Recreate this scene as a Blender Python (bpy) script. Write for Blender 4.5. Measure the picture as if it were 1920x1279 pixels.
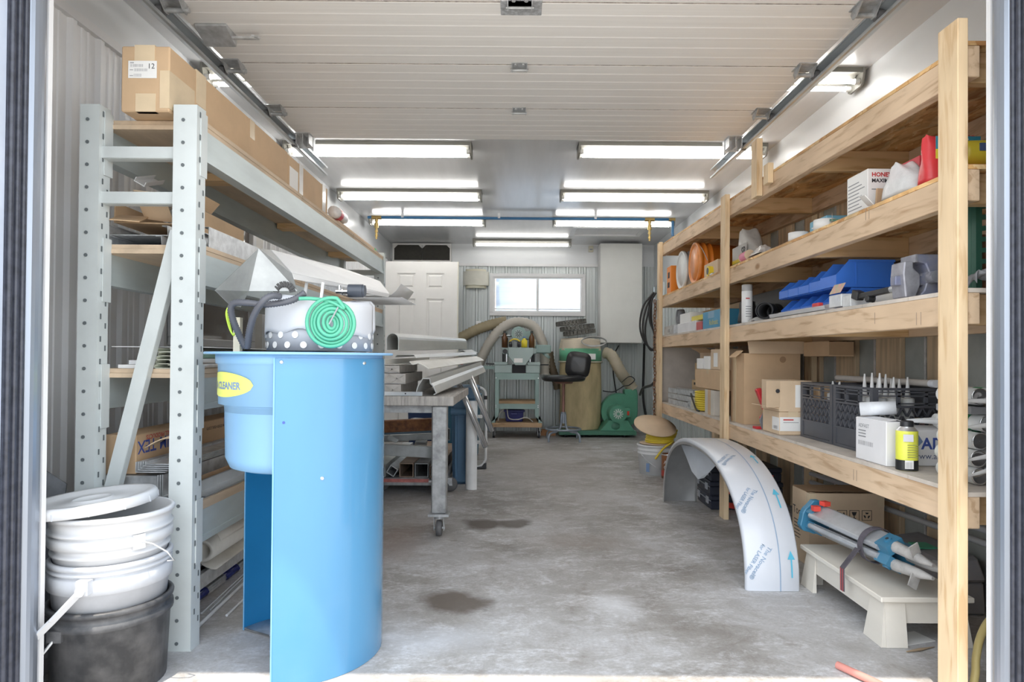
import bpy, bmesh, math, random
from mathutils import Vector, Matrix, Euler
for o in list(bpy.data.objects): bpy.data.objects.remove(o, do_unlink=True)
SC = bpy.context.scene
COL = SC.collection
RND = random.Random(7)
PI = math.pi
# ------------------------------------------------------------------ camera
F, CX, CAMZ, TILT, ROLL = 1200.0, 970.0, .95, .0107, .0075
CY = 672 - F * math.tan(TILT)
FW = Vector((0, math.cos(TILT), math.sin(TILT)))
U0 = Vector((0, -math.sin(TILT), math.cos(TILT)))
RT = Vector((1, 0, 0)) * math.cos(ROLL) + U0 * math.sin(ROLL)
UP = U0 * math.cos(ROLL) - Vector((1, 0, 0)) * math.sin(ROLL)
CAM = Vector((0, 0, CAMZ))
cd = bpy.data.cameras.new('camera'); cam = bpy.data.objects.new('camera', cd); COL.objects.link(cam)
cd.sensor_fit = 'HORIZONTAL'; cd.sensor_width = 36; cd.lens = F / 1920 * 36; cd.clip_start = .05
cd.shift_x = (960 - CX) / 1920; cd.shift_y = (CY - 639.5) / 1920
m = Matrix((RT, UP, -FW)).transposed().to_4x4(); m.translation = CAM; cam.matrix_world = m
SC.camera = cam
# ------------------------------------------------------------------ world, sun, exposure
wd = bpy.data.worlds.new('sky'); SC.world = wd; wd.use_nodes = True
wt = wd.node_tree; wt.nodes.clear()
wo = wt.nodes.new('ShaderNodeOutputWorld'); wb = wt.nodes.new('ShaderNodeBackground')
wb.inputs[0].default_value = (.90, .95, 1.0, 1); wb.inputs[1].default_value = 2.0
wt.links.new(wb.outputs[0], wo.inputs[0])
sd = bpy.data.lights.new('sun', 'SUN'); sun = bpy.data.objects.new('sun', sd); COL.objects.link(sun)
sd.energy = 3.2; sd.angle = math.radians(.6); sd.color = (1, .90, .76)
sun.rotation_euler = Vector((.05, .240, -1)).to_track_quat('-Z', 'Y').to_euler()
SC.view_settings.view_transform = 'Standard'; SC.view_settings.look = 'None'
SC.view_settings.gamma = 1; SC.view_settings.use_curve_mapping = False
SC.view_settings.exposure = .75
LAMP = 10.0     # strength of the LED tubes

# pixel (1920x1279 frame) to a point of the place, on a plane of constant depth, height or side
def ray(u, v): return FW + RT * ((u - CX) / F) + UP * (-(v - CY) / F)
def PY(u, v, y): d = ray(u, v); return CAM + d * (y / d.y)
def PZ(u, v, z): d = ray(u, v); return CAM + d * ((z - CAMZ) / d.z)
def PX(u, v, x): d = ray(u, v); return CAM + d * (x / d.x)

# ------------------------------------------------------------------ mesh helpers
class MB:
    def __init__(s): s.v = []; s.f = []; s.sm = []; s.uvs = None
    def add(s, vs, fs, smooth=False):
        b = len(s.v); s.v += [tuple(v) for v in vs]
        for f in fs: s.f.append([b + i for i in f]); s.sm.append(smooth)
        return s
    def box(s, a, b):
        x0, y0, z0 = a; x1, y1, z1 = b
        if x0 > x1: x0, x1 = x1, x0
        if y0 > y1: y0, y1 = y1, y0
        if z0 > z1: z0, z1 = z1, z0
        return s.add([(x0,y0,z0),(x1,y0,z0),(x1,y1,z0),(x0,y1,z0),(x0,y0,z1),(x1,y0,z1),(x1,y1,z1),(x0,y1,z1)],
              [(0,3,2,1),(4,5,6,7),(0,1,5,4),(1,2,6,5),(2,3,7,6),(3,0,4,7)])
    def cb(s, c, size, rot=(0,0,0)):          # centred box with rotation
        R = Euler(rot).to_matrix(); h = [k / 2 for k in size]; c = Vector(c)
        q = [(-1,-1,-1),(1,-1,-1),(1,1,-1),(-1,1,-1),(-1,-1,1),(1,-1,1),(1,1,1),(-1,1,1)]
        return s.add([c + R @ Vector((a[0]*h[0], a[1]*h[1], a[2]*h[2])) for a in q],
              [(0,3,2,1),(4,5,6,7),(0,1,5,4),(1,2,6,5),(2,3,7,6),(3,0,4,7)])
    def hexa(s, pts):                         # eight corners: bottom loop then top loop
        return s.add(pts, [(0,3,2,1),(4,5,6,7),(0,1,5,4),(1,2,6,5),(2,3,7,6),(3,0,4,7)])
    def bar(s, p0, p1, w, h, up=(0,0,1)):     # rectangular bar from p0 to p1
        p0 = Vector(p0); p1 = Vector(p1); d = (p1 - p0).normalized(); up = Vector(up)
        sd = d.cross(up)
        if sd.length < 1e-4: sd = d.cross(Vector((1, 0, 0)))
        sd.normalize(); u = sd.cross(d)
        a, b = sd * w / 2, u * h / 2
        return s.hexa([p0-a-b, p0+a-b, p1+a-b, p1-a-b, p0-a+b, p0+a+b, p1+a+b, p1-a+b])
    def cyl(s, p0, p1, r0, r1=None, n=16, caps=True, smooth=True):
        p0 = Vector(p0); p1 = Vector(p1); r1 = r0 if r1 is None else r1
        d = (p1 - p0).normalized(); a = d.orthogonal().normalized(); b = d.cross(a)
        vs = []
        for p, r in ((p0, r0), (p1, r1)):
            for i in range(n):
                t = 2*PI*i/n; vs.append(p + a*math.cos(t)*r + b*math.sin(t)*r)
        s.add(vs, [(i, (i+1) % n, n+(i+1) % n, n+i) for i in range(n)], smooth)
        if caps:
            s.add(vs[:n], [tuple(range(n-1, -1, -1))]); s.add(vs[n:], [tuple(range(n))])
        return s
    def pipe(s, p0, p1, ro, ri, n=18):        # hollow pipe with wall
        p0 = Vector(p0); p1 = Vector(p1); d = (p1-p0).normalized(); a = d.orthogonal().normalized(); b = d.cross(a)
        rs = [(p0, ro), (p1, ro), (p1, ri), (p0, ri)]; vs = []
        for p, r in rs:
            for i in range(n):
                t = 2*PI*i/n; vs.append(p + a*math.cos(t)*r + b*math.sin(t)*r)
        fs = []
        for k in range(4):
            k2 = (k+1) % 4
            fs += [(k*n+i, k*n+(i+1) % n, k2*n+(i+1) % n, k2*n+i) for i in range(n)]
        return s.add(vs, fs, True)
    def tube(s, pts, r, n=8, closed=False, caps=True):
        pts = [Vector(p) for p in pts]; N = len(pts); rr = r if isinstance(r, (list, tuple)) else [r]*N
        vs = []; prev = None
        for i, p in enumerate(pts):
            if closed: d = pts[(i+1) % N] - pts[i-1]
            else: d = pts[min(i+1, N-1)] - pts[max(i-1, 0)]
            d.normalize()
            if prev is None: a = d.orthogonal().normalized()
            else:
                a = prev - d * prev.dot(d)
                if a.length < 1e-6: a = d.orthogonal()
                a.normalize()
            prev = a; b = d.cross(a)
            for k in range(n):
                t = 2*PI*k/n; vs.append(p + (a*math.cos(t) + b*math.sin(t))*rr[i])
        fs = []
        for i in range(N if closed else N-1):
            j = (i+1) % N
            fs += [(i*n+k, i*n+(k+1) % n, j*n+(k+1) % n, j*n+k) for k in range(n)]
        s.add(vs, fs, True)
        if caps and not closed:
            s.add(vs[:n], [tuple(range(n-1, -1, -1))]); s.add(vs[-n:], [tuple(range(n))])
        return s
    def lathe(s, prof, n=32, M=None, a0=0, a1=2*PI, smooth=True):   # profile of (r, z); M optional matrix
        full = abs(a1 - a0 - 2*PI) < 1e-6; k = n if full else n+1
        vs = []
        for r, z in prof:
            for i in range(k):
                t = a0 + (a1-a0)*i/n; p = Vector((r*math.cos(t), r*math.sin(t), z)); vs.append(M @ p if M else p)
        fs = []
        for j in range(len(prof)-1):
            for i in range(n):
                i2 = (i+1) % k; fs.append((j*k+i, j*k+i2, (j+1)*k+i2, (j+1)*k+i))
        return s.add(vs, fs, smooth)
    def prism(s, poly, axis, t0, t1):         # polygon extruded along an axis ('x','y','z')
        n = len(poly)
        def pt(a, b, t): return {'x': (t, a, b), 'y': (a, t, b), 'z': (a, b, t)}[axis]
        vs = [pt(a, b, t0) for a, b in poly] + [pt(a, b, t1) for a, b in poly]
        return s.add(vs, [tuple(range(n-1, -1, -1)), tuple(range(n, 2*n))] + [(i, (i+1) % n, n+(i+1) % n, n+i) for i in range(n)])
    def strip(s, prof, axis, t0, t1, th):     # open profile extruded along an axis with a thickness
        n = len(prof); off = []
        for i in range(n):
            a = prof[max(i-1, 0)]; b = prof[min(i+1, n-1)]; dx, dy = b[0]-a[0], b[1]-a[1]; L = math.hypot(dx, dy) or 1
            off.append((prof[i][0] - dy/L*th, prof[i][1] + dx/L*th))
        return s.prism(list(prof) + off[::-1], axis, t0, t1)
    def grid(s, P, nu, nv, th=0, smooth=True):   # P(i/nu, j/nv) -> point; optional thickness along normal
        vs = [Vector(P(i/nu, j/nv)) for j in range(nv+1) for i in range(nu+1)]
        q = lambda i, j: j*(nu+1)+i
        fs = [(q(i,j), q(i+1,j), q(i+1,j+1), q(i,j+1)) for j in range(nv) for i in range(nu)]
        if not th: return s.add(vs, fs, smooth)
        nr = []
        for j in range(nv+1):
            for i in range(nu+1):
                a = vs[q(min(i+1,nu),j)] - vs[q(max(i-1,0),j)]; b = vs[q(i,min(j+1,nv))] - vs[q(i,max(j-1,0))]
                c = a.cross(b); nr.append(c.normalized() if c.length > 1e-9 else Vector((0,0,1)))
        M_ = len(vs); v2 = [vs[k] - nr[k]*th for k in range(M_)]
        f2 = [tuple(M_ + k for k in f[::-1]) for f in fs]
        rim = [q(i,0) for i in range(nu)] + [q(nu,j) for j in range(nv)] + [q(i,nv) for i in range(nu,0,-1)] + [q(0,j) for j in range(nv,0,-1)]
        f3 = [(rim[(k+1) % len(rim)], rim[k], rim[k]+M_, rim[(k+1) % len(rim)]+M_) for k in range(len(rim))]
        return s.add(vs + v2, fs + f2 + f3, smooth)
    def xf(s, M):
        s.v = [tuple(M @ Vector(v)) for v in s.v]; return s
    def at(s, o):                             # world coordinates to those of an unrotated parent
        l = Vector(o.location)
        if o.parent: l = l + Vector(o.parent.location)
        s.v = [tuple(Vector(v) - l) for v in s.v]; return s
    def join(s, o):
        b = len(s.v); s.v += o.v; s.f += [[b+i for i in f] for f in o.f]; s.sm += o.sm; return s
    def build(s, name, mat, parent=None, bevel=0, loc=None, rot=None, autosmooth=True):
        me = bpy.data.meshes.new(name); me.from_pydata(s.v, [], s.f)
        bm = bmesh.new(); bm.from_mesh(me); bmesh.ops.recalc_face_normals(bm, faces=bm.faces) if not getattr(s, 'keepn', False) else None
        if bevel:
            bmesh.ops.remove_doubles(bm, verts=bm.verts, dist=1e-6)
            es = [e for e in bm.edges if len(e.link_faces) == 2 and e.calc_face_angle(0) > .6]
            bmesh.ops.bevel(bm, geom=es, offset=bevel, segments=1, profile=.5, affect='EDGES', clamp_overlap=True)
        bm.to_mesh(me); bm.free()
        if not bevel: me.polygons.foreach_set('use_smooth', s.sm)
        me.materials.append(mat); me.update()
        o = bpy.data.objects.new(name, me); COL.objects.link(o)
        if parent is not None: o.parent = parent
        if loc is not None: o.location = loc
        if rot is not None: o.rotation_euler = rot
        return o
def B(a, b): return MB().box(a, b)
def tag(o, label, cat, group=None):
    o['label'] = label; o['category'] = cat
    if group: o['group'] = group
    return o
def struct(o): o['kind'] = 'structure'; return o
def thing(name, label, cat, loc=(0,0,0), rz=0, group=None, rot=None):
    o = bpy.data.objects.new(name, None); COL.objects.link(o); o.empty_display_size = .05
    o.location = loc; o.rotation_euler = rot if rot else (0, 0, rz)
    return tag(o, label, cat, group)
def dup(root, label, loc=None, rot=None, group=None):
    def cp(o, par):
        c = o.copy(); COL.objects.link(c); c.parent = par
        for ch in o.children: cp(ch, c)
        return c
    r = cp(root, None); r['label'] = label
    if group: r['group'] = group
    if loc is not None: r.location = loc
    if rot is not None: r.rotation_euler = rot
    return r
def text(name, body, size, mat, parent=None, loc=(0,0,0), rot=(0,0,0), bend=None, align='LEFT', sx=1, bold=0):
    cu = bpy.data.curves.new(name, 'FONT'); cu.body = body; cu.size = size; cu.align_x = align; cu.resolution_u = 2; cu.offset = bold
    t = bpy.data.objects.new(name + '_tmp', cu); COL.objects.link(t)
    dg = bpy.context.evaluated_depsgraph_get(); me = bpy.data.meshes.new_from_object(t.evaluated_get(dg))
    bpy.data.objects.remove(t, do_unlink=True); bpy.data.curves.remove(cu)
    for v in me.vertices:
        v.co.x *= sx
        if bend: a = v.co.x / bend; v.co = Vector((bend*math.sin(a), v.co.y, bend*(math.cos(a)-1)))
    me.materials.clear(); me.materials.append(mat); me.name = name
    o = bpy.data.objects.new(name, me); COL.objects.link(o); o.location = loc; o.rotation_euler = rot
    if parent is not None: o.parent = parent
    return o
FRONT = (PI/2, 0, 0)          # print on a face that looks to -Y
AISLE = (PI/2, 0, -PI/2)      # print on a face that looks to -X
AISLE_L = (PI/2, 0, PI/2)     # print on a face that looks to +X
# ------------------------------------------------------------------ materials
def base(name):
    mt = bpy.data.materials.new(name); mt.use_nodes = True; nt = mt.node_tree
    return mt, nt, nt.nodes['Principled BSDF']
def _coords(nt, scale=(1,1,1)):
    tc = nt.nodes.new('ShaderNodeTexCoord'); mp = nt.nodes.new('ShaderNodeMapping'); mp.inputs['Scale'].default_value = scale
    nt.links.new(tc.outputs['Object'], mp.inputs[0]); return mp
def _ramp(nt, fac, stops):
    r = nt.nodes.new('ShaderNodeValToRGB'); nt.links.new(fac, r.inputs[0])
    e = r.color_ramp.elements
    while len(e) < len(stops): e.new(.5)
    for el, (p, c) in zip(e, stops): el.position = p; el.color = (*c, 1)
    return r
def mul(c, k): return tuple(min(1, x*k) for x in c)
MC = {}
def M(name, col, rough=.5, metal=0, var=.10, sc=6, bump=0, st=(1,1,1), c2=None, spec=.5, coat=0, alpha=1, trans=0):
    if name in MC: return MC[name]
    mt, nt, b = base(name); L = nt.links
    mp = _coords(nt, st); nz = nt.nodes.new('ShaderNodeTexNoise'); nz.inputs['Scale'].default_value = sc; nz.inputs['Detail'].default_value = 6
    nz.inputs['Roughness'].default_value = .6; L.new(mp.outputs[0], nz.inputs[0])
    lo = mul(col, 1-var) if c2 is None else c2
    r = _ramp(nt, nz.outputs[0], [(.32, lo), (.62, mul(col, 1+var*.4) if c2 is None else col)])
    L.new(r.outputs[0], b.inputs['Base Color'])
    b.inputs['Roughness'].default_value = rough; b.inputs['Metallic'].default_value = metal
    b.inputs['Specular IOR Level'].default_value = spec; b.inputs['Coat Weight'].default_value = coat
    if alpha < 1: b.inputs['Alpha'].default_value = alpha
    if trans: b.inputs['Transmission Weight'].default_value = trans
    if bump:
        bp = nt.nodes.new('ShaderNodeBump'); bp.inputs['Strength'].default_value = bump; bp.inputs['Distance'].default_value = .01
        L.new(nz.outputs[0], bp.inputs['Height']); L.new(bp.outputs[0], b.inputs['Normal'])
    MC[name] = mt; return mt
def wood(name, col, dark, axis, sc=5, knots=True):
    if name in MC: return MC[name]
    mt, nt, b = base(name); L = nt.links
    st = {'x': (.12, 1, 1), 'y': (1, .12, 1), 'z': (1, 1, .12)}[axis]
    mp = _coords(nt, st); nz = nt.nodes.new('ShaderNodeTexNoise'); nz.inputs['Scale'].default_value = sc*7; nz.inputs['Detail'].default_value = 4
    nz.inputs['Distortion'].default_value = .6; L.new(mp.outputs[0], nz.inputs[0])
    r = _ramp(nt, nz.outputs[0], [(.34, dark), (.47, mul(col, .95)), (.64, col)])
    n2 = nt.nodes.new('ShaderNodeTexNoise'); n2.inputs['Scale'].default_value = 3; mp2 = _coords(nt); L.new(mp2.outputs[0], n2.inputs[0])
    r2 = _ramp(nt, n2.outputs[0], [(.3, (.80, .78, .76)), (.65, (1, 1, 1))])
    mx = nt.nodes.new('ShaderNodeMix'); mx.data_type = 'RGBA'; mx.blend_type = 'MULTIPLY'; mx.inputs[0].default_value = 1
    L.new(r.outputs[0], mx.inputs[6]); L.new(r2.outputs[0], mx.inputs[7]); out = mx.outputs[2]
    if knots:
        vo = nt.nodes.new('ShaderNodeTexVoronoi'); vo.inputs['Scale'].default_value = 4.5; mp3 = _coords(nt, {'x': (.5,1,1), 'y': (1,.5,1), 'z': (1,1,.5)}[axis]); L.new(mp3.outputs[0], vo.inputs[0])
        rk = _ramp(nt, vo.outputs['Distance'], [(.05, (.45, .30, .18)), (.10, (1, 1, 1))])
        m3 = nt.nodes.new('ShaderNodeMix'); m3.data_type = 'RGBA'; m3.blend_type = 'MULTIPLY'; m3.inputs[0].default_value = .8
        L.new(out, m3.inputs[6]); L.new(rk.outputs[0], m3.inputs[7]); out = m3.outputs[2]
    L.new(out, b.inputs['Base Color']); b.inputs['Roughness'].default_value = .7; b.inputs['Specular IOR Level'].default_value = .25
    bp = nt.nodes.new('ShaderNodeBump'); bp.inputs['Strength'].default_value = .12; bp.inputs['Distance'].default_value = .004
    L.new(nz.outputs[0], bp.inputs['Height']); L.new(bp.outputs[0], b.inputs['Normal'])
    MC[name] = mt; return mt
def osb(name, c1, c2, c3):
    if name in MC: return MC[name]
    mt, nt, b = base(name); L = nt.links
    mp = _coords(nt, (1, .35, 1)); vo = nt.nodes.new('ShaderNodeTexVoronoi'); vo.inputs['Scale'].default_value = 38
    nz = nt.nodes.new('ShaderNodeTexNoise'); nz.inputs['Scale'].default_value = 9; nz.inputs['Detail'].default_value = 5; nz.inputs['Distortion'].default_value = 1.2; L.new(mp.outputs[0], nz.inputs[0])
    mx = nt.nodes.new('ShaderNodeMix'); mx.data_type = 'VECTOR'; mx.inputs[0].default_value = .12
    L.new(mp.outputs[0], mx.inputs[4]); L.new(nz.outputs['Color'], mx.inputs[5]); L.new(mx.outputs[1], vo.inputs[0])
    r = _ramp(nt, vo.outputs['Color'], [(.1, c1), (.5, c2), (.9, c3)])
    r2 = _ramp(nt, nz.outputs[0], [(.35, (.55, .5, .48)), (.6, (1, 1, 1))])
    m2 = nt.nodes.new('ShaderNodeMix'); m2.data_type = 'RGBA'; m2.blend_type = 'MULTIPLY'; m2.inputs[0].default_value = 1
    L.new(r.outputs[0], m2.inputs[6]); L.new(r2.outputs[0], m2.inputs[7])
    L.new(m2.outputs[2], b.inputs['Base Color']); b.inputs['Roughness'].default_value = .65
    MC[name] = mt; return mt
def emis(name, col, s):
    mt, nt, b = base(name)
    b.inputs['Base Color'].default_value = (*col, 1); b.inputs['Emission Color'].default_value = (*col, 1); b.inputs['Emission Strength'].default_value = s
    MC[name] = mt; return mt
def concrete():
    mt, nt, b = base('concrete_floor'); L = nt.links
    mp = _coords(nt, (1, 1, 1))
    def noise(sc, det=8, dist=0, st=None, ro=.6):
        n = nt.nodes.new('ShaderNodeTexNoise'); n.inputs['Scale'].default_value = sc; n.inputs['Detail'].default_value = det; n.inputs['Distortion'].default_value = dist; n.inputs['Roughness'].default_value = ro
        L.new((_coords(nt, st) if st else mp).outputs[0], n.inputs[0]); return n
    def mixc(a, bb, fac, mode='MIX'):
        m_ = nt.nodes.new('ShaderNodeMix'); m_.data_type = 'RGBA'; m_.blend_type = mode
        if isinstance(fac, float): m_.inputs[0].default_value = fac
        else: L.new(fac, m_.inputs[0])
        for k, x in ((6, a), (7, bb)):
            if isinstance(x, tuple): m_.inputs[k].default_value = (*x, 1)
            else: L.new(x, m_.inputs[k])
        return m_.outputs[2]
    big = noise(1.3, 10, .4); r = _ramp(nt, big.outputs[0], [(.32, (.23, .21, .19)), (.46, (.38, .365, .35)), (.60, (.52, .515, .52))])
    col = r.outputs[0]
    dust = noise(2.9, 12, .5, (1, 1.6, 1), .78); rd = _ramp(nt, dust.outputs[0], [(.50, (0, 0, 0)), (.62, (1, 1, 1))])
    n3 = noise(38, 6, 0, (1, 1.6, 1), .75); r3 = _ramp(nt, n3.outputs[0], [(.38, (.1, .1, .1)), (.6, (1, 1, 1))])
    dm = mixc(rd.outputs[0], r3.outputs[0], 1.0, 'MULTIPLY')
    bwn = nt.nodes.new('ShaderNodeRGBToBW'); L.new(dm, bwn.inputs[0])
    sm = nt.nodes.new('ShaderNodeMath'); sm.operation = 'MULTIPLY'; sm.inputs[1].default_value = .9; L.new(bwn.outputs[0], sm.inputs[0])
    col = mixc(col, (.76, .77, .80), sm.outputs[0])
    d2 = noise(9, 12, .6, (1, 1.5, 1), .8); r5 = _ramp(nt, d2.outputs[0], [(.50, (0, 0, 0)), (.60, (1, 1, 1))]); d2m = mixc(r5.outputs[0], r3.outputs[0], 1.0, 'MULTIPLY'); b2 = nt.nodes.new('ShaderNodeRGBToBW'); L.new(d2m, b2.inputs[0])
    s5 = nt.nodes.new('ShaderNodeMath'); s5.operation = 'MULTIPLY'; s5.inputs[1].default_value = .55; L.new(b2.outputs[0], s5.inputs[0]); col = mixc(col, (.74, .75, .79), s5.outputs[0])
    d3 = noise(6, 10, .8, None, .75); r6 = _ramp(nt, d3.outputs[0], [(.30, (.72, .68, .64)), (.48, (1, 1, 1))]); col = mixc(col, r6.outputs[0], 1.0, 'MULTIPLY')
    fine = noise(90, 4); rf = _ramp(nt, fine.outputs[0], [(.35, (.86, .86, .86)), (.65, (1.0, 1.0, 1.0))]); col = mixc(col, rf.outputs[0], 1.0, 'MULTIPLY')
    # brown tint toward the back bay and oil stains with their own outlines
    def spot(x, y, rx, ry, c, amt, soft=.55, warp=.25):
        nonlocal col
        sub = nt.nodes.new('ShaderNodeVectorMath'); sub.operation = 'SUBTRACT'; sub.inputs[1].default_value = (x, y, 0)
        wn = noise(3.5, 5); ws = nt.nodes.new('ShaderNodeVectorMath'); ws.operation = 'SCALE'; ws.inputs['Scale'].default_value = warp
        L.new(wn.outputs['Color'], ws.inputs[0]); ad = nt.nodes.new('ShaderNodeVectorMath'); ad.operation = 'ADD'
        L.new(mp.outputs[0], ad.inputs[0]); L.new(ws.outputs[0], ad.inputs[1])
        s2 = nt.nodes.new('ShaderNodeVectorMath'); s2.operation = 'SUBTRACT'; s2.inputs[1].default_value = (warp*.5, warp*.5, 0); L.new(ad.outputs[0], s2.inputs[0])
        L.new(s2.outputs[0], sub.inputs[0]); dv = nt.nodes.new('ShaderNodeVectorMath'); dv.operation = 'MULTIPLY'; dv.inputs[1].default_value = (1/rx, 1/ry, 0); L.new(sub.outputs[0], dv.inputs[0])
        ln = nt.nodes.new('ShaderNodeVectorMath'); ln.operation = 'LENGTH'; L.new(dv.outputs[0], ln.inputs[0])
        rr = nt.nodes.new('ShaderNodeMapRange'); rr.inputs['From Min'].default_value = 1; rr.inputs['From Max'].default_value = soft; rr.inputs['To Min'].default_value = 0; rr.inputs['To Max'].default_value = amt
        L.new(ln.outputs['Value'], rr.inputs['Value']); col = mixc(col, c, rr.outputs[0])
    s1 = PZ(845, 1128, 0); spot(s1.x, s1.y, .16, .13, (.13, .105, .085), .9)
    s1 = PZ(905, 983, 0); spot(s1.x, s1.y, .14, .14, (.10, .08, .065), .9)
    s1 = PZ(965, 982, 0); spot(s1.x, s1.y, .13, .12, (.11, .09, .075), .85)
    s1 = PZ(1080, 1015, 0); spot(s1.x, s1.y, .35, .2, (.30, .26, .23), .6, .3)
    s1 = PZ(745, 1010, 0); spot(s1.x, s1.y, .22, .5, (.30, .22, .18), .6, .2)
    s1 = PZ(1000, 870, 0); spot(s1.x, s1.y, .9, 2.2, (.30, .265, .235), .55, .2)
    s1 = PZ(1160, 1135, 0); spot(s1.x, s1.y, .14, .15, (.72, .73, .76), .7, .1)
    s1 = PZ(800, 1200, 0); spot(s1.x, s1.y, .3, .16, (.66, .69, .75), .6, .1)
    L.new(col, b.inputs['Base Color'])
    rr = _ramp(nt, big.outputs[0], [(.3, (.45, .45, .45)), (.7, (.75, .75, .75))]); L.new(rr.outputs[0], b.inputs['Roughness'])
    bp = nt.nodes.new('ShaderNodeBump'); bp.inputs['Strength'].default_value = .15; bp.inputs['Distance'].default_value = .005; L.new(n3.outputs[0], bp.inputs['Height']); L.new(bp.outputs[0], b.inputs['Normal'])
    return mt
white = M('white_paint', (.80, .80, .80), .35, var=.04, sc=3)
ceilm = M('ceiling_gloss_white', (.70, .71, .73), .20, var=.05, sc=2, st=(6, .5, 1))
steelw = M('liner_steel', (.88, .89, .91), .42, metal=0, var=.03, sc=3, st=(1, 1, .15))
steelb = M('liner_steel_back', (.56, .60, .60), .30, metal=.1, var=.14, sc=3, st=(1, 1, .12))
trimw = M('trim_white', (.76, .76, .77), .4, var=.06, sc=5)
galv = M('galvanised', (.68, .70, .72), .40, metal=.5, var=.25, sc=26, bump=.03)
galvd = M('galvanised_dark', (.52, .54, .56), .42, metal=.5, var=.3, sc=22, bump=.03)
chrome = M('chrome', (.82, .83, .85), .12, metal=1, var=.06, sc=12)
alu = M('aluminium', (.78, .79, .80), .28, metal=.8, var=.08, sc=10)
blackp = M('black_plastic', (.022, .023, .026), .42, var=.3, sc=18)
rubber = M('black_rubber', (.035, .037, .042), .55, var=.3, sc=30)
doorw = M('door_panel_white', (.89, .88, .865), .42, var=.04, sc=4, bump=.06, st=(.25, 14, 1))
woodx = wood('lumber_x', (.82, .58, .33), (.62, .40, .20), 'x'); woody = wood('lumber_y', (.78, .59, .41), (.55, .38, .24), 'y'); woodz = wood('lumber_z', (.86, .67, .44), (.68, .48, .28), 'z')
plyd = M('ply_deck', (.64, .50, .36), .7, var=.25, sc=9, st=(1, .2, 1)); plyt = M('ply_worn_top', (.62, .56, .50), .7, var=.2, sc=7)
osbm = osb('osb', (.62, .31, .11), (.84, .52, .22), (.92, .68, .36))
card = M('cardboard', (.60, .42, .26), .75, var=.10, sc=5); card2 = M('cardboard_pale', (.68, .52, .36), .75, var=.10, sc=5); cardd = M('cardboard_dark', (.42, .28, .17), .8, var=.12, sc=5)
tape = M('packing_tape', (.72, .58, .40), .25, var=.08, sc=9); paper = M('paper_white', (.86, .86, .85), .6, var=.03)
ink = M('ink_black', (.03, .03, .035), .6); inkb = M('ink_blue', (.06, .10, .38), .6); inkr = M('ink_red', (.60, .05, .05), .6); inkg = M('ink_grey', (.30, .31, .33), .6); inkp = M('ink_pale_grey', (.46, .46, .48), .6)
# ------------------------------------------------------------------ structure
XL, XR, YB, ZC, YF = -1.68, 1.79, 8.40, 2.45, 1.72
fl = struct(B((-3.2, 1.30, -.10), (3.2, YB + .1, 0)).build('floor', concrete()))
gr = struct(B((-30, -30, -.14), (30, 1.30, -.03)).build('ground', M('driveway', (.50, .47, .43), .85, var=.2, sc=12, bump=.2)))
struct(B((XL - .1, YF, ZC), (XR + .1, YB + .1, ZC + .08)).build('ceiling', ceilm))
def corrugated(axis, t0, t1, pos, sign, pitch=.16, minor=True, h=.016):
    pr = []; n = int((t1 - t0) / pitch) + 1
    for k in range(n):
        s = t0 + k * pitch
        for a, d in ((0, 0), (.012, h), (.034, h), (.046, 0)) + (((.075, 0), (.079, .004), (.090, .004), (.094, 0), (.112, 0), (.116, .004), (.127, .004), (.131, 0)) if minor else ()):
            if s + a < t1: pr.append((s + a, d))
    pr.append((t1, 0)); pr = [(t0 - 1e-4, 0)] + pr
    return pr
def wallsheet(name, axis, t0, t1, pos, sign, z0, z1, mat, th=.02, **k):
    pr = corrugated(axis, t0, t1, pos, sign, **k); mb = MB(); fv = []; 
    front = [(t, pos + sign * d) for t, d in pr]; back = [(t1, pos - sign * th), (t0 - 1e-4, pos - sign * th)]
    poly = [(b_, a_) if axis == 'y' else (a_, b_) for a_, b_ in front + back]
    mb.prism(poly, 'z', z0, z1)
    return mb.build(name, mat)
wl = struct(wallsheet('wall_left', 'y', YF, YB, XL, 1, 0, 2.215, steelw))
struct(B((XL - .06, YF, 2.215), (XL + .004, YB, ZC)).build('wall_left_upper', M('wall_upper_white', (.74, .76, .78), .34, var=.03, sc=2)))
struct(B((XL, YF, 2.205), (XL + .022, YB, 2.24)).build('trim_1', trimw))
WX0, WX1, WZ0, WZ1 = -.335, .855, 1.55, 2.045        # opening of the back window
for nm, t0_, t1_, z0_, z1_ in (('wall_back', XL, WX0, 0, 2.165), ('wall_back_right', WX1, XR, 0, 2.165), ('wall_back_below_window', WX0, WX1, 0, WZ0), ('wall_back_above_window', WX0, WX1, WZ1, 2.165)):
    struct(wallsheet(nm, 'x', t0_, t1_, YB, -1, z0_, z1_, steelb))
struct(B((XL, YB - .004, 2.165), (XR, YB + .06, ZC)).build('wall_back_upper', M('wall_upper_white', (.74, .76, .78), .34)))
struct(B((-.80, YB - .03, 2.155), (1.06, YB - .002, 2.19)).build('trim_2', trimw))
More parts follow.
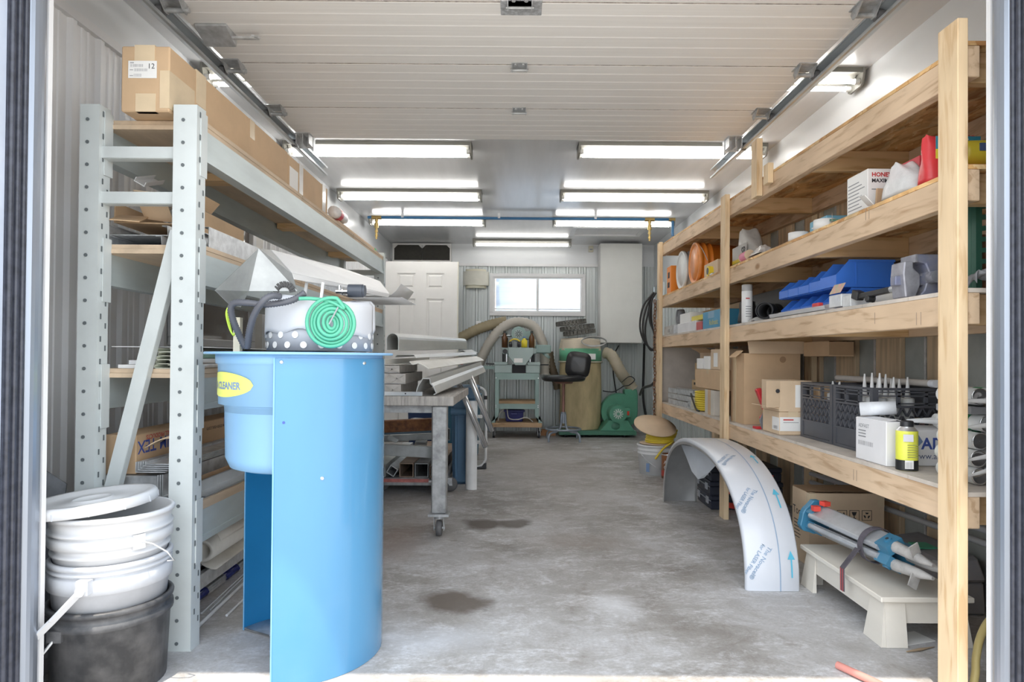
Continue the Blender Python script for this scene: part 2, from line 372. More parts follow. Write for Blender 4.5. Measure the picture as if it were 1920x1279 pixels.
# right wall: sheathing, boards and steel strips below, white panel above the shelves
wr = struct(B((XR + .03, YF, 0), (XR + .08, YB, 1.90)).build('wall_right', M('sheathing_grey', (.40, .42, .40), .75, var=.2, sc=6)))
struct(B((XR - .002, YF, 1.90), (XR + .08, YB, ZC)).build('wall_right_upper', M('wall_upper_white', (.74, .76, .78), .34)))
struct(wallsheet('wall_right_liner', 'y', 5.9, YB, XR + .004, -1, 0, 1.90, steelb))
bd = M('old_board', (.62, .47, .31), .75, var=.3, sc=8, st=(1, 3, .25))
y = 1.80
pl = None
while y < 5.85:
    pl = B((0, 0, 0), (.026, .205, 1.90)).build('board', bd, wr, bevel=.003) if pl is None else pl.copy()
    if pl.name not in COL.objects: COL.objects.link(pl)
    pl.location = (XR + .004, y, 0)
    st_ = B((XR + .006, y + .212, 0), (XR + .03, y + .226, 1.90)).build('metal_strip', galv, wr)
    y += .40
# front wall and jambs round the overhead door opening
XJ = 1.262
fw = M('front_wall_cladding', (.30, .32, .35), .5)
for s, n in ((-1, 'left'), (1, 'right')):
    struct(B((s * XJ, 1.40, 0), (s * 3.2, YF - .02, 2.7)).build('wall_front_' + n, fw))
struct(B((-XJ, 1.40, 2.20), (XJ, YF - .02, 2.7)).build('wall_front_header', fw))
jm = M('jamb_metal', (.36, .40, .47), .34, metal=.7, var=.12, sc=10, st=(1, 1, .1)); jr = M('jamb_rubber', (.045, .05, .07), .35, var=.4, sc=40)
k = 3
for s in (-1, 1):
    t = MB()                                          # rounded metal guide beside the opening
    pr = [(s * (XJ - .022 * math.sin(a)), 1.655 - .034 * math.cos(a)) for a in [PI * i / 10 for i in range(11)]]
    t.prism(pr + [(s * (XJ + .01), 1.689), (s * (XJ + .01), 1.621)], 'z', 0, 2.2); struct(t.build('trim_%d' % k, jm)); k += 1
    t = MB().box((s * (XJ - .016), 1.553, 0), (s * XJ, 1.619, 2.2))
    for i in range(3): t.cyl((s * (XJ - .016), 1.565 + i * .021, 0), (s * (XJ - .016), 1.565 + i * .021, 2.2), .007, n=8)
    struct(t.build('trim_%d' % k, jr)); k += 1
    struct(B((s * (XJ - .012), 1.41, 0), (s * XJ, 1.552, 2.2)).build('trim_%d' % k, M('jamb_blue_white', (.50, .56, .68), .35))); k += 1
    struct(B((s * (XJ - .012), 1.690, 0), (s * XJ, 1.706, 2.2)).build('trim_%d' % k, trimw)); k += 1
# ------------------------------------------------------------------ back window and the yard behind it
def rect_frame(mb, a, b, w, y0, y1):        # frame ring in the XZ plane
    (x0, z0), (x1, z1) = a, b
    for p, q in (((x0, z0), (x1, z0 + w)), ((x0, z1 - w), (x1, z1)), ((x0, z0 + w), (x0 + w, z1 - w)), ((x1 - w, z0 + w), (x1, z1 - w))):
        mb.box((p[0], y0, p[1]), (q[0], y1, q[1]))
    return mb
wa, wz = PY(918, 592, YB - .03), PY(1098, 514, YB - .03)
x0, x1, z0, z1 = wa.x, wz.x, wa.z, wz.z
win = struct(rect_frame(MB(), (x0, z0), (x1, z1), .045, YB - .05, YB + .02).build('window_1', trimw, bevel=.003))
vin = M('vinyl_white', (.82, .83, .84), .35, var=.03)
rect_frame(MB(), (x0 + .045, z0 + .045), (x1 - .045, z1 - .045), .022, YB - .035, YB + .0).build('sash', vin, win)
xm = (x0 + x1) / 2
B((xm - .016, YB - .038, z0 + .05), (xm + .016, YB - .01, z1 - .05)).build('mullion', vin, win)
B((x0 + .06, YB - .02, z0 + .085), (x1 - .06, YB - .012, z0 + .097)).build('slide_rail', vin, win)
gl = M('window_glass', (.9, .95, 1.0), .03, var=.02, trans=1.0)
for a, b in ((x0 + .06, xm), (xm, x1 - .06)):
    B((a, YB - .012, z0 + .06), (b, YB - .008, z1 - .06)).build('pane', gl, win)
yw = struct(B((-5, YB + 4.2, -.2), (5, YB + 4.3, 3.6)).build('yard_wall', M('yard_siding', (.44, .50, .58), .6, var=.1, sc=4, st=(.3, 1, 6))))
yb = struct(B((-1.9, YB + 3.6, -.2), (-.42, YB + 4.0, 3.4)).build('yard_brick_wall', M('brick_pale', (.56, .42, .34), .8, var=.25, sc=14, st=(1, 1, 3))))
# left wall window
w2 = MB(); ya, yb2, za, zb = 3.06, 3.98, 1.0, 2.05
for p, q in (((ya, za), (yb2, za + .04)), ((ya, zb - .04), (yb2, zb)), ((ya, za + .041), (ya + .05, zb - .041)), ((yb2 - .05, za + .041), (yb2, zb - .041)), ((ya + .051, 1.24), (yb2 - .051, 1.268))):
    w2.box((XL + .005, p[0], p[1]), (XL + .05, q[0], q[1]))
w2 = struct(w2.build('window_2', vin, bevel=.003))
pg = M('tinted_glass', (.23, .19, .165), .06, var=.05, spec=.8, coat=.6)
B((XL + .018, ya + .04, za + .03), (XL + .024, yb2 - .04, 1.25)).build('pane', pg, w2); B((XL + .018, ya + .04, 1.255), (XL + .024, yb2 - .04, zb - .03)).build('pane', pg, w2)
struct(B((XL + .002, yb2, 0), (XL + .02, 4.16, 2.2)).build('trim_11', M('trim_beige', (.70, .68, .64), .4)))
# ------------------------------------------------------------------ overhead door and its tracks
door = bpy.data.objects.new('door_1', None); COL.objects.link(door); struct(door); door.location = (0, 0, 2.31)
ys = [1.905, 2.432, 2.953, 3.478, 3.972]
for i in range(4):
    a, b = ys[i] + .002, ys[i+1] - .002; pr = [(a, .045), (a, .004)]; n = 6
    for j in range(n):
        s0 = a + (b - a) * j / n; s1 = a + (b - a) * (j + 1) / n
        pr += [(s0 + .004, 0), (s1 - .006, 0), (s1 - .003, .0022)]
    pr += [(b, .004), (b, .045)]
    MB().prism(pr, 'x', -1.352, 1.352).build('section', doorw, door)
seam = M('seam_dirt', (.50, .45, .42), .9, var=.5, sc=30)
for i in (1, 2, 3): B((-1.35, ys[i] - .0025, .0005), (1.35, ys[i] + .0025, .02)).build('seam', seam, door)
def hinge(x, yy, w=.072, root=door):
    h = MB().box((x - w/2, yy - .028, -.004), (x + w/2, yy + .028, -.0005))
    for s in (-1, 1): h.prism([(yy - .03, -.002), (yy + .035, -.002), (yy + .035, -.016), (yy + .012, -.030), (yy - .012, -.016)], 'x', x + s * (w/2 - .003), x + s * w/2)
    h.cyl((x - w/2 - .006, yy + .018, -.016), (x + w/2 + .006, yy + .018, -.016), .006, n=8)
    hh = h.build('hinge', galvd, root)
    bl = MB()
    for s in (-1, 1): bl.cyl((x + s * w*.25, yy - .014, -.009), (x + s * w*.25, yy - .014, -.003), .008, n=6)
    bl.build('bolt', galv, hh)
for yy in ys[2:4]: hinge(0.0, yy)
B((-.075, ys[1] - .02, -.004), (.085, ys[1] + .085, -.0005)).build('lift_plate', M('galvanised_spangle', (.55, .57, .60), .4, metal=.3, var=.4, sc=60), door, bevel=.002)
hinge(0.0, ys[1] - .01, .095)
for s in (-1, 1):
    for yy in ys[1:4]:
        x = s * 1.325; h = MB()
        h.box((x - .045, yy - .045, -.004), (x + .035, yy + .045, 0))
        for t in (-1, 1):
            h.prism([(yy - .045, 0), (yy + .03, 0), (yy + .045, -.018), (yy + .03, -.042), (yy + .005, -.042)], 'x', x + t * .036 - .002, x + t * .036 + .002)
        h.cyl((x - .04, yy + .022, -.028), (x + .05, yy + .022, -.028), .010, n=10)
        h.build('end_hinge', galvd, door)
        r = MB().cyl((s * 1.372, yy + .022, -.028), (s * 1.396, yy + .022, -.028), .022, n=16).cyl((s * 1.32, yy + .022, -.028), (s * 1.40, yy + .022, -.028), .006, n=8)
        r.build('roller', M('roller_grey', (.16, .16, .17), .5), door)
    # top fixture at the inner end
    x = s * 1.315; h = MB().box((x - .045, 3.86, -.005), (x + .045, 3.97, 0)).box((x - .045, 3.945, -.07), (x + .045, 3.952, 0))
    for t in (-.04, 0, .037): h.box((x + t, 3.87, -.065), (x + t + .004, 3.95, -.005))
    h.build('top_bracket', galv, door)
    MB().cyl((s * 1.37, 3.93, -.045), (s * 1.396, 3.93, -.045), .023, n=16).build('roller', MC['roller_grey'], door)
lk = MB().box((-1.33, 2.60, -.012), (-1.20, 2.70, 0)).prism([(2.60, -.012), (2.70, -.012), (2.70, -.05)], 'x', -1.33, -1.20)
lk = lk.build('slide_lock', galvd, door, bevel=.002)
MB().bar((-1.20, 2.66, -.03), (-1.09, 2.66, -.03), .014, .010).bar((-1.09, 2.665, -.026), (-1.09, 2.60, -.050), .012, .008).build('lock_bar', galv, lk)
trk = M('track_steel', (.58, .62, .65), .32, metal=.5, var=.2, sc=14, st=(1, .15, 1))
for s, n, lb in ((-1, 'left', 'galvanised door track above the steel pallet rack'), (1, 'right', 'galvanised door track above the timber shelving')):
    x = s * 1.395
    t = thing('door_track', lb, 'track', (x, 1.9, 2.28), group='overhead door tracks')
    pr = [(-s*.028, .028), (-s*.030, .020), (-s*.016, .026), (s*.014, .020), (s*.018, 0), (s*.014, -.022), (-s*.012, -.030), (-s*.028, -.024), (-s*.028, -.036)]
    MB().strip(pr, 'y', 0, 2.66, .003).build('rail', trk, t)
    b_ = MB().box((-s*.01, 2.40, .02), (-s*.006, 2.44, .17)).box((-s*.01, 2.40, .02), (s*.03, 2.404, .17)); b_.build('hanger', galv, t)
    b2 = MB().box((-s*.02, 2.11, .05), (-s*.31, 2.115, .085)).box((-s*.02, 2.11, .083), (-s*.31, 2.15, .087)); ang = b2.build('perforated_angle', galv, t)
    hl = MB()
    for i in range(9): hl.cyl((-s*(.05 + i*.03), 2.1085, .067), (-s*(.05 + i*.03), 2.1097, .067), .006, n=8)
    hl.build('hole', ink, ang)
    B((-s*.005, 2.10, 0), (s*.005, 2.14, .17)).build('hanger', galv, t)
# ------------------------------------------------------------------ LED strip fixtures
hous = M('fixture_white', (.24, .235, .21), .4, var=.08, sc=8)
led = emis('led_tube', (1, .98, .94), LAMP)
led2 = emis('led_tube_dim', (1, .98, .94), LAMP * .4)
def fixture(x0, x1, y, label):
    t = thing('strip_light', label, 'light', (x0, y, ZC), group='ceiling strip lights')
    L_ = x1 - x0
    h = MB().box((0, -.075, -.018), (L_, .075, -.001)).box((0, -.08, -.026), (L_, -.072, 0)).box((0, .072, -.026), (L_, .08, 0)).prism([(-.03, -.018), (.03, -.018), (.012, -.045), (-.012, -.045)], 'x', .02, L_ - .02)
    h.build('housing', hous, t)
    for xx in (0, L_ - .012):
        MB().prism([(-.082, -.001), (.082, -.001), (.082, -.028), (.070, -.075), (.055, -.085), (-.055, -.085), (-.070, -.075), (-.082, -.028)], 'x', xx, xx + .012).build('end_plate', hous, t)
    for yy in (-.045, .045):
        tb = MB().cyl((.035, yy, -.060), (L_ - .035, yy, -.060), .0115, n=12).build('tube', led2 if y > 8 else led, t)
        for xx in (.012, L_ - .037): MB().cyl((xx, yy, -.060), (xx + .025, yy, -.060), .0145, n=12).build('end_cap', M('cap_white', (.8, .8, .78), .4), tb)
    return t
FX = [(.414, 1.72, 4.48, 'strip light nearest the overhead door, on the timber shelf side'), (-1.64, -.33, 4.50, 'strip light nearest the overhead door, on the pallet rack side'),
      (.374, 1.69, 5.74, 'strip light in the middle row on the timber shelf side'), (-1.62, -.33, 5.76, 'strip light in the middle row on the pallet rack side'),
      (.367, 1.66, 6.84, 'strip light just behind the blue air pipe, on the timber shelf side'), (-1.59, -.35, 6.86, 'strip light just behind the blue air pipe, on the pallet rack side'),
      (-.57, .67, 8.10, 'single centred strip light close to the back wall'), (.47, 1.765, 3.33, 'strip light above the raised overhead door, timber shelf side'), (-1.63, -.34, 3.33, 'strip light above the raised overhead door, pallet rack side')]
for f in FX: fixture(*f)
# ------------------------------------------------------------------ steel pallet rack on the left
rkm = M('rack_paint', (.60, .645, .65), .38, var=.06, sc=8, bump=.01); rkd = M('rack_beam_paint', (.52, .59, .60), .36, metal=.2, var=.12, sc=9, st=(1, .2, 1))
rack = thing('pallet_rack', 'tall pale green steel pallet rack with punched uprights along the left wall', 'rack', (-1.235, 2.07, 0))
RX0, RX1, RY0, RY1 = -1.421, -1.046, 2.07, 4.98
def upright(x0, x1, y0, sgn):
    mb = MB(); w = x1 - x0; d = .052
    xi = x1 if sgn > 0 else x0            # closed side
    pr = [(x0, y0 + d), (x0, y0), (x1, y0), (x1, y0 + d)]
    mb.strip(pr, 'z', 0, 1.765, -.004)
    mb.box((x0 - .004, y0 - .004, 0), (x1 + .004, y0 + d, .004))
    u = mb.at(rack).build('upright', rkm, rack)
    hl = MB()
    for i in range(24): 
        z = 1.715 - i * .0735
        if z > .02: hl.cyl(((x0 + x1) / 2 - .006, y0 - .0055, z), ((x0 + x1) / 2 - .006, y0 - .0035, z), .0058, n=10)
    for i in range(23):
        z = 1.738 - i * .0735
        for yy in (.014, .038): hl.box((x1 + .0042, y0 + yy - .003, z - .009 - (yy > .03) * .03), (x1 + .0052, y0 + yy + .003, z + .009 - (yy > .03) * .03))
    hl.at(rack); o = hl.build('punched_hole', M('hole_dark', (.13, .15, .16), .7), u); o['kind'] = 'stuff'
for yy in (RY0, RY1):
    upright(RX0, RX0 + .058, yy, 1); upright(RX1 - .072, RX1, yy, 1)
    for z in (1.612, 1.464, .30): MB().strip([(yy + .012, z - .018), (yy + .012, z + .018), (yy + .045, z + .018)], 'x', RX0 + .058, RX1 - .072, .0025).box((RX0 + .058, yy + .014, z - .02), (RX1 - .072, yy + .045, z - .0175)).at(rack).build('strut', rkm, rack)
    a, b = Vector((-1.122, yy + .03, 1.36)), Vector((-1.345, yy + .03, .44))
    d = (b - a).normalized(); n = Vector((d.z, 0, -d.x))
    MB().bar(a, b, .004, .044, n).bar(a + n*.021 + Vector((0,.013,0)), b + n*.021 + Vector((0,.013,0)), .026, .003, n).bar(a - n*.021 + Vector((0,.013,0)), b - n*.021 + Vector((0,.013,0)), .026, .003, n).at(rack).build('diagonal_brace', rkm, rack)
LV = [1.735, 1.320, .906, .465]
for z in LV:
    for xx, s in ((RX1 - .045, 1), (RX0 + .006, -1)):
        zb = z - .030
        pr = [(xx, zb), (xx + .040, zb), (xx + .040, zb - .085), (xx + .046, zb - .085), (xx + .046, zb - .105), (xx, zb - .105)]
        if s < 0: pr = [(2*xx + .040 - p, q) for p, q in pr]
        bm_ = MB().prism(pr, 'y', RY0 + .056, RY1).at(rack).build('beam', rkd, rack)
        for y0, y1 in ((RY0 + .018, RY0 + .060), (RY1 - .01, RY1 + .045)):
            xc = RX1 + .006 if s > 0 else RX0 + .066
            MB().strip([(xc, y0), (xc, y1), (xc - .05, y1)], 'z', z - .195, z + .015, .004).at(rack).build('beam_connector', rkm, rack)
    for k in range(3):
        y0 = RY0 + .058 + k * .975
        MB().box((RX0 + .01, y0, z - .030), (RX1 - .006, y0 + .97, z - .015)).box((RX0 + .01, y0 + .004, z - .0145), (RX1 - .004, y0 + .972, z)).at(rack).build('deck_board', plyd, rack)
        B((RX0 + .06, y0 + .5, z - .062), (RX1 - .06, y0 + .585, z - .032)).at(rack).build('deck_joist', woodx, rack)
# ---- top of the rack
def carton(name, label, x0, x1, y0, y1, z0, z1, mat=card, rz=0, cat='box', loc=None, tapes=(), seam='y', group=None):
    t = thing(name, label, cat, ((x0+x1)/2, (y0+y1)/2, z0), rz, group)
    w, d, h = (x1-x0)/2, (y1-y0)/2, z1-z0
    MB().box((-w, -d, 0), (w, d, h)).build('body', mat, t, bevel=min(.004, w*.05))
    if seam == 'y': B((-.024, -d - .0008, h - .03), (.024, d + .0008, h + .0008)).build('tape', tape, t)
    elif seam == 'x': B((-w - .0008, -.024, h - .03), (w + .0008, .024, h + .0008)).build('tape', tape, t)
    return t
def barcode(par, x, y, z, w, h, n=14, rot=FRONT):   # joined print
    mb = MB(); s = random.Random(int(abs(x*1000)) + n); q = 0
    while q < w - .001:
        k = s.uniform(.0008, .0022) * w / .04; mb.add([(q, 0, 0), (min(q + k, w), 0, 0), (min(q + k, w), h, 0), (q, h, 0)], [(0, 1, 2, 3)]); q += k + .0004 + s.uniform(.0008, .002) * w / .04
    return mb.build('print', inkp, par, loc=(x, y, z), rot=rot)
def rect(name, mat, par, loc, w, h, rot=FRONT, th=.0006):
    return MB().box((0, 0, -th), (w, h, 0)).build(name, mat, par, loc=loc, rot=rot)
a, b = PY(228, 203, 2.06), PY(320, 88, 2.06); ZT = LV[0]
c1 = carton('long_carton', 'long taped cardboard carton with a white shipping label, on top of the steel rack', a.x, b.x, 2.055, 3.12, ZT + .002, b.z, card, seam=None)
w = (b.x - a.x) / 2; h = b.z - ZT; d = (3.12 - 2.055) / 2
B((-.035, -d - .001, h*.60), (.030, -d + .02, h + .001)).build('tape', tape, c1); B((-.03, -d - .001, .0), (.035, -d + .02, h*.27)).build('tape', tape, c1)
B((w - .03, -d - .0012, h*.05), (w + .001, -d + .16, h*.62)).build('tape', tape, c1); B((w - .05, -d + .17, h*.45), (w + .001, -d + .24, h + .001)).build('tape', tape, c1)
lb = rect('label', paper, c1, (-w + .024, -d - .0022, h*.50), .092, .056)
barcode(lb, .008, .036, .0003, .040, .009, rot=(0,0,0)); barcode(lb, .020, .022, .0003, .042, .009, rot=(0,0,0)); barcode(lb, .018, .004, .0003, .026, .010, rot=(0,0,0))
text('lettering', '12', .024, ink, lb, (.062, .031, .0004))
rect('print_line', inkp, lb, (.006, .0475, .0004), .012, .004, (0, 0, 0), .0002); rect('print_line', inkp, lb, (.005, .025, .0004), .011, .003, (0, 0, 0), .0002); rect('print_line', inkp, lb, (.005, .006, .0004), .011, .003, (0, 0, 0), .0002)
rect('stamp', M('ink_purple', (.25, .12, .45), .6), c1, (w + .001, -d + .30, h*.08), .014, .022, AISLE_L)
c2 = carton('long_carton', 'shorter plain carton butted behind the long labelled carton on the steel rack', a.x, b.x - .002, 3.13, 3.78, ZT + .002, b.z - .004, card, seam=None)
d2 = .325
rect('label', paper, c2, (w, -d2 + .02, h*.12), .12, .13, AISLE_L, .001)
B((w - .03, -d2 + .16, .0), (w + .0006, -d2 + .215, h - .002)).build('tape', M('tape_clear', (.82, .80, .78), .15), c2)
B((w - .03, d2 - .10, .0), (w + .0006, d2 - .04, h - .002)).build('tape', M('tape_clear', (.82, .80, .78), .15), c2)
B((w - .03, -d2 - .0, h*.62), (w + .0006, -d2 + .05, h - .003)).build('tape', tape, c1, loc=(0, d - .12, 0))
# bundled trim boards behind the cartons
for i, (xx, zz, y0, y1, cc, lbl) in enumerate([(-1.10, 0, 3.85, 4.94, (.62, .42, .25), 'outer wood trim board lying on top of the rack beyond the cartons'), (-1.15, 0, 3.82, 4.93, (.55, .38, .24), 'second wood trim board on top of the rack beside the green tipped board'), (-1.20, 0, 3.84, 4.9, (.68, .50, .33), 'wood trim board at the back of the rack top bundle'), (-1.12, .026, 3.90, 4.95, (.70, .52, .36), 'upper wood trim board stacked on the rack top bundle')]):
    o = B((-.022, 0, 0), (.022, y1 - y0, .024)).build('trim_board', M('trim_brown_%d' % i, cc, .6, var=.15, sc=6, st=(1, .1, 1)), bevel=.002, loc=(xx, y0, ZT + .001 + zz)); tag(o, lbl, 'board', 'trim boards on the rack top')
    if i == 3: B((-.023, y1 - y0 - .06, -.001), (.023, y1 - y0 - .005, .025)).build('green_tip', M('green_paint', (.10, .62, .25), .5), o)
wr_ = thing('wrapped_bundle', 'white and red plastic wrapped bundle behind the cartons on the rack', 'bundle', (-1.11, 3.83, ZT + .054))
MB().lathe([(.001, 0), (.034, .002), (.036, .05), (.030, .12), (.036, .2), (.02, .26), (.001, .262)], 12, Matrix.Rotation(-PI/2, 4, 'X')).build('wrap', M('plastic_wrap_white', (.82, .80, .80), .25, var=.12, sc=20, bump=.3), wr_, loc=(0, 0, .036))
MB().lathe([(.037, 0), (.038, .04), (.037, .06)], 12, Matrix.Rotation(-PI/2, 4, 'X')).build('red_band', M('red_film', (.75, .10, .14), .3), wr_, loc=(0, .05, .036))
# ---- second level
Z2 = LV[1]
def uchannel(name, label, x0, x1, y0, y1, z0, z1, mat, th=.0025, top=True, cat='channel', group=None, rz=0):
    xc = (x0 + x1) / 2; w = (x1 - x0) / 2; h = z1 - z0
    pr = [(-w, h), (-w, 0), (w, 0), (w, h)]
    if top == 'c': pr = [(-w + .02, h), (-w, h), (-w, 0), (w, 0), (w, h), (w - .02, h)]
    o = MB().strip(pr, 'y', 0, y1 - y0, th).build(name, mat, loc=(xc, y0, z0), rot=(0, 0, rz)); return tag(o, label, cat, group)
uchannel('duct_channel', 'galvanised duct channel lying flat on the second rack shelf, lower of two', -1.39, -1.20, 2.15, 3.2, Z2 + .001, Z2 + .034, galv, top='c', group='duct channels')
uchannel('duct_channel', 'galvanised duct channel stacked upon another on the second rack shelf', -1.39, -1.185, 2.16, 3.1, Z2 + .036, Z2 + .070, galv, top='c', group='duct channels')
uchannel('duct_channel', 'bent galvanised duct at the front edge of the second rack shelf', -1.15, -1.065, 2.20, 3.9, Z2 + .001, Z2 + .075, galv, top='c', group='duct channels')
bx = thing('open_carton', 'torn open cardboard carton on the second rack shelf full of white trim offcuts', 'box', (-1.30, 2.48, Z2 + .085), .1, rot=(0, .02, .03))
MB().box((-.10, -.28, 0), (.12, .28, .004)).box((-.10, -.28, .004), (-.096, .28, .07)).box((.116, -.28, .004), (.12, .28, .09)).box((-.096, .276, .004), (.116, .28, .08)).build('body', card, bx)
MB().cb((.128, -.12, .115), (.05, .20, .003), (0, -.9, 0)).build('flap', card, bx); MB().cb((.045, -.30, .055), (.10, .12, .003), (-.7, .1, 0)).build('flap', card2, bx); MB().cb((-.03, -.31, .01), (.09, .10, .003), (.35, 0, .2)).build('flap', card, bx)
pvc = M('pvc_white', (.84, .85, .86), .35, var=.03)
for i, (x, yv, z, l, r1, r2, lbl) in enumerate([(-1.315, 2.27, Z2 + .245, .18, .35, .5, 'white plastic trim offcut leaning highest out of the open carton'), (-1.30, 2.50, Z2 + .215, .22, .5, -.4, 'white plastic trim offcut crossing behind the leaning one in the open carton'), (-1.30, 2.30, Z2 + .165, .13, .2, .7, 'short white plastic trim offcut low in the front of the open carton')]):
    o = MB().strip([(-.018, .016), (-.018, 0), (.018, 0), (.018, .016)], 'y', -l/2, l/2, .003).build('trim_offcut', pvc, loc=(x, yv, z), rot=(.35, r2, r1)); tag(o, lbl, 'trim', 'white trim offcuts')
# ---- third level: long trims seen end on
Z3 = LV[2]
cream = M('vinyl_cream', (.74, .77, .66), .4, var=.06); wvin = pvc; gtr = galv
def longtrim(label, x, z, w, h, mat, y0=2.05, L=1.5, rz=0, c=True):
    if c: mb = MB().strip([(-w/2 + .012, h), (-w/2 + .003, h), (-w/2, h*.7), (-w/2, h*.3), (-w/2 + .003, 0), (w/2 - .003, 0), (w/2, h*.3), (w/2, h*.7), (w/2 - .003, h), (w/2 - .012, h)], 'y', 0, L, .002)
    else: mb = MB().box((-w/2, 0, 0), (w/2, L, h))
    return tag(mb.build('trim_strip', mat, loc=(x, y0, z), rot=(0, 0, rz)), label, 'trim', 'long trim strips on the third rack shelf')
zt = Z3 + .001
for i, (x, h, mt, lb_) in enumerate([(-1.185, .013, cream, 'lowest cream vinyl trim strip of the five strip stack on the third rack shelf'), (-1.187, .013, cream, 'second lowest cream vinyl trim strip of the five strip stack'), (-1.178, .011, cream, 'middle cream vinyl trim strip of the five strip stack'), (-1.180, .012, cream, 'second from top cream vinyl trim strip of the five strip stack'), (-1.180, .013, cream, 'topmost cream vinyl trim strip of the five strip stack')]):
    longtrim(lb_, x, zt, .058, h, mt, 2.14 + .012*(i % 2)); zt += h + .0015
zt = Z3 + .001
for i, (x, w, h, lb_) in enumerate([(-1.285, .105, .012, 'widest white trim strip at the bottom of the pile behind the left upright'), (-1.275, .09, .014, 'white trim strip lying second in the pile behind the left upright'), (-1.27, .07, .014, 'narrow white trim strip on top of the pile behind the left upright')]):
    longtrim(lb_, x, zt, w, h, wvin, 2.145 + .03*i, c=False); zt += h + .001
for i, (x, z, w, h, mt, lb_) in enumerate([(-1.11, 0, .06, .016, galv, 'galvanised trim strip beside the front upright on the third rack shelf'), (-1.105, .0175, .055, .016, wvin, 'white film wrapped trim strip upon the galvanised one by the front upright'), (-1.11, .035, .06, .018, M('green_trim', (.25, .45, .36), .4), 'dull green trim strip on top by the front upright'), (-1.075, 0, .0, .0, galv, '')]):
    if w: longtrim(lb_, x, Z3 + .001 + z, w, h, mt, 2.145, 2.3)
o = B((-.02, 0, 0), (.02, .0012, .022)).build('red_tag', M('red_print', (.80, .08, .08), .5), loc=(-1.105, 2.142, Z3 + .038)); tag(o, 'small red paper tag on the trims of the third rack shelf', 'tag')
o = B((-.17, 0, 0), (.17, 2.4, .003)).build('flat_sheet', wvin, loc=(-1.225, 2.2, Z3 + .0725)); tag(o, 'flat white sheet lying over the trims on the third rack shelf', 'sheet')
# ---- bottom level: cartons of corner bead and galvanised angles
Z4 = LV[3]
def lsec(label, x, y0, z, w, h, L, mat=galv, th=.003, rz=0, layers=1, name='steel_angle', group='galvanised angles on the bottom rack shelf'):
    mb = MB()
    for k in range(layers): mb.strip([(-w/2 + k*.005, h - k*.005), (0 + k*.003, 0 + k*.0), (w/2 + k*.003, h*.25)], 'y', 0, L, th) if False else mb.strip([(0 + k*.006, h), (0 + k*.006, k*.006), (w + k*.004, k*.006)], 'y', k*.004, L, th)
    return tag(mb.build(name, mat, loc=(x, y0, z), rot=(0, 0, rz)), label, 'angle', group)
o = B((-.10, 0, 0), (.10, 1.75, .080)).build('steel_bundle', galvd, loc=(-1.305, 2.15, Z4 + .001), bevel=.004); tag(o, 'flat galvanised channel carrying the printed carton on the bottom rack shelf', 'channel')
c3 = carton('trim_carton', 'brown carton printed upside down in blue and red on the bottom rack shelf', -1.402, -1.288, 2.17, 3.75, Z4 + .083, Z4 + .215, card, seam=None)
for yy in (-.78, .02, .60):
    text('lettering', 'TRIM-TEX', .062, inkb, c3, (.0575, yy + .27, .108), (PI/2, PI, PI/2), bold=.0008); text('lettering', 'DRYWALL PRODUCTS', .022, inkr, c3, (.0575, yy + .27, .125), (PI/2, PI, PI/2), bold=.0004)
text('lettering', 'www.trim-tex.com', .026, ink, c3, (.0575, -.10, .105), (PI/2, PI, PI/2)); text('lettering', 'USA', .03, ink, c3, (.0575, .42, .128), (PI/2, PI, PI/2))
lsec('wide galvanised angle nearest the printed carton', -1.198, 2.14, Z4 + .001, .05, .085, 2.0, layers=3)
lsec('stack of galvanised corner angles nested at the front of the bottom rack shelf', -1.272, 2.14, Z4 + .094, .10, .035, 1.85, layers=5)
lsec('perforated corner angle along the front edge of the bottom rack shelf', -1.115, 2.18, Z4 + .001, .055, .045, 2.1, mat=M('zinc_pale', (.62, .66, .70), .4, metal=.7), layers=2)
o = B((-.005, 0, 0), (.005, 1.8, .055)).build('cardboard_strip', cardd, loc=(-1.128, 2.16, Z4 + .001)); tag(o, 'reddish cardboard strip between the galvanised angles', 'cardboard')
o = MB().grid(lambda u, v: (-.06 + .14*u, -.02 + .10*v, .01 + .035*math.sin(u*2.6) + .01*v), 8, 3, .003).build('torn_cardboard', card2, loc=(-1.19, 2.17, Z4 + .165)); tag(o, 'torn cardboard scrap at the end of the angles on the bottom rack shelf', 'cardboard')
# ---- on the floor under the rack
rollm = M('film_roll', (.78, .75, .69), .5, var=.12, sc=7)
t = thing('plastic_roll', 'cream roll of plastic sheet lying under the steel rack', 'roll', (-1.155, 2.37, .230))
MB().pipe((0, 0, 0), (0, 1.9, 0), .042, .026, 24).build('core', rollm, t)
MB().grid(lambda u, v: ((.044 + .018*v + .02*(1-u)*v)*math.cos(.3 + 4.6*v) + .012*v*(1-u), .05 + .10*v*0 + 1.7*u, (.044 + .022*v + .03*(1-u)*v)*math.sin(.3 + 4.6*v) + .01*(1-u)), 10, 20, .002).build('wrap', rollm, t)
lsec('dark channel under the cream plastic roll', -1.345, 2.25, .10, .085, .06, 2.2, mat=M('dark_channel', (.10, .11, .12), .5, metal=.5), group='steel lengths under the rack', layers=1)
uchannel('steel_channel', 'long galvanised channel on edge beneath the cream plastic roll', -1.235, -1.165, 2.22, 4.4, .085, .140, galv, top='c', group='steel lengths under the rack')
uchannel('steel_channel', 'galvanised channel lying on the floor deep under the rack', -1.42, -1.295, 2.2, 4.2, .001, .084, galvd, top='c', group='steel lengths under the rack')
o = B((-.028, 0, 0), (.028, 1.0, .0835)).build('timber_packer', M('grey_timber', (.36, .32, .30), .8, var=.2), loc=(-1.232, 3.36, .0005)); tag(o, 'grey timber packer under the galvanised channels', 'timber')
t = thing('wrapped_steel', 'dark blue film wrapped bundle of flat steel on the floor under the rack', 'bundle', (-1.245, 2.36, .006), 0)
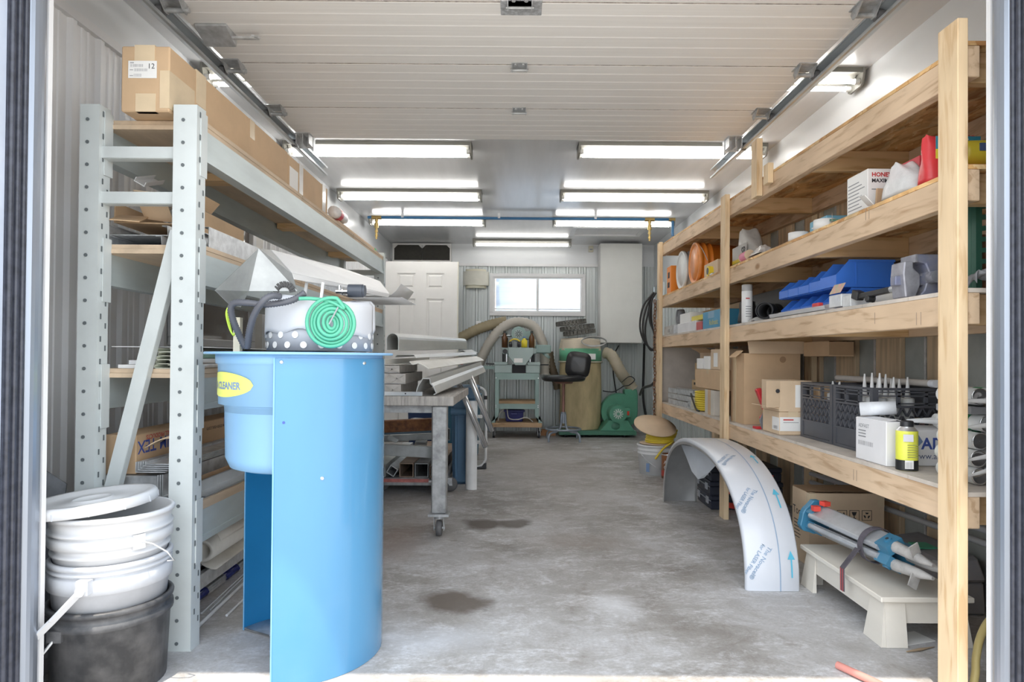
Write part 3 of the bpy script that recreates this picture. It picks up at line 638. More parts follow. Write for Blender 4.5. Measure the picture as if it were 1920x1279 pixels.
for k in range(3): B((-.030, 0, k*.011), (.030, .55, k*.011 + .009)).build('flat_bar', galv, t)
for yy in (.05, .33): MB().lathe([(.036, 0), (.040, .02), (.038, .07), (.040, .12)], 10, Matrix.Translation((0, yy, .016)) @ Matrix.Diagonal((1, 1, .62, 1)) @ Matrix.Rotation(-PI/2, 4, 'X')).build('blue_film', M('blue_film', (.03, .04, .22), .25, var=.5, sc=30, bump=.3), t)
lsec('pale steel angle on the floor in front of the wrapped bundle', -1.108, 2.78, .001, .02, .045, .9, rz=.0, group='steel lengths under the rack')
rod = M('bright_rod', (.80, .84, .88), .25, metal=.2)
for i, (p, q, r, lb_) in enumerate([((360, 1185), (466, 1085), .0075, 'thickest bright steel rod on the floor beneath the rack, nearest the upright'), ((378, 1150), (466, 1068), .004, 'thin bright steel rod behind the thickest rod on the floor'), ((425, 1154), (466, 1115), .005, 'short bright steel rod beside the blue sheet stand'), ((395, 1143), (466, 1073), .004, 'second thin bright steel rod between the other rods')]):
    A_, B_ = PZ(p[0], p[1], r), PZ(q[0], q[1], r); dd = (B_ - A_).normalized()
    o = MB().cyl((0, 0, 0), dd * (.85 if i < 2 else .7), r, n=10).build('steel_rod', rod, loc=A_); tag(o, lb_, 'rod', 'bright steel rods')
# ------------------------------------------------------------------ pails in the left corner
wp = M('pail_white', (.64, .65, .67), .38, var=.06, sc=5); wpd = M('pail_white_dusty', (.56, .58, .62), .5, var=.12, sc=9); bp_ = M('pail_black', (.045, .047, .052), .45, var=.6, sc=16, c2=(.12, .12, .125))
PXc, PYc = -1.185, 1.885
def pail(name, label, loc, r0, r1, h, mat, rings=(), wall=.006, group='stacked pails', rot=(0,0,0)):
    t = thing(name, label, 'pail', loc, rot=rot, group=group)
    pr = [(.002, .001), (r0, .001)]
    def rr(z): return r0 + (r1 - r0) * z / h
    for z, dz, dr in sorted(rings):
        pr += [(rr(z), z), (rr(z) + dr, z + .003), (rr(z) + dr, z + dz - .003), (rr(z), z + dz)]
    pr += [(r1, h - .014), (r1 + .006, h - .013), (r1 + .007, h - .004), (r1 + .003, h), (r1 - wall, h), (r0 - wall, .006), (.002, .006)]
    MB().lathe(pr, 40).build('body', mat, t); return t
p = pail('black_pail', 'dusty black plastic pail at the bottom of the stack in the corner', (PXc, PYc, 0), .145, .156, .250, bp_, [(.195, .022, .008)])
hb = MB().tube([(-.055, -.152, .185), (-.09, -.175, .13), (-.12, -.17, .06), (-.13, -.15, .02), (-.125, -.145, .012)], .004, 8).build('bail', galv, p)
MB().box((-.075, -.158, .175), (-.035, -.140, .205)).build('bail_ear', bp_, p)
p = pail('white_pail', 'lower white plastic pail nested inside the black pail', (PXc, PYc, .120), .136, .152, .255, wpd, [(.175, .045, .010), (.225, .012, .007)])
MB().box((.012, -.172, .188), (.044, -.150, .226)).build('bail_ear', wpd, p)
hp = [Vector((.028, -.176, .200)), Vector((-.03, -.20, .13)), Vector((-.10, -.215, .055)), Vector((-.15, -.205, .02)), Vector((-.175, -.17, .012)), Vector((-.18, -.12, .03))]
hb = MB()
for i in range(len(hp) - 1): hb.bar(hp[i], hp[i+1], .006, .020, (0, -1, .9))
hb.cyl((.028, -.182, .200), (.028, -.172, .200), .013, n=14); hb.build('bail', wp, p)
p = pail('white_pail', 'upper white plastic pail with ribbed rim under the tilted lid', (PXc, PYc, .279), .134, .156, .225, wp, [(.110, .012, .007), (.135, .030, .010), (.170, .012, .008)])
MB().tube([(.135, -.085, .150), (.17, -.09, .145), (.205, -.08, .12), (.215, -.06, .09), (.19, -.05, .085)], .0022, 6).build('bail', galv, p); MB().cb((.128, -.085, .150), (.012, .03, .04), (0, 0, -.6)).build('bail_ear', wp, p)
ld = thing('pail_lid', 'white pail lid lying tilted on the upper white pail', 'lid', (PXc - .052, PYc - .01, .524), rot=(.02, -.085, 0))
MB().lathe([(.001, .006), (.045, .006), (.047, .010), (.052, .010), (.054, .006), (.135, .005), (.140, .014), (.162, .014), (.167, .006), (.167, -.014), (.163, -.016), (.161, .004), (.001, .001)], 48).build('disc', wp, ld)
tb = MB()
for i in range(12): a = 2*PI*i/12; tb.cb((.1675*math.cos(a), .1675*math.sin(a), -.006), (.002, .004, .018), (0, 0, a))
o = tb.build('tear_notch', wpd, ld); o['kind'] = 'stuff'
p = pail('white_pail', 'white pail bottom showing beside the door jamb behind the black pail', (-1.475, 1.90, .0), .085, .09, .16, wpd, [(.05, .01, .005)], group=None)
o = MB().grid(lambda u, v: (-.10 + .16*u + .01*math.sin(v*5), .0 + .10*v, .62*v - .10*u*v), 8, 12, .006).build('leaning_mat', M('dark_mat', (.20, .21, .23), .7, var=.35, sc=9), loc=(-1.545, 2.03, .002)); tag(o, 'dark grey rubber mat leaning in the corner behind the pails', 'mat')
# ------------------------------------------------------------------ blue parts washer
DX, DY, DR = -.707, 2.105, .266
blue = M('blue_sheet_paint', (.085, .27, .48), .24, var=.06, sc=3, st=(1, 1, .3), coat=.5); blued = M('blue_sheet_inside', (.02, .21, .46), .4, var=.08, sc=4); tankm = M('blue_tank_plastic', (.25, .48, .76), .38, var=.04, sc=3)
pw = thing('parts_washer', 'bright blue parts washer with a curved sheet stand and stepped tank', 'machine', (DX, DY, 0))
a0, a1 = math.radians(-88), math.radians(152)
MB().lathe([(DR, 0.001), (DR, .945)], 48, None, a0, a1).lathe([(DR, .001), (DR - .002, .001)], 48, None, a0, a1).lathe([(DR - .001, .945), (DR, .945)], 48, None, a0, a1).build('stand_sheet', blue, pw)
MB().lathe([(DR - .002, .002), (DR - .002, .944)], 48, None, a0, a1).build('stand_lining', blued, pw)
MB().lathe([(.14, .004), (DR - .004, .004), (DR - .004, .010), (.14, .010), (.14, .004)], 40, None, a0, a1).build('base_ring', galvd, pw)
for k in (a0, a1):
    c_, s_ = math.cos(k), math.sin(k)
    MB().bar((DR*c_, DR*s_, .001), (DR*c_, DR*s_, .945), .004, .004, (c_, s_, 0)).build('edge', M('blue_edge', (.22, .50, .80), .35), pw)
for u, v in ((528, 679), (604, 897), (683, 681)):
    d_ = ray(u, v); # where the line of sight meets the sheet
    q = CAM - Vector((DX, DY, 0)); A2 = d_.x**2 + d_.y**2; B2 = 2*(q.x*d_.x + q.y*d_.y); C2 = q.x**2 + q.y**2 - DR**2; disc = B2*B2 - 4*A2*C2
    if disc > 0:
        tt = (-B2 - math.sqrt(disc)) / (2*A2); P_ = q + d_*tt; n_ = Vector((P_.x, P_.y, 0)).normalized()
        MB().cyl(P_, P_ + n_*.004, .006, .004, 10).build('rivet', alu, pw)
P_ = Vector((math.cos(math.radians(-82))*DR, math.sin(math.radians(-82))*DR, .76)); n_ = Vector((P_.x, P_.y, 0)).normalized()
MB().cyl(P_, P_ + n_*.0008, .004, n=10).build('bolt_hole', inkb, pw)
tk = MB().lathe([(.001, .595), (.19, .597), (.215, .605), (.228, .635), (.232, .795), (.236, .800), (.250, .803), (.252, .925), (.259, .928), (.260, .962), (.245, .962), (.22, .62), (.001, .612)], 48).build('tank', tankm, pw)
MB().lathe([(.20, .9635), (.292, .9635), (.294, .960), (.292, .956), (.255, .956)], 48).build('rim', tankm, tk)
# oval label on the tank
yel = M('label_yellow', (.84, .90, .20), .45, var=.04)
def ontank(mb, r, name, mat, ang, z, par):
    vs = []
    for x, yv, zz in mb.v: a = ang + x / r; vs.append((r*math.cos(a), r*math.sin(a), z + yv))
    mb.v = vs; mb.keepn = True; return mb.build(name, mat, par)
el = MB(); vs = [(0, 0, 0)] + [(.145*math.cos(2*PI*i/40), .038*math.sin(2*PI*i/40), 0) for i in range(40)]
for ring in range(1, 9): pass
el.grid(lambda u, v: ((u*2 - 1)*.145, (v*2 - 1)*.038*math.sqrt(max(0, 1 - (u*2 - 1)**2)), 0), 30, 2)
lab = ontank(el, .2525, 'label', yel, math.radians(-136.5), .865, tk)
def texttank(body, size, mat, r, ang, z, par, sx=1, bold=0):
    o = text('lettering', body, size, mat, par, align='LEFT', sx=sx, bold=bold)
    for v in o.data.vertices: a = ang + v.co.x / r; v.co = Vector((r*math.cos(a), r*math.sin(a), z + v.co.y))
    return o
texttank('A CLEANER', .030, M('label_blue_grey', (.20, .30, .50), .5), .2532, math.radians(-149.5), .852, lab, 1.0, .001)
[ontank(MB().grid(lambda u, v: (.007*u, .022*v, 0), 1, 1), .2332, 'print', inkb, math.radians(-168 + 3*i), .735, tk) for i in range(3)]
# ---- what stands on the washer
ZW = .9645
bas = thing('perforated_basket', 'grey basket dotted with round holes and white cloth, standing on the blue washer', 'basket', (-.655, 2.13, ZW))
gdr = M('basket_grey', (.42, .44, .48), .45, var=.06, sc=4)
MB().lathe([(.001, .004), (.168, .004), (.170, .10), (.167, .10), (.165, .008), (.001, .008)], 48).build('drum', gdr, bas)
for row, (zz, off) in enumerate(((.022, 0), (.053, .5))):
    for i in range(20):
        a = 2*PI*(i + off)/20
        if math.sin(a) < .35:
            c_ = Vector((.1705*math.cos(a), .1705*math.sin(a), zz)); n_ = Vector((math.cos(a), math.sin(a), 0)); MB().cyl(c_ - n_*.001, c_ + n_*.0008, .0105, n=12).build('hole_liner', paper, bas)
cl = MB()
def cloth(u, v):
    a = 2*PI*u; r = .174 + .004*math.sin(a*7) * (1-v) - (.06*(v - .75)*4 if v > .75 else 0)
    z0 = .055 + .012*math.sin(a*3 + 1) + .010*math.sin(a*7)
    return (r*math.cos(a), r*math.sin(a), z0 + (.166 + .010*math.sin(a*2) - z0)*min(1, v/.78) + (.004 if v > .78 else 0))
cl.grid(cloth, 60, 10, .004).build('cloth', M('cloth_white', (.62, .64, .68), .8, var=.05, sc=6, bump=.1), bas)
# hood of bent sheet metal
hd = thing('sheet_hood', 'bent galvanised sheet hood resting on the basket, half under white film', 'hood', (-.70, 2.08, 1.145))
hs = M('hood_metal', (.36, .37, .365), .34, metal=.35, var=.25, sc=7); hfilm = M('white_film', (.58, .58, .58), .35, var=.06, sc=9)
def poly(pts, th, nx):      # flat polygon with thickness, world points
    c_ = sum((Vector(p) for p in pts), Vector()) / len(pts); n = (Vector(pts[1]) - Vector(pts[0])).cross(Vector(pts[2]) - Vector(pts[0])).normalized() * th
    N = len(pts); return MB().add([Vector(p) for p in pts] + [Vector(p) + n for p in pts], [tuple(range(N)), tuple(range(2*N-1, N-1, -1))] + [(i, (i+1) % N, N + (i+1) % N, N+i) for i in range(N)])
A_, B_, C_, D_, E_ = PY(485, 466, 1.98), PY(403, 544, 2.10), PY(429, 570, 2.12), PY(452, 576, 2.06), PY(467, 546, 1.96)
poly([A_, B_, C_, D_, E_], .0015, 0).at(hd).build('side_panel', hs, hd)
F_, G_, H_ = PY(508, 469, 2.06), PY(548, 513, 1.96), PY(558, 546, 1.98)
poly([A_, E_, H_, G_, F_], .0015, 0).at(hd).build('inner_panel', hs, hd)
I_, J_, K_ = PY(640, 503, 2.60), PY(712, 528, 2.68), PY(730, 552, 2.5)
poly([F_, G_, K_, J_, I_], .002, 0).at(hd).build('top_sheet', hfilm, hd)
poly([G_, PY(551, 524, 1.962), PY(727, 558, 2.5), K_], .002, 0).at(hd).build('lip', hfilm, hd)
MB().cyl(PY(493, 479, 2.0), PY(493, 479, 1.98), .006, n=10).at(hd).build('rivet', alu, hd)
rv = MB(); c_ = PY(533, 548, 1.972)
for i in range(9):
    a = PI*(.05 + .9*i/8); d_ = Vector((math.cos(a), 0, math.sin(a))); rv.bar(c_ + d_*.016, c_ + d_*.034, .003, .008, (-d_.z, 0, d_.x))
o = rv.at(hd).build('vent_slots', M('slot_dark', (.05, .05, .05), .6), hd); o['kind'] = 'stuff'
for u_, v0, v1 in ((606, 530, 562), (575, 530, 560)): MB().bar(PY(u_, v0, 2.05), PY(u_ - 4, v1, 2.05), .008, .008).at(hd).build('prop', vin, hd)
# pump under the hood
pm = thing('pump_motor', 'small dark pump motor with chrome fitting under the sheet hood', 'pump', (PY(668, 575, 2.10).x, 2.10, 1.152)); pm.scale = (.72, .72, .72)
MB().cyl((-.035, 0, .022), (.03, 0, .022), .030, n=20).cyl((.03, 0, .022), (.04, 0, .022), .026, n=20).build('motor', M('motor_dark', (.06, .07, .09), .4), pm)
MB().cyl((-.09, -.01, .018), (-.035, -.01, .018), .010, n=12).cyl((-.075, -.01, .018), (-.075, -.01, .045), .007, n=10).cyl((-.06, -.012, .018), (-.055, -.012, .018), .018, n=16).build('fitting', chrome, pm)
def smooth_path(pts, n=8):
    P_ = [Vector(p) for p in pts]; out = []
    for i in range(len(P_) - 1):
        p0, p1, p2, p3 = P_[max(i-1, 0)], P_[i], P_[i+1], P_[min(i+2, len(P_)-1)]
        for k in range(n):
            t = k/n; out.append(.5*((2*p1) + (p2-p0)*t + (2*p0-5*p1+4*p2-p3)*t*t + (3*p1-p0-3*p2+p3)*t*t*t))
    return out + [P_[-1]]
def ribbed(mb, pts, r, step, amp, n=10):    # corrugated hose: radius alternates along the path
    path = smooth_path(pts, 24); acc = [0]
    for i in range(1, len(path)): acc.append(acc[-1] + (path[i]-path[i-1]).length)
    N = int(acc[-1]/step); q = []; j = 0
    for k in range(N+1):
        s = acc[-1]*k/N
        while j < len(acc)-2 and acc[j+1] < s: j += 1
        f_ = (s-acc[j])/max(1e-9, acc[j+1]-acc[j]); q.append(path[j].lerp(path[j+1], f_))
    return mb.tube(q, [r + (amp if k % 2 else -amp) for k in range(N+1)], n)
hosem = M('hose_grey', (.10, .105, .125), .45, var=.15)
for pts, lb_ in (([PY(460, 653, 2.0), PY(450, 632, 1.99), PY(437, 600, 1.96), PY(433, 578, 1.94), PY(441, 568, 1.93), PY(465, 568, 1.92), PY(500, 571, 1.92), PY(545, 564, 1.93), PY(572, 549, 1.93)], 'dark corrugated hose looping far left over the blue washer'), ([PY(464, 653, 1.955), PY(467, 625, 1.935), PY(476, 592, 1.905), PY(492, 566, 1.883), PY(508, 555, 1.89), PY(526, 556, 1.915)], 'dark corrugated hose arching up to the fan vent of the sheet hood')):
    o = ribbed(MB(), pts, .0098, .004, .0011).build('corrugated_hose', hosem); tag(o, lb_, 'hose', 'corrugated hoses')
c_ = PY(622, 606, 1.925); gp = []
for i in range(0, 6*36 + 1):
    a = -2*PI*i/36 + 1.35; r = .012 + .0107*i/36; sx = 1.0; sq = 1 - .35*max(0, 1 - i/120)
    gp.append(c_ + Vector((r*sq*math.cos(a), .006*math.sin(i*.05), r*math.sin(a))))
end = gp[-1]
gp += [Vector(p) for p in smooth_path([end, PY(645, 578, 1.92), PY(618, 565, 1.925), PY(585, 560, 1.925), PY(560, 560, 1.91)], 8)[1:]]
t = thing('green_hose', 'flat coil of mint green hose hung in front of the dotted basket', 'hose', c_)
MB().tube(gp, .0058, 10).at(t).build('coil', M('mint_hose', (.09, .42, .28), .35, var=.06), t)
MB().bar(PY(634, 576, 1.912), PY(617, 608, 1.912), .004, .002, (0, 1, 0)).at(t).build('tie', inkg, t)
o = MB().tube(smooth_path([PY(430, 572, 2.03), PY(424, 588, 2.025), PY(430, 615, 2.03), PY(438, 628, 2.03), PY(441, 612, 2.035), PY(433, 592, 2.03), PY(430, 575, 2.04), PY(427, 590, 2.04), PY(434, 622, 2.04), PY(439, 630, 2.04)], 6), .0026, 6).build('lime_cord', M('lime_cord', (.55, .78, .08), .4)); tag(o, 'lime green cord bundle hanging beside the corrugated hoses', 'cord')
o = B((-.011, -.011, 0), (.011, .011, .115)).build('cream_stub', M('cream_plastic', (.80, .74, .58), .5), loc=(PY(446, 640, 2.14).x, 2.14, ZW)); tag(o, 'cream plastic upright stub at the left of the dotted basket', 'post')
# ------------------------------------------------------------------ welding table and what is piled on it
steelt = M('table_steel', (.40, .41, .42), .5, metal=.5, var=.35, sc=18, bump=.05); slabm = M('table_slab', (.42, .40, .38), .7, var=.35, sc=14, st=(5, 1, .6))
tb = thing('welding_table', 'heavy steel legged work table on castors behind the blue washer', 'table', (-.66, 3.9, 0))
B((-1.02, 3.38, .695), (-.335, 4.42, .745)).at(tb).build('tabletop', slabm, tb, bevel=.004)
B((-1.0, 3.42, .655), (-.39, 3.46, .694)).at(tb).build('apron', steelt, tb); B((-1.0, 4.34, .655), (-.39, 4.38, .694)).at(tb).build('apron', steelt, tb)
for x, y in ((-.41, 3.425), (-.97, 3.425), (-.535, 4.36), (-.97, 4.36)):
    l = B((x - .040, y - .035, .125), (x + .040, y + .035, .694)).at(tb).build('leg', steelt, tb, bevel=.006)
    c = MB().box((x - .055, y - .05, .112), (x + .055, y + .05, .124)); 
    for s in (-1, 1): c.prism([(y - .02, .112), (y + .02, .112), (y + .012, .03), (y - .012, .03)], 'x', x + s*.026 - .002, x + s*.026 + .002)
    c.cyl((x - .03, y, .043), (x + .03, y, .043), .006, n=8).cyl((x, y, .095), (x, y, .112), .028, n=12).at(tb).build('castor_fork', galvd, l)
    MB().lathe([(.012, -.016), (.030, -.016), (.040, -.014), (.042, 0), (.040, .014), (.030, .016), (.012, .016)], 20, Matrix.Translation((x, y, .0425)) @ Matrix.Rotation(PI/2, 4, 'Y')).at(tb).build('castor_wheel', M('castor_rubber', (.12, .12, .125), .6, var=.3), l)
latm = M('cast_lattice', (.52, .49, .46), .45, metal=.45, var=.2, sc=12)
def lattice(label, x0, x1, y0, y1, z0, h, sc=1):
    t = thing('cast_grate', label, 'grate', (x0, y0, z0), group='cast lattice grates on the work table')
    L_, D_ = x1 - x0, y1 - y0
    MB().box((0, 0, 0), (L_, D_, .004)).build('back_plate', M('grate_plate', (.46, .45, .45), .5, metal=.4, var=.15), t)
    fr = MB().box((0, 0, .004), (L_, .008, h)).box((0, D_ - .008, .004), (L_, D_, h)).box((0, .008, .004), (.008, D_ - .008, h)).box((L_ - .008, .008, .004), (L_, D_ - .008, h)); fr.build('rim', latm, t)
    rb = MB(); n = 5
    for i in range(n):
        a = .01 + (L_ - .02)*i/n; b = .01 + (L_ - .02)*(i + 1)/n
        for q0, q1 in ((0, .5), (.5, 1)):
            rb.bar((a, .008 + (D_ - .016)*q0, h*.6), (b, .008 + (D_ - .016)*q1, h*.6), .006, h*.7); rb.bar((b, .008 + (D_ - .016)*q0, h*.6), (a, .008 + (D_ - .016)*q1, h*.6), .006, h*.7)
    for i in range(1, n): rb.bar((.01 + (L_ - .02)*i/n, .008, h*.55), (.01 + (L_ - .02)*i/n, D_ - .008, h*.55), .005, h*.6)
    # ribs on the edge that faces the door
    for i in range(n):
        a = .004 + (L_ - .01)*i/n; b = .004 + (L_ - .01)*(i+1)/n
        rb.bar((a, -.003, .006), (b, -.003, h - .004), .006, .006); rb.bar((b, -.003, .006), (a, -.003, h - .004), .006, .006)
    o = rb.build('lattice', latm, t); o['kind'] = 'stuff'; return t
lattice('lowest cast lattice grate on the work table, its edge above the front leg', -1.01, -.62, 3.42, 4.0, .746, .060)
lattice('middle cast lattice grate of the three stacked on the work table', -1.01, -.60, 3.44, 4.05, .808, .055)
lattice('topmost cast lattice grate of the three stacked on the work table', -1.0, -.64, 3.48, 4.1, .865, .040)
o = B((0, 0, 0), (.30, .012, .022)).build('flat_bar', alu, loc=(-.80, 3.386, .747), bevel=.001); tag(o, 'flat bar with two holes on the front edge of the work table', 'bar')
for x in (.09, .21): MB().cyl((x, -.0006, .012), (x, .0005, .012), .004, n=8).build('hole', ink, o)
def extr(label, prof, p0, p1, mat, th=.004, up=(0,0,1), name='aluminium_extrusion', cat='extrusion', grp='aluminium extrusions on the work table'):
    p0, p1 = Vector(p0), Vector(p1); d = (p1 - p0); L_ = d.length; d.normalize(); sx = d.cross(Vector(up)).normalized(); uz = sx.cross(d)
    mb = MB().strip(prof, 'y', 0, L_, th); R = Matrix((sx, d, uz)).transposed().to_4x4()
    o = mb.xf(R).build(name, mat, loc=p0); return tag(o, label, cat, grp)
alp = M('extrusion_pale', (.66, .67, .66), .38, metal=.45, var=.12, sc=7, st=(1, .2, 1)); alw = M('extrusion_white', (.80, .79, .74), .4, var=.08, sc=8)
arch = [(-.032, -.04), (-.032, .02)] + [(.032*math.cos(a), .02 + .032*math.sin(a)) for a in [PI - PI*i/8 for i in range(9)]] + [(.032, -.04), (.012, -.04)]
extr('arch topped hollow extrusion lying highest on the work table pile', arch, PY(736, 643, 3.60), PY(868, 646, 6.0), alp, .005)
extr('pale flat extrusion in front of the arch topped one', [(-.06, .0), (-.05, .012), (.05, .012), (.06, -.005)], PY(760, 670, 3.65), PY(880, 664, 5.3), alp, .004)
extr('cream ridged extrusion slanting toward the table corner', [(-.05, .02), (-.03, .004), (.0, .012), (.03, 0), (.06, -.02)], PY(784, 686, 3.50), PY(893, 672, 5.2), alw, .006)
lg_ = extr('grey gutter shaped extrusion with two slanting legs at the table edge', [(-.055, -.055), (-.045, -.02), (-.02, .02), (.015, .02), (.018, -.005), (.034, -.02), (.050, -.055), (.036, -.060)], PY(800, 718, 3.42), PY(898, 684, 5.1), alp, .006)
for p, q in (((861, 722, 4.47), (911, 838, 4.58)), ((881, 706, 4.48), (922, 808, 4.66))):
    A_, B_ = PY(*p), PY(*q); o = MB().pipe(A_, B_, .021, .016, 14).at(lg_).build('leg', M('leg_alu', (.80, .81, .82), .2, metal=.7), lg_)
    for s in (-.012, .012): MB().bar(A_ + Vector((s, -.021, 0)), B_ + Vector((s, -.021, 0)), .003, .003).at(lg_).build('groove', inkg, o)
extr('dull flashing strip at the back of the table pile', [(-.08, 0), (0, .02), (.06, -.01)], PY(868, 662, 5.42), PY(884, 660, 6.2), M('flashing', (.58, .58, .56), .4, metal=.5, var=.15), .003)
extr('thin white angle in the middle of the table pile', [(-.03, .03), (-.03, 0), (.05, 0)], PY(730, 684, 3.52), PY(812, 678, 4.6), alw, .003)
o = B((-.04, -.04, 0), (.04, .04, .03)).build('red_clip', M('red_plastic', (.62, .03, .05), .35), loc=PY(858, 684, 4.7), bevel=.004); tag(o, 'small red plastic clip on the table pile', 'clip')
# ---- low trolley with steel stock behind the table leg
tr = thing('steel_trolley', 'low trolley with a red striped front edge and castors behind the table leg', 'trolley', (-.77, 5.1, 0))
B((-1.02, 4.45, .060), (-.50, 5.8, .115)).at(tr).build('deck', steelt, tr, bevel=.004)
B((-1.02, 4.444, .085), (-.50, 4.4505, .108)).at(tr).build('red_stripe', M('worn_red', (.60, .20, .18), .6, var=.4, sc=16), tr)
for x, y in ((-.475, 4.56), (-.96, 4.56), (-.475, 5.7), (-.96, 5.7)):
    f_ = MB().box((x - .045, y - .03, .092), (x + .02, y + .03, .10)).prism([(x - .03, .092), (x + .018, .092), (x + .022, .045), (x + .002, .045)], 'y', y - .022, y - .018).at(tr).build('castor_fork', galvd, tr)
    MB().lathe([(.010, -.014), (.036, -.014), (.050, -.012), (.052, 0), (.050, .012), (.036, .014), (.010, .014)], 22, Matrix.Translation((x + .005, y, .0525)) @ Matrix.Rotation(PI/2, 4, 'X')).at(tr).build('castor_wheel', M('castor_rubber', (.12, .12, .125), .6), f_)
def boxtube(label, c, w, h, L_, th, mat, rot=(0,0,0), grp='steel box sections on the trolley'):
    mb = MB()
    for a, b in (((-w/2, -h/2), (w/2, -h/2 + th)), ((-w/2, h/2 - th), (w/2, h/2)), ((-w/2, -h/2 + th), (-w/2 + th, h/2 - th)), ((w/2 - th, -h/2 + th), (w/2, h/2 - th))): mb.box((a[0], 0, a[1]), (b[0], L_, b[1]))
    return tag(mb.build('box_section', mat, loc=c, rot=rot), label, 'steel tube', grp)
stl = M('mill_steel', (.36, .37, .38), .5, metal=.6, var=.3, sc=14); rst = M('rusty_steel', (.36, .16, .07), .8, var=.5, sc=22, c2=(.14, .07, .05), bump=.15); rb_ = M('steel_brown', (.36, .27, .21), .6, metal=.4, var=.3, sc=12); gpaint = M('grey_painted_steel', (.52, .55, .56), .45, metal=.3, var=.2, sc=10)
for i, (u, w, mt, ry, lb) in enumerate([(720, .085, gpaint, 0, 'steel box section leftmost on the trolley beside the blue sheet'), (735, .062, gpaint, .55, 'steel box section tipped on its corner on the trolley'), (762, .098, rb_, 0, 'brownish large steel box section in the middle of the trolley'), (790, .095, stl, 0, 'large dark steel box section second from the table leg'), (811, .08, rb_, 0, 'steel box section nearest the table leg on the trolley')]):
    hgt = w if i != 3 else .098
    p = PY(u, 875, 4.47); boxtube(lb, ((-.955, -.865, -.765, -.66, -.565)[i], 4.46, .1165 + (hgt*.5 if ry == 0 else .0435 )), w, hgt if ry == 0 else w, 1.2, .006, mt, (0, ry, 0))
def beam(label, p, q, w, h, mat, name='steel_beam', bev=.003):
    p, q = Vector(p), Vector(q); c = (p + q)/2; mb = MB().bar(p - c, q - c, w, h); return tag(mb.build(name, mat, loc=c, bevel=bev), label, 'beam', 'beams across the trolley')
beam('pale galvanised beam lying across the box sections', PY(712, 842, 4.46), PY(815, 848, 4.46), .05, .078, gpaint)
beam('rusty orange steel beam high on the trolley stack', PY(714, 800, 4.7), PY(818, 795, 4.7), .09, .085, rst)
beam('grey steel beam just below the rusty one', PY(716, 822, 4.75), PY(812, 818, 4.75), .06, .045, gpaint)
beam('blue grey flat steel between the rusty and grey beams', PY(716, 813, 4.85), PY(808, 810, 4.85), .06, .03, M('blue_steel', (.20, .30, .40), .5))
boxtube('short box section stub on top of the pale beam', PY(787, 838, 4.62), .085, .028, .30, .004, gpaint, (0, 0, .1)); boxtube('box section poking out right of the table leg', PY(835, 795, 4.85), .06, .06, .3, .004, gpaint, (0, 0, 1.1))
boxtube('box section poking out lower behind the table leg', PY(838, 815, 4.9), .05, .09, .4, .004, gpaint, (0, 0, .4))
o = poly([PY(730, 815, 4.47), PY(748, 825, 4.46), PY(742, 831, 4.46), PY(726, 823, 4.47)], .004, 0).build('steel_plate', gpaint); tag(o, 'small drilled steel plate on the trolley stack', 'plate', 'beams across the trolley')
# totes under the table
totem = M('tote_blue_dark', (.03, .06, .16), .45, var=.2); tote2 = M('tote_teal', (.05, .16, .26), .45, var=.1)
def tote(name, label, x0, x1, y0, y1, z0, z1, mat, cat='bin'):
    t = thing(name, label, cat, ((x0+x1)/2, (y0+y1)/2, z0)); w, d, h = (x1-x0)/2, (y1-y0)/2, z1-z0; k = .88
    MB().hexa([(-w*k,-d*k,0),(w*k,-d*k,0),(w*k,d*k,0),(-w*k,d*k,0),(-w,-d,h),(w,-d,h),(w,d,h),(-w,d,h)]).build('body', mat, t, bevel=.01)
    MB().box((-w - .012, -d - .012, h - .025), (w + .012, d + .012, h)).build('rim', mat, t, bevel=.006)
    MB().box((-w*.35, -d - .02, h - .06), (w*.35, -d - .0, h - .03)).build('handle', mat, t, bevel=.004); return t
tote('storage_tote', 'dark navy storage tote in the shadow under the work table', -1.02, -.72, 5.95, 6.5, .0, .62, totem, 'tote'); tote('storage_tote', 'teal storage tote beside the navy one under the work table', -.70, -.36, 5.95, 6.4, .0, .60, tote2, 'tote')
# ---- blue wheeled bin, white sheet, step ladder
binm = M('bin_blue', (.10, .20, .33), .5, var=.1, sc=4)
bn = thing('waste_bin', 'blue grey plastic waste bin standing beyond the work table', 'bin', (-.405, 5.02, 0))
MB().hexa([(-.075,-.20,0),(.075,-.20,0),(.075,.20,0),(-.075,.20,0),(-.09,-.25,.70),(.09,-.25,.70),(.09,.25,.70),(-.09,.25,.70)]).build('body', binm, bn, bevel=.02)
MB().box((-.10, -.27, .64), (.10, .27, .73)).build('rim', binm, bn, bevel=.012); MB().cyl((-.085, -.262, .55), (.085, -.262, .55), .025, n=12).build('handle', binm, bn)
for x in (-.05, .03): MB().cyl((x, -.21, .06), (x, -.245, .52), .012, n=8).build('rib', binm, bn)
sr = .05; sc_ = PY(884, 912, 4.62)
o = MB().lathe([(sr, 0), (sr, .64)], 20, None, PI*.75, PI*1.75).lathe([(sr - .002, 0), (sr - .002, .64)], 20, None, PI*.75, PI*1.75).build('curved_sheet', M('sheet_white', (.78, .79, .80), .4), loc=(-.32, 4.66, .001)); tag(o, 'white curved sheet standing in front of the blue waste bin', 'sheet')
sl = thing('step_ladder', 'white tubular step ladder with black feet behind the waste bin', 'ladder', (-.40, 5.52, 0))
tubew = M('tube_white', (.80, .81, .82), .35)
pth = [PY(893, 727, 5.5), PY(903, 728, 5.5), PY(910, 736, 5.5), PY(911, 760, 5.5), PY(911, 850, 5.5), PY(908, 866, 5.5), PY(900, 874, 5.5), PY(886, 876, 5.5), PY(870, 876, 5.5)]
MB().tube(smooth_path([PY(860, 727, 5.5)] + pth, 5), .011, 10).at(sl).build('frame', tubew, sl)
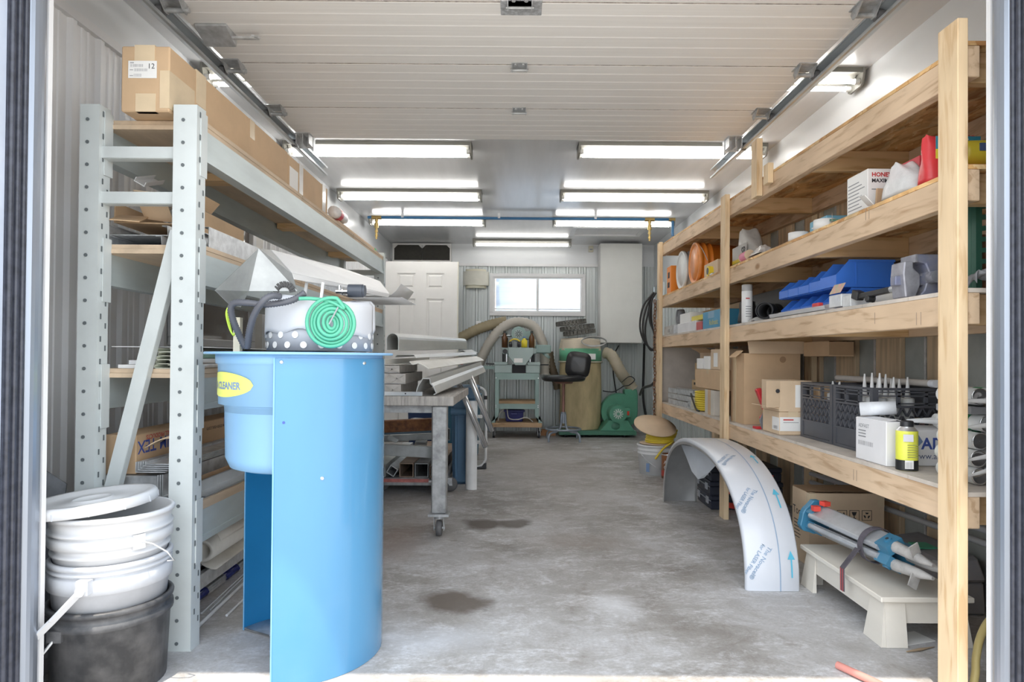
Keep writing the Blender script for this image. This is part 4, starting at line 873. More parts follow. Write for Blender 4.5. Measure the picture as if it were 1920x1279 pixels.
MB().prism([(PY(888, 880, 5.5).x, .003), (PY(912, 880, 5.5).x, .003), (PY(912, 868, 5.5).x, .05), (PY(908, 868, 5.5).x, .05), (PY(903, 876, 5.5).x, .02), (PY(888, 876, 5.5).x, .016)], 'y', 5.48, 5.52).at(sl).build('foot', rubber, sl)
MB().cyl(PY(910.5, 742, 5.5), PY(910.5, 749, 5.5), .014, n=10).at(sl).build('joint', rubber, sl)
for v in (781, 829): B(PY(862, v + 3, 5.5), PY(905, v - 3, 5.62)).at(sl).build('step', tubew, sl)
# wire shelf and curved sheet lying on the rack shelf, poking into the aisle
ws = thing('wire_shelf', 'white wire shelf sticking out from the second rack shelf', 'shelf', (-1.08, 4.3, 1.322))
wm = M('wire_white', (.80, .81, .83), .4); q = MB()
for i in range(16): q.bar((-.25, -.28 + i*.035, .003), (.36, -.28 + i*.035, .003), .003, .004)
for i in range(6): q.bar((-.25 + i*.12, -.28, .006), (-.25 + i*.12, .25, .006), .004, .005)
q.build('wires', wm, ws)
o = MB().grid(lambda u, v: (-.24 + .58*u, -.26 + .5*v, .020 + (.075*max(0, (u - .86)/.14)**2)), 20, 2, .002).build('curved_sheet', wvin, loc=(-1.08, 4.3, 1.322)); tag(o, 'white sheet with an upturned edge lying on the wire shelf', 'sheet')
# ------------------------------------------------------------------ back of the bay: door, screens, wall lamp, outlet
DYY = 7.2; a, b = PY(722, 490, DYY), PY(858, 490, DYY)
dr = thing('panel_door', '', '', (a.x, DYY, 0)); del dr['label']; del dr['category']; dr.name = 'door_2'; struct(dr)
dw = b.x - a.x; dh = a.z; pnt = M('door_paint', (.80, .79, .77), .4, var=.03)
cols_ = [(.115*dw/.82*1.05, .395*dw/.82*.98), (.47*dw/.82, .70*dw/.82*.97)]; cols_ = [(PY(745, 500, DYY).x - a.x, PY(779, 500, DYY).x - a.x), (PY(800, 500, DYY).x - a.x, PY(833, 500, DYY).x - a.x)]
rows_ = [(PY(760, 541, DYY).z, PY(760, 512, DYY).z), (1.02, PY(760, 560, DYY).z), (.22, .88)]
xs = [0, cols_[0][0], cols_[0][1], cols_[1][0], cols_[1][1], dw]; 
for i in (0, 2, 4): B((xs[i], 0, .012), (xs[i+1], .036, dh)).build('stile', pnt, dr)
for c in cols_:
    zz = [.012, rows_[2][0], rows_[2][1], rows_[1][0], rows_[1][1], rows_[0][0], rows_[0][1], dh]
    for i in (0, 2, 4, 6): B((c[0], 0, zz[i]), (c[1], .036, zz[i+1])).build('rail', pnt, dr)
    for r in rows_:
        MB().hexa([(c[0],.012,r[0]),(c[1],.012,r[0]),(c[1],.03,r[0]),(c[0],.03,r[0]),(c[0],.012,r[1]),(c[1],.012,r[1]),(c[1],.03,r[1]),(c[0],.03,r[1])]).hexa([(c[0]+.035,.002,r[0]+.035),(c[1]-.035,.002,r[0]+.035),(c[1]-.02,.012,r[0]+.02),(c[0]+.02,.012,r[0]+.02),(c[0]+.035,.002,r[1]-.035),(c[1]-.035,.002,r[1]-.035),(c[1]-.02,.012,r[1]-.02),(c[0]+.02,.012,r[1]-.02)]).build('panel', pnt, dr)
B((dw, -.003, .012), (dw + .012, .04, dh)).build('edge_strip', M('door_edge_cream', (.74, .71, .62), .5), dr)
sy = YB - .08
sa, sb = PY(736, 490, sy), PY(846, 457, sy)
sn = thing('screen_frame', 'pair of black screens in a white frame with corner braces above the white door', 'screen', (sa.x, sy, sa.z))
W_, H_ = sb.x - sa.x, ZC - .012 - sa.z
rect_frame(MB(), (0, 0), (W_, H_), .018, 0, .07).build('frame', pnt, sn)
blk = M('screen_black', (.05, .047, .04), .8, var=.15, sc=30)
for i in range(2): B((.018 + i*(W_ - .036)/2, .02, .018), (.018 + (i+1)*(W_ - .036)/2 - .004, .03, H_ - .018)).build('screen', blk, sn)
for x, s in ((.018, 1), (W_/2 - .003, -1), (W_/2 + .003, 1), (W_ - .018, -1)): MB().prism([(x, H_ - .018), (x + s*.045, H_ - .018), (x, H_ - .062)], 'y', .012, .02).build('corner_brace', pnt, sn)
la, lb2 = PY(868, 541, YB - .02), PY(917, 506, YB - .02)
lp = thing('wall_lamp', 'beige half drum wall lamp beside the back window', 'lamp', ((la.x + lb2.x)/2, YB - .018, la.z)); lw, lh = (lb2.x - la.x)/2, lb2.z - la.z
shm = M('lamp_beige', (.72, .69, .56), .6, var=.05); 
MB().lathe([(lw, .035), (lw, lh - .03), (lw - .006, lh - .03), (lw - .006, .035), (lw, .035)], 24, Matrix.Diagonal((1, .62, 1, 1)), PI, 2*PI).build('shade', M('lamp_face', (.66, .65, .58), .6), lp)
MB().lathe([(lw*.8, 0), (lw*.8, lh), (lw*.78, lh), (lw*.78, 0), (lw*.8, 0)], 24, Matrix.Diagonal((1, .62, 1, 1)), PI, 2*PI).build('inner_band', shm, lp)
oa = PY(897, 610, YB - .02); ot = thing('wall_outlet', 'white electrical outlet on the steel back wall', 'outlet', (oa.x, YB - .018, oa.z))
B((-.035, -.010, -.055), (.035, 0, .055)).build('plate', vin, ot, bevel=.003); MB().cyl((0, -.012, -.01), (0, -.0095, -.01), .02, n=16).build('socket', ink, ot)
ca, cb = PY(1125, 643, 8.1), PY(1205, 458, 8.1)
cbn = thing('wall_cabinet', 'tall plain white cabinet hung on the back wall in the corner', 'cabinet', (ca.x, 8.1, ca.z))
B((0, .02, 0), (cb.x - ca.x, .26, 2.42 - ca.z)).build('body', pnt, cbn); B((.003, 0, .003), (cb.x - ca.x - .003, .019, 2.417 - ca.z)).build('door', M('cabinet_door', (.76, .76, .73), .45, var=.03), cbn, bevel=.003)
ta = PY(1108, 467, YB - .02); t = thing('sensor_box', 'small cream sensor box high on the back wall', 'sensor', (ta.x, YB - .02, ta.z)); B((-.03, -.02, -.04), (.03, .015, .04)).build('case', shm, t, bevel=.004); B((-.018, -.023, -.02), (.018, -.0205, .0)).build('grille', inkg, t)
# air line
al = thing('air_line', 'blue compressed air pipe across the ceiling with brass drop valves', 'pipe', (0, 6.62, 2.40)); bpm = M('pipe_blue', (.05, .20, .42), .35); brs = M('brass', (.50, .36, .14), .35, metal=.8, var=.2)
MB().cyl((-1.56, 0, 0), (1.60, 0, 0), .014, n=12).build('pipe', bpm, al); MB().cyl((1.60, 0, .01), (1.60, 0, -.17), .014, n=12).build('drop_pipe', bpm, al); MB().cyl((1.56, 0, 0), (1.625, 0, 0), .019, n=12).build('elbow', brs, al)
for u in (706, 1218):
    x = PY(u, 415, 6.62).x; v = MB().cyl((x - .05, 0, 0), (x + .05, 0, 0), .020, n=12).cyl((x, 0, 0), (x, 0, -.06), .017, n=12).build('tee', brs, al)
    MB().cyl((x, -.002, -.06), (x, -.002, -.11), .022, n=10).cyl((x, -.002, -.11), (x, -.002, -.135), .012, n=8).cyl((x, -.002, -.135), (x, -.002, -.155), .017, n=8).cyl((x, -.002, -.155), (x, -.002, -.18), .011, n=8).cyl((x, -.002, -.18), (x, -.002, -.20), .016, n=8).cyl((x, -.002, -.20), (x, -.002, -.225), .010, n=8).build('valve', brs, al)
for x in (-1.2, -.2, .8): B((x - .012, -.016, -.002), (x + .012, .016, .05)).build('clip', galv, al)
ht = PY(1100, 432, 7.3); struct(rect_frame(MB(), (0, 0), (.85, .5), .05, 0, .012).build('trim_12', trimw, loc=(.62, 7.75, ZC - .0125), rot=(PI/2, 0, 0)))
# ------------------------------------------------------------------ planer on its stand and dolly
pgm = M('machine_green', (.28, .40, .38), .42, var=.08, sc=6); pgl = M('machine_grey_green', (.36, .45, .44), .4, var=.08, sc=6)
PYY = 7.62; S = PYY/1200
def px(u): return PY(u, 672, PYY).x
def pz(v, u=975): return PY(u, v, PYY).z
dl = thing('dolly', 'wooden dolly board on four castors under the green planer stand', 'dolly', (px(969), PYY + .25, 0))
zb0, zb1 = pz(801), pz(793)
B((px(921) - px(969), -.28, zb0), (px(1017) - px(969), .30, zb1)).build('board', wood('dolly_wood', (.52, .36, .22), (.36, .24, .14), 'x'), dl, bevel=.003)
for x in (-.27, .27):
    for y in (-.22, .24):
        f_ = MB().box((x - .03, y - .03, zb0 - .006), (x + .03, y + .03, zb0)).box((x - .018, y - .012, .03), (x - .014, y + .012, zb0)).box((x + .014, y - .012, .03), (x + .018, y + .012, zb0)).build('castor_fork', galvd, dl)
        MB().cyl((x - .012, y, .042), (x + .012, y, .042), .042, n=18).build('castor_wheel', rubber, f_)
pn = thing('thickness_planer', 'green thickness planer on a matching open steel stand below the back window', 'machine', (px(969), PYY + .2, zb1))
def PP(u, v): return px(u) - px(969), pz(v) - zb1
xl, _ = PP(929, 700); xr, _ = PP(1011, 700); _, zt_ = PP(969, 700); _, zs = PP(969, 712)
for sx_, x in ((-1, xl), (1, xr)):
    for y in (-.2, .2):
        MB().hexa([(x - sx_*.005, y - .02, .001), (x + sx_*.055, y - .02, .001), (x + sx_*.055, y + .02, .001), (x - sx_*.005, y + .02, .001), (x, y - .02, .08), (x - sx_*.045, y - .02, .08), (x - sx_*.045, y + .02, .08), (x, y + .02, .08)]).build('foot', pgm, pn)
        B((x, y - .02, .08), (x - sx_*.045, y + .02, zs)).build('leg', pgm, pn)
for y in (-.2, .2): B((xl, y - .022, zs), (xr, y + .022, zt_)).build('top_rail', pgm, pn)
for x in (xl + .02, xr - .02): B((x - .02, -.178, zs), (x + .02, .178, zt_)).build('side_rail', pgm, pn)
_, z750 = PP(969, 757); _, z765 = PP(969, 767)
for y in (-.21, .17): B((xl, y, z765), (xr, y + .03, z750)).build('shelf_rail', pgm, pn)
B((xl + .01, -.215, z750), (xr - .01, .2, z750 + .03)).build('shelf_board', MC['dolly_wood'], pn)
for x in (xl + .01, xr - .01):
    for z in (zs + .02, z750 - .02, z750 - .04): MB().cyl((x, -.224, z), (x, -.235, z), .006, n=6).build('bolt', alu, pn)
_, zk = PP(969, 684); B((xl - .01, -.21, zt_), (xl + .20, .21, zk)).build('base', pgl, pn, bevel=.006); B((xr - .16, -.21, zt_), (xr + .01, .21, zk)).build('base', pgl, pn, bevel=.006); B((xl + .2, -.15, zt_ + .0), (xr - .16, .2, zk)).build('base_throat', ink, pn)
_, zk2 = PP(969, 679); B((xl - .012, -.22, zk), (xl + .14, .21, zk2)).build('bed_pad', pgl, pn); B((xr - .14, -.22, zk), (xr + .012, .21, zk2)).build('bed_pad', pgl, pn)
pb = [PP(u, v) for u, v in ((953, 652), (1000, 652), (1000, 664), (985, 685), (966, 685), (953, 668))]
MB().prism(pb, 'y', -.26, .15).build('head', pgl, pn, bevel=.006)
x0_, z0_ = PP(942, 653); x1_, z1_ = PP(1006, 664); B((x0_, -.20, z1_), (x1_, .18, z0_)).build('head_cover', pgl, pn, bevel=.01)
x0_, z0_ = PP(964, 680); x1_, z1_ = PP(980, 672); B((x0_, -.264, z0_), (x1_, -.2605, z1_)).build('name_plate', paper, pn)
for u in (944, 950, 994, 1000): x, z0_ = PP(u, 680); _, z1_ = PP(u, 655); MB().cyl((x, -.15, z0_), (x, -.15, z1_), .017, n=12).build('column', chrome if u in (950, 994) else blackp, pn)
x, z = PP(947, 659); MB().cyl((x, -.22, z), (x, -.20, z), .028, n=16).build('knob', blackp, pn)
x, z = PP(972, 626); mo = MB().cyl((x, -.18, z), (x, .14, z), .088, n=28).build('motor', pgm, pn)
MB().cyl((x, -.186, z), (x, -.181, z), .055, n=24).build('fan_cover', pgl, mo)
for i in range(10): a = 2*PI*i/10; MB().bar((x + .012*math.cos(a), -.188, z + .012*math.sin(a)), (x + .045*math.cos(a), -.188, z + .045*math.sin(a)), .006, .003, (0, 1, 0)).build('fan_slot', ink, mo)
x, z = PP(990, 628); B((x - .035, -.1, z - .05), (x + .03, .05, z + .05)).build('switch_box', pgm, pn, bevel=.006)
x, z = PP(947, 629); MB().lathe([(.085, -.008), (.092, 0), (.085, .008), (.075, .006), (.025, .004), (.025, -.006), (.085, -.008)], 24, Matrix.Translation((x, .06, z))).cyl((x, .06, z - .15), (x, .06, z), .01, n=8).cyl((x - .02, .0, z), (x - .02, .0, z + .05), .006, n=8).build('handwheel', chrome, pn)
x0_, z0_ = PP(1004, 662); x1_, z1_ = PP(1034, 646); B((x0_, -.1, z0_), (x1_, .06, z1_)).build('dust_hood', pgm, pn, bevel=.012)
MB().cyl((PP(1027, 664)[0], -.03, PP(1027, 664)[1]), (PP(1024, 668)[0], -.03, PP(1024, 668)[1]), .055, n=20).build('dust_port', pgm, pn)
x0_, z0_ = PP(898, 693); x1_, z1_ = PP(931, 687); B((x0_, -.1, z0_), (x1_, .1, z1_)).build('table_extension', pgm, pn)
for u0, u1, v in ((910, 930, 683), (1008, 1030, 684)): MB().cyl((PP(u0, v)[0], -.05, PP(u0, v)[1]), (PP(u1, v)[0], -.05, PP(u1, v)[1]), .008, n=8).build('lift_bar', blackp, pn)
ztop = PP(969, 652)[1] + zb1
def bottle(label, u, v, y, r, h, col, cap, name='bottle', grp='bottles on the planer', sh=.55):
    p = PY(u, v, y); t = thing(name, label, 'bottle', (p.x, y, ztop + .001), group=grp)
    MB().lathe([(.001, 0), (r, .001), (r, h*.62), (r*.4, h*.8), (r*.4, h*.86), (.001, h*.86)], 16).build('body', M('bottle_%s' % name + str(u), col, .25), t); MB().cyl((0, 0, h*.86), (0, 0, h), r*.45, n=12).build('cap', M('cap_%d' % u, cap, .4), t); return t
bottle('brown bottle at the left end of the planer top', 946, 648, 7.665, .034, .20, (.12, .05, .02), (.05, .05, .05)); bottle('brown bottle at the right end of the planer top', 997, 648, 7.665, .034, .20, (.14, .06, .02), (.05, .05, .05)); bottle('squat yellow bottle in the middle of the planer top', 983, 648, 7.592, .036, .13, (.80, .66, .05), (.15, .25, .5)); bottle('dark brown bottle behind the handwheel of the planer', 948, 648, 7.76, .030, .18, (.08, .04, .03), (.05, .05, .05))
em = thing('ear_muffs', 'yellow and black ear muffs lying on the planer top', 'ear muffs', (px(965), 7.59, ztop + .001))
for x in (-.05, .05): MB().lathe([(.001, -.02), (.03, -.02), (.036, 0), (.03, .02), (.001, .02)], 16, Matrix.Translation((x, 0, .037)) @ Matrix.Rotation(PI/2, 4, 'Y')).build('cup', M('muff_black', (.04, .04, .045), .4), em)
MB().tube([(.06*math.cos(a)*1.1, .01, .045 + .055*math.sin(a)) for a in [PI*i/12 for i in range(13)]], .009, 8).build('band', M('muff_yellow', (.80, .60, .04), .4), em)
o = B((-.03, -.03, 0), (.03, .03, .11)).build('wood_block', M('pale_block', (.78, .68, .50), .7, var=.15), loc=(px(1000), 7.94, ztop + .001), rot=(0, 0, .1)); tag(o, 'pale wooden block behind the bottles on the planer', 'block')
tl = tote('tool_case', 'dark blue tool case on the dolly under the planer', px(947), px(983), 7.72, 7.98, zb1 + .001, pz(770), M('case_navy', (.03, .035, .20), .4), 'case')
o = MB().tube(smooth_path([(px(935), 7.66, zb1 + .02), (px(937), 7.66, zb1 + .10), (px(950), 7.67, zb1 + .17), (px(955), 7.68, zb1 + .05), (px(972), 7.68, zb1 + .035), (px(988), 7.68, zb1 + .06), (px(1000), 7.68, zb1 + .01)], 8), .006, 6).build('power_cord', M('cord_grey', (.62, .62, .60), .5)); tag(o, 'grey power cord looping over the blue tool case', 'cord')
# ------------------------------------------------------------------ dust hoses
hosb = M('hose_beige', (.56, .52, .46), .5, var=.08); hoso = M('hose_olive', (.36, .30, .19), .5, var=.15); hosd = M('hose_brown', (.20, .15, .10), .5)
o = ribbed(MB(), [PY(893, 745, 8.14), PY(889, 705, 8.14), PY(900, 678, 8.14), PY(921, 638, 8.14), PY(945, 613, 8.14), PY(972, 604, 8.14), PY(1000, 612, 8.14), PY(1016, 640, 8.14), PY(1021, 665, 8.14), PY(1021, 702, 8.14)], .062, .022, .0045, 16).build('dust_hose', hosb); tag(o, 'pale beige dust hose arching over the green planer', 'hose', 'dust extraction hoses')
o = ribbed(MB(), [PY(840, 643, 8.30), PY(862, 634, 8.30), PY(890, 620, 8.30), PY(920, 609, 8.30), PY(950, 602, 8.30)], .066, .022, .0045, 16).build('dust_hose', hoso); tag(o, 'olive brown dust hose running from behind the white door', 'hose', 'dust extraction hoses')
o = ribbed(MB(), [PY(1030, 660, 8.31), PY(1034, 685, 8.31), PY(1040, 705, 8.31), PY(1046, 730, 8.31)], .05, .022, .004, 14).build('dust_hose', hosd); tag(o, 'dark brown dust hose just right of the planer dust hood', 'hose', 'dust extraction hoses')
o = MB().box((-.10, -.06, 0), (.09, .06, .04)).box((-.08, -.05, .0401), (.08, .05, .07)).build('timber_offcuts', M('offcut_orange', (.50, .26, .13), .8, var=.2), loc=(px(1031), 7.95, .001)); tag(o, 'reddish timber offcuts on the floor between the dolly and the stool', 'timber')
# ------------------------------------------------------------------ drafting stool
st = thing('drafting_stool', 'black vinyl drafting stool with a grey steel base in front of the dust bag', 'stool', (PZ(1056, 815, 0).x * 7.45 / PZ(1056, 815, 0).y, 7.45, 0)); vinyl = M('black_vinyl', (.018, .018, .02), .28, var=.3, sc=12); stm = M('stool_grey', (.30, .34, .40), .4, metal=.4)
zse = PY(1056, 703, 7.45).z
MB().lathe([(.001, zse - .075), (.19, zse - .075), (.215, zse - .06), (.225, zse - .035), (.21, zse - .012), (.15, zse - .002), (.001, zse - .006)], 28, Matrix.Diagonal((1.15, 1, 1, 1))).build('seat', vinyl, st)
def cushion(u, v):
    a = 2*PI*u; n_ = 4; r = (abs(math.cos(a))**n_ + abs(math.sin(a))**n_)**(-1/n_); k = math.sin(PI*v); return (.145*r*math.cos(a)*min(1, k*1.6 + .0), .035*math.cos(PI*v) , .15*r*math.sin(a)*min(1, k*1.6))
MB().grid(cushion, 28, 10).xf(Matrix.Translation((.17, .02, zse + .12)) @ Matrix.Rotation(-.12, 4, 'Z') @ Matrix.Rotation(.14, 4, 'Y')).build('backrest', vinyl, st)
MB().bar((.12, .05, zse - .08), (.17, .06, zse + .05), .03, .006).build('back_bracket', stm, st)
MB().cyl((0, 0, .28), (0, 0, zse - .09), .018, n=12).cyl((0, 0, zse - .10), (0, 0, zse - .072), .10, .12, 16).build('column', M('rust_column', (.30, .16, .13), .5, metal=.5, var=.3), st)
MB().cyl((0, 0, .20), (0, 0, .33), .032, n=12).build('collar', stm, st)
MB().tube([(.20*math.cos(2*PI*i/32), .20*math.sin(2*PI*i/32), .135) for i in range(32)], .012, 8, True).build('foot_ring', stm, st)
for k in range(4):
    a = PI/4 + k*PI/2; c_, s_ = math.cos(a), math.sin(a)
    MB().tube(smooth_path([(.03*c_, .03*s_, .31), (.045*c_, .045*s_, .16), (.10*c_, .10*s_, .115), (.205*c_, .205*s_, .10), (.245*c_, .245*s_, .07), (.25*c_, .25*s_, .002)], 4), .013, 8).build('leg', stm, st)
# ------------------------------------------------------------------ dust collector
dcg = M('collector_green', (.10, .33, .22), .38, var=.08); dcd = M('collector_green_dark', (.07, .22, .15), .4)
DCY = 8.02
def cx_(u): return PY(u, 672, DCY).x
def cz_(v, u=1090): return PY(u, v, DCY).z
dc = thing('dust_collector', 'green dust collector with a dusty yellow bag and scroll blower', 'machine', (cx_(1088), DCY, 0))
ox = cx_(1088); bx0 = cx_(1086) - ox; bx1 = cx_(1196) - ox
zpl0, zpl1 = cz_(811, 1140), cz_(803, 1140)
B((-.28, -.30, zpl0), (cx_(1186) - ox, .28, zpl1)).build('platform', dcd, dc, bevel=.004)
for x in (-.2, cx_(1165) - ox):
    for y in (-.24, .22):
        f_ = MB().box((x - .02, y - .02, .03), (x + .02, y + .02, zpl0)).build('castor_fork', galvd, dc); MB().cyl((x - .012, y, .033), (x + .012, y, .033), .032, n=16).build('castor_wheel', rubber, f_)
rg = (cx_(1127) - cx_(1050))/2
bagm = M('bag_yellow', (.55, .45, .26), .8, var=.25, sc=4, st=(2, 2, .7), bump=.2)
zr0, zr1 = cz_(677), cz_(654)
MB().grid(lambda u, v: ((rg*(1.0 + .03*math.sin(u*2*PI*5 + v*4)*math.sin(PI*v)) * (1 if v > .04 else .93))*math.cos(2*PI*u), (rg*(1 + .03*math.sin(u*2*PI*5 + v*4)*math.sin(PI*v)))*math.sin(2*PI*u), zpl1 + .003 + (zr0 - zpl1)*v), 48, 16).build('bag', bagm, dc)
MB().lathe([(rg - .004, zr0), (rg + .006, zr0), (rg + .006, zr1), (rg - .004, zr1)], 40).build('ring', M('ring_green', (.16, .50, .30), .35, var=.1), dc)
MB().tube([((rg + .012)*math.cos(2*PI*i/40), (rg + .012)*math.sin(2*PI*i/40), zr0 - .01) for i in range(40)], .010, 6, True).build('strap', M('strap_beige', (.66, .62, .5), .6), dc)
rect('label', paper, dc, (.04, -rg - .010, zr0 + .02), .12, .07)
ztc = cz_(634)
MB().grid(lambda u, v: ((rg*(1.02 - .10*v + .03*math.sin(u*2*PI*9)*(1 - v)) * (1 if v < .8 else (1 - v)*5 + .001))*math.cos(2*PI*u), (rg*(1.02 - .10*v) * (1 if v < .8 else (1 - v)*5 + .001))*math.sin(2*PI*u), zr1 - .01 + (ztc - zr1)*min(1, v*1.2) + .012*math.sin(u*2*PI*3)), 48, 10).build('cloth_top', M('bag_cloth', (.72, .63, .50), .85, var=.1, bump=.2), dc)
cxb, czb = cx_(1160) - ox, cz_(771, 1160); rb2 = (cx_(1194) - cx_(1126))/2
sp = []
for i in range(40): a = 2*PI*i/40; sp.append((cxb + rb2*math.cos(a), czb + rb2*math.sin(a)))
sp2 = [p for p in sp if not (p[0] > cxb + rb2*.35 and p[1] > czb + .05)]
idx = [i for i, p in enumerate(sp) if p in sp2]
scroll = [(cxb + rb2*math.cos(2*PI*i/40), czb + rb2*math.sin(2*PI*i/40)) for i in range(8, 41)] + [(cxb + rb2, czb + rb2*.9), (cxb + rb2*.95, czb + rb2*1.22), (cxb + rb2*.28, czb + rb2*1.22), (cxb + rb2*.25, czb + rb2*1.05)]
MB().prism(scroll, 'y', -.09, .06).build('scroll_housing', dcg, dc, bevel=.008)
mx_, mz_ = cx_(1152) - ox, cz_(772, 1152)
mo = MB().cyl((mx_, -.33, mz_), (mx_, -.09, mz_), .105, n=28).build('motor', dcg, dc)
MB().lathe([(.001, 0), (.06, .0), (.09, -.02)], 24, Matrix.Translation((mx_, -.335, mz_)) @ Matrix.Rotation(PI/2, 4, 'X')).build('fan_cover', M('fan_green', (.16, .40, .28), .4), mo)
for i in range(12): a = 2*PI*i/12; MB().bar((mx_ + .02*math.cos(a), -.338, mz_ + .02*math.sin(a)), (mx_ + .06*math.cos(a), -.338, mz_ + .06*math.sin(a)), .010, .004, (0, 1, 0)).build('fan_slot', M('slot_pale', (.70, .78, .74), .5), mo)
sbx = B((mx_ + .10, -.28, mz_ - .05), (mx_ + .16, -.16, mz_ + .06)).build('switch_box', dcg, dc, bevel=.005); B((mx_ + .115, -.286, mz_ - .02), (mx_ + .14, -.281, mz_ + .03)).build('switch', M('switch_red', (.7, .06, .03), .4), sbx)
fx = [cx_(u) - ox for u in (1120, 1136, 1170, 1182)]; MB().prism([(fx[0], zpl1 + .001), (fx[3], zpl1 + .001), (fx[2], cz_(784, 1160)), (fx[1], cz_(784, 1160))], 'y', -.30, .05).build('motor_stand', dcg, dc, bevel=.004)
xh, zh = cx_(1148) - ox, cz_(795, 1148); MB().lathe([(.001, 0), (.038, 0), (.04, -.003)], 20, Matrix.Translation((xh, -.3022, zh)) @ Matrix.Diagonal((1.3, 1, 1, 1)) @ Matrix.Rotation(PI/2, 4, 'X')).build('stand_hole', dcd, dc)
o = ribbed(MB(), [PY(1133, 661, 7.98), PY(1144, 665, 7.94), PY(1152, 675, 7.88), PY(1165, 700, 7.9), PY(1177, 716, 7.98), PY(1186, 729, 8.0)], .070, .022, .005, 16).build('dust_hose', M('hose_tan', (.50, .44, .33), .55, var=.12)); tag(o, 'tan dust hose from the collector ring down to the green blower', 'hose', 'dust extraction hoses')
o = MB().tube(smooth_path([PY(1166, 717, 7.79), PY(1180, 706, 7.79), PY(1190, 712, 7.80), PY(1180, 722, 7.79), PY(1170, 724, 7.79), PY(1160, 730, 7.79), PY(1148, 735, 7.79), PY(1130, 733, 7.79)], 6), .006, 6).build('black_cable', M('cable_black', (.02, .02, .022), .5)); tag(o, 'black cable wound round the lower end of the tan dust hose', 'cable', 'cables')
# drag chain and grey cable on top of the collector
dgm = M('drag_chain', (.16, .155, .14), .6, var=.4, sc=30)
for i, (u0, v0, u1, v1, lb_) in enumerate([(1042, 624, 1100, 612, 'topmost ring of the dark cable chain on the dust collector'), (1050, 628, 1115, 620, 'middle ring of the dark cable chain on the dust collector'), (1056, 634, 1117, 630, 'lowest ring of the dark cable chain on the dust collector')]):
    c_ = (PY(u0, v0, 8.0) + PY(u1, v1, 8.0))/2; c_.z = ztc + .045 + (2 - i)*.060; r = (cx_(u1) - cx_(u0))/2
    t = thing('cable_chain', lb_, 'chain', (c_.x, c_.y, c_.z), rot=(0, -.12, 0), group='coils of cable chain')
    for z in (0, .045): MB().lathe([(r, z), (r, z + .006), (r - .03, z + .006), (r - .03, z), (r, z)], 32).build('rail', dgm, t)
    lk_ = MB()
    for k in range(26): a = 2*PI*k/26; lk_.cb(((r - .015)*math.cos(a), (r - .015)*math.sin(a), .0255), (.022, .03, .038), (0, 0, a + .3))
    o = lk_.build('links', dgm, t); o['kind'] = 'stuff'
gc = []
for k in range(70): a = 2*PI*k/17; gc.append((cx_(1108) + .15*math.cos(a), 7.735 - .0022*(k//17)*6, ztc - .05 + (.05 + .004*(k//17))*math.sin(a)))
o = MB().tube(gc, .006, 6).build('grey_cable', M('cable_grey', (.48, .48, .47), .5)); tag(o, 'coil of grey cable drooping over the collector edge', 'cable', 'cables')
# floor to wall cables behind the collector
cb_ = MC['cable_black']
for pts, lb_ in (([PY(1208, 645, 8.1), PY(1207, 690, 8.3), PY(1206, 745, 8.3), PY(1212, 785, 8.2)], 'black cable dropping below the white wall cabinet'), ([PY(1160, 648, 8.25), PY(1151, 668, 8.3), PY(1150, 700, 8.3), PY(1156, 740, 8.3)], 'thin black cable behind the tan dust hose')):
    o = MB().tube(smooth_path(pts, 6), .016 if 'cabinet' in lb_ else .008, 8).build('black_cable', cb_); tag(o, lb_, 'cable', 'cables')
# ------------------------------------------------------------------ timber shelving on the right
SX0, SX1, SB = 1.234, 1.264, 1.302            # post face, beam face, beam back
SH = [1.860, 1.507, 1.158, .583]
sh = thing('timber_shelving', 'long pine timber shelving unit with four levels along the right wall', 'shelving', (1.5, 3.7, 0))
for y0, zt in ((1.793, 1.92), (3.812, 1.94), (5.575, 1.975)):
    B((SX0, y0, 0), (SX1, y0 + .086, zt)).at(sh).build('post', woodz, sh, bevel=.002); B((1.752, y0, 0), (1.786, y0 + .086, zt)).at(sh).build('post', woodz, sh, bevel=.002)
MB().box((SX0 - .002, 3.30, 1.80), (SX0 + .028, 3.38, 2.10)).at(sh).build('stub', woodz, sh, bevel=.002); B((SX0 + .0, 3.16, 1.83), (SX0 + .029, 3.22, 1.93)).at(sh).build('stub', woodz, sh, bevel=.002)
deck_a = osbm; ni = 0
LIFT = .028                                   # the top level climbs a little toward the back
def lift(mb, li):
    if li == 0: mb.v = [(x_, y_, z_ + LIFT*(y_ - 1.88)) for x_, y_, z_ in mb.v]
    return mb
for li, z in enumerate(SH):
    zb = z - .013
    lift(B((SX1 + .0005, 1.80, zb - .089), (SB, 5.66, zb)), li).at(sh).build('front_beam', woody, sh, bevel=.002)
    lift(B((1.714, 1.80, zb - .089), (1.7515, 5.66, zb)), li).at(sh).build('back_beam', woody, sh, bevel=.002)
    for y in (1.842, 2.80, 3.72, 4.66, 5.58): lift(B((SB + .0005, y, zb - .089), (1.7135, y + .037, zb)), li).at(sh).build('joist', woodx, sh, bevel=.002)
    y = 1.80
    while y < 5.64:
        w = min(.275, 5.66 - y); lift(B((SX1 + .001, y, zb + .0005), (1.7515, y + w - .004, z)), li).at(sh).build('deck_board', osbm if li < 2 else plyt, sh); y += .275
B((SX1 + .01, 5.662, SH[3] - .09), (1.75, 5.676, SH[2])).at(sh).build('end_panel', M('end_ply', (.60, .55, .50), .7, var=.15, sc=6), sh)
# pencil marks and stamps on the beams
for u, v, n_ in ((1623, 403, 2), (1560, 408, 1), (1718, 598, 2), (1640, 597, 1), (1600, 890, 2)):
    p = PX(u, v, SX1) - Vector(sh.location)
    for k_ in range(n_): rect('pencil_mark', M('pencil', (.42, .32, .25), .8), sh, p + Vector((-.0006, -.022*k_, -.02)), .003, .04, AISLE, .0003)
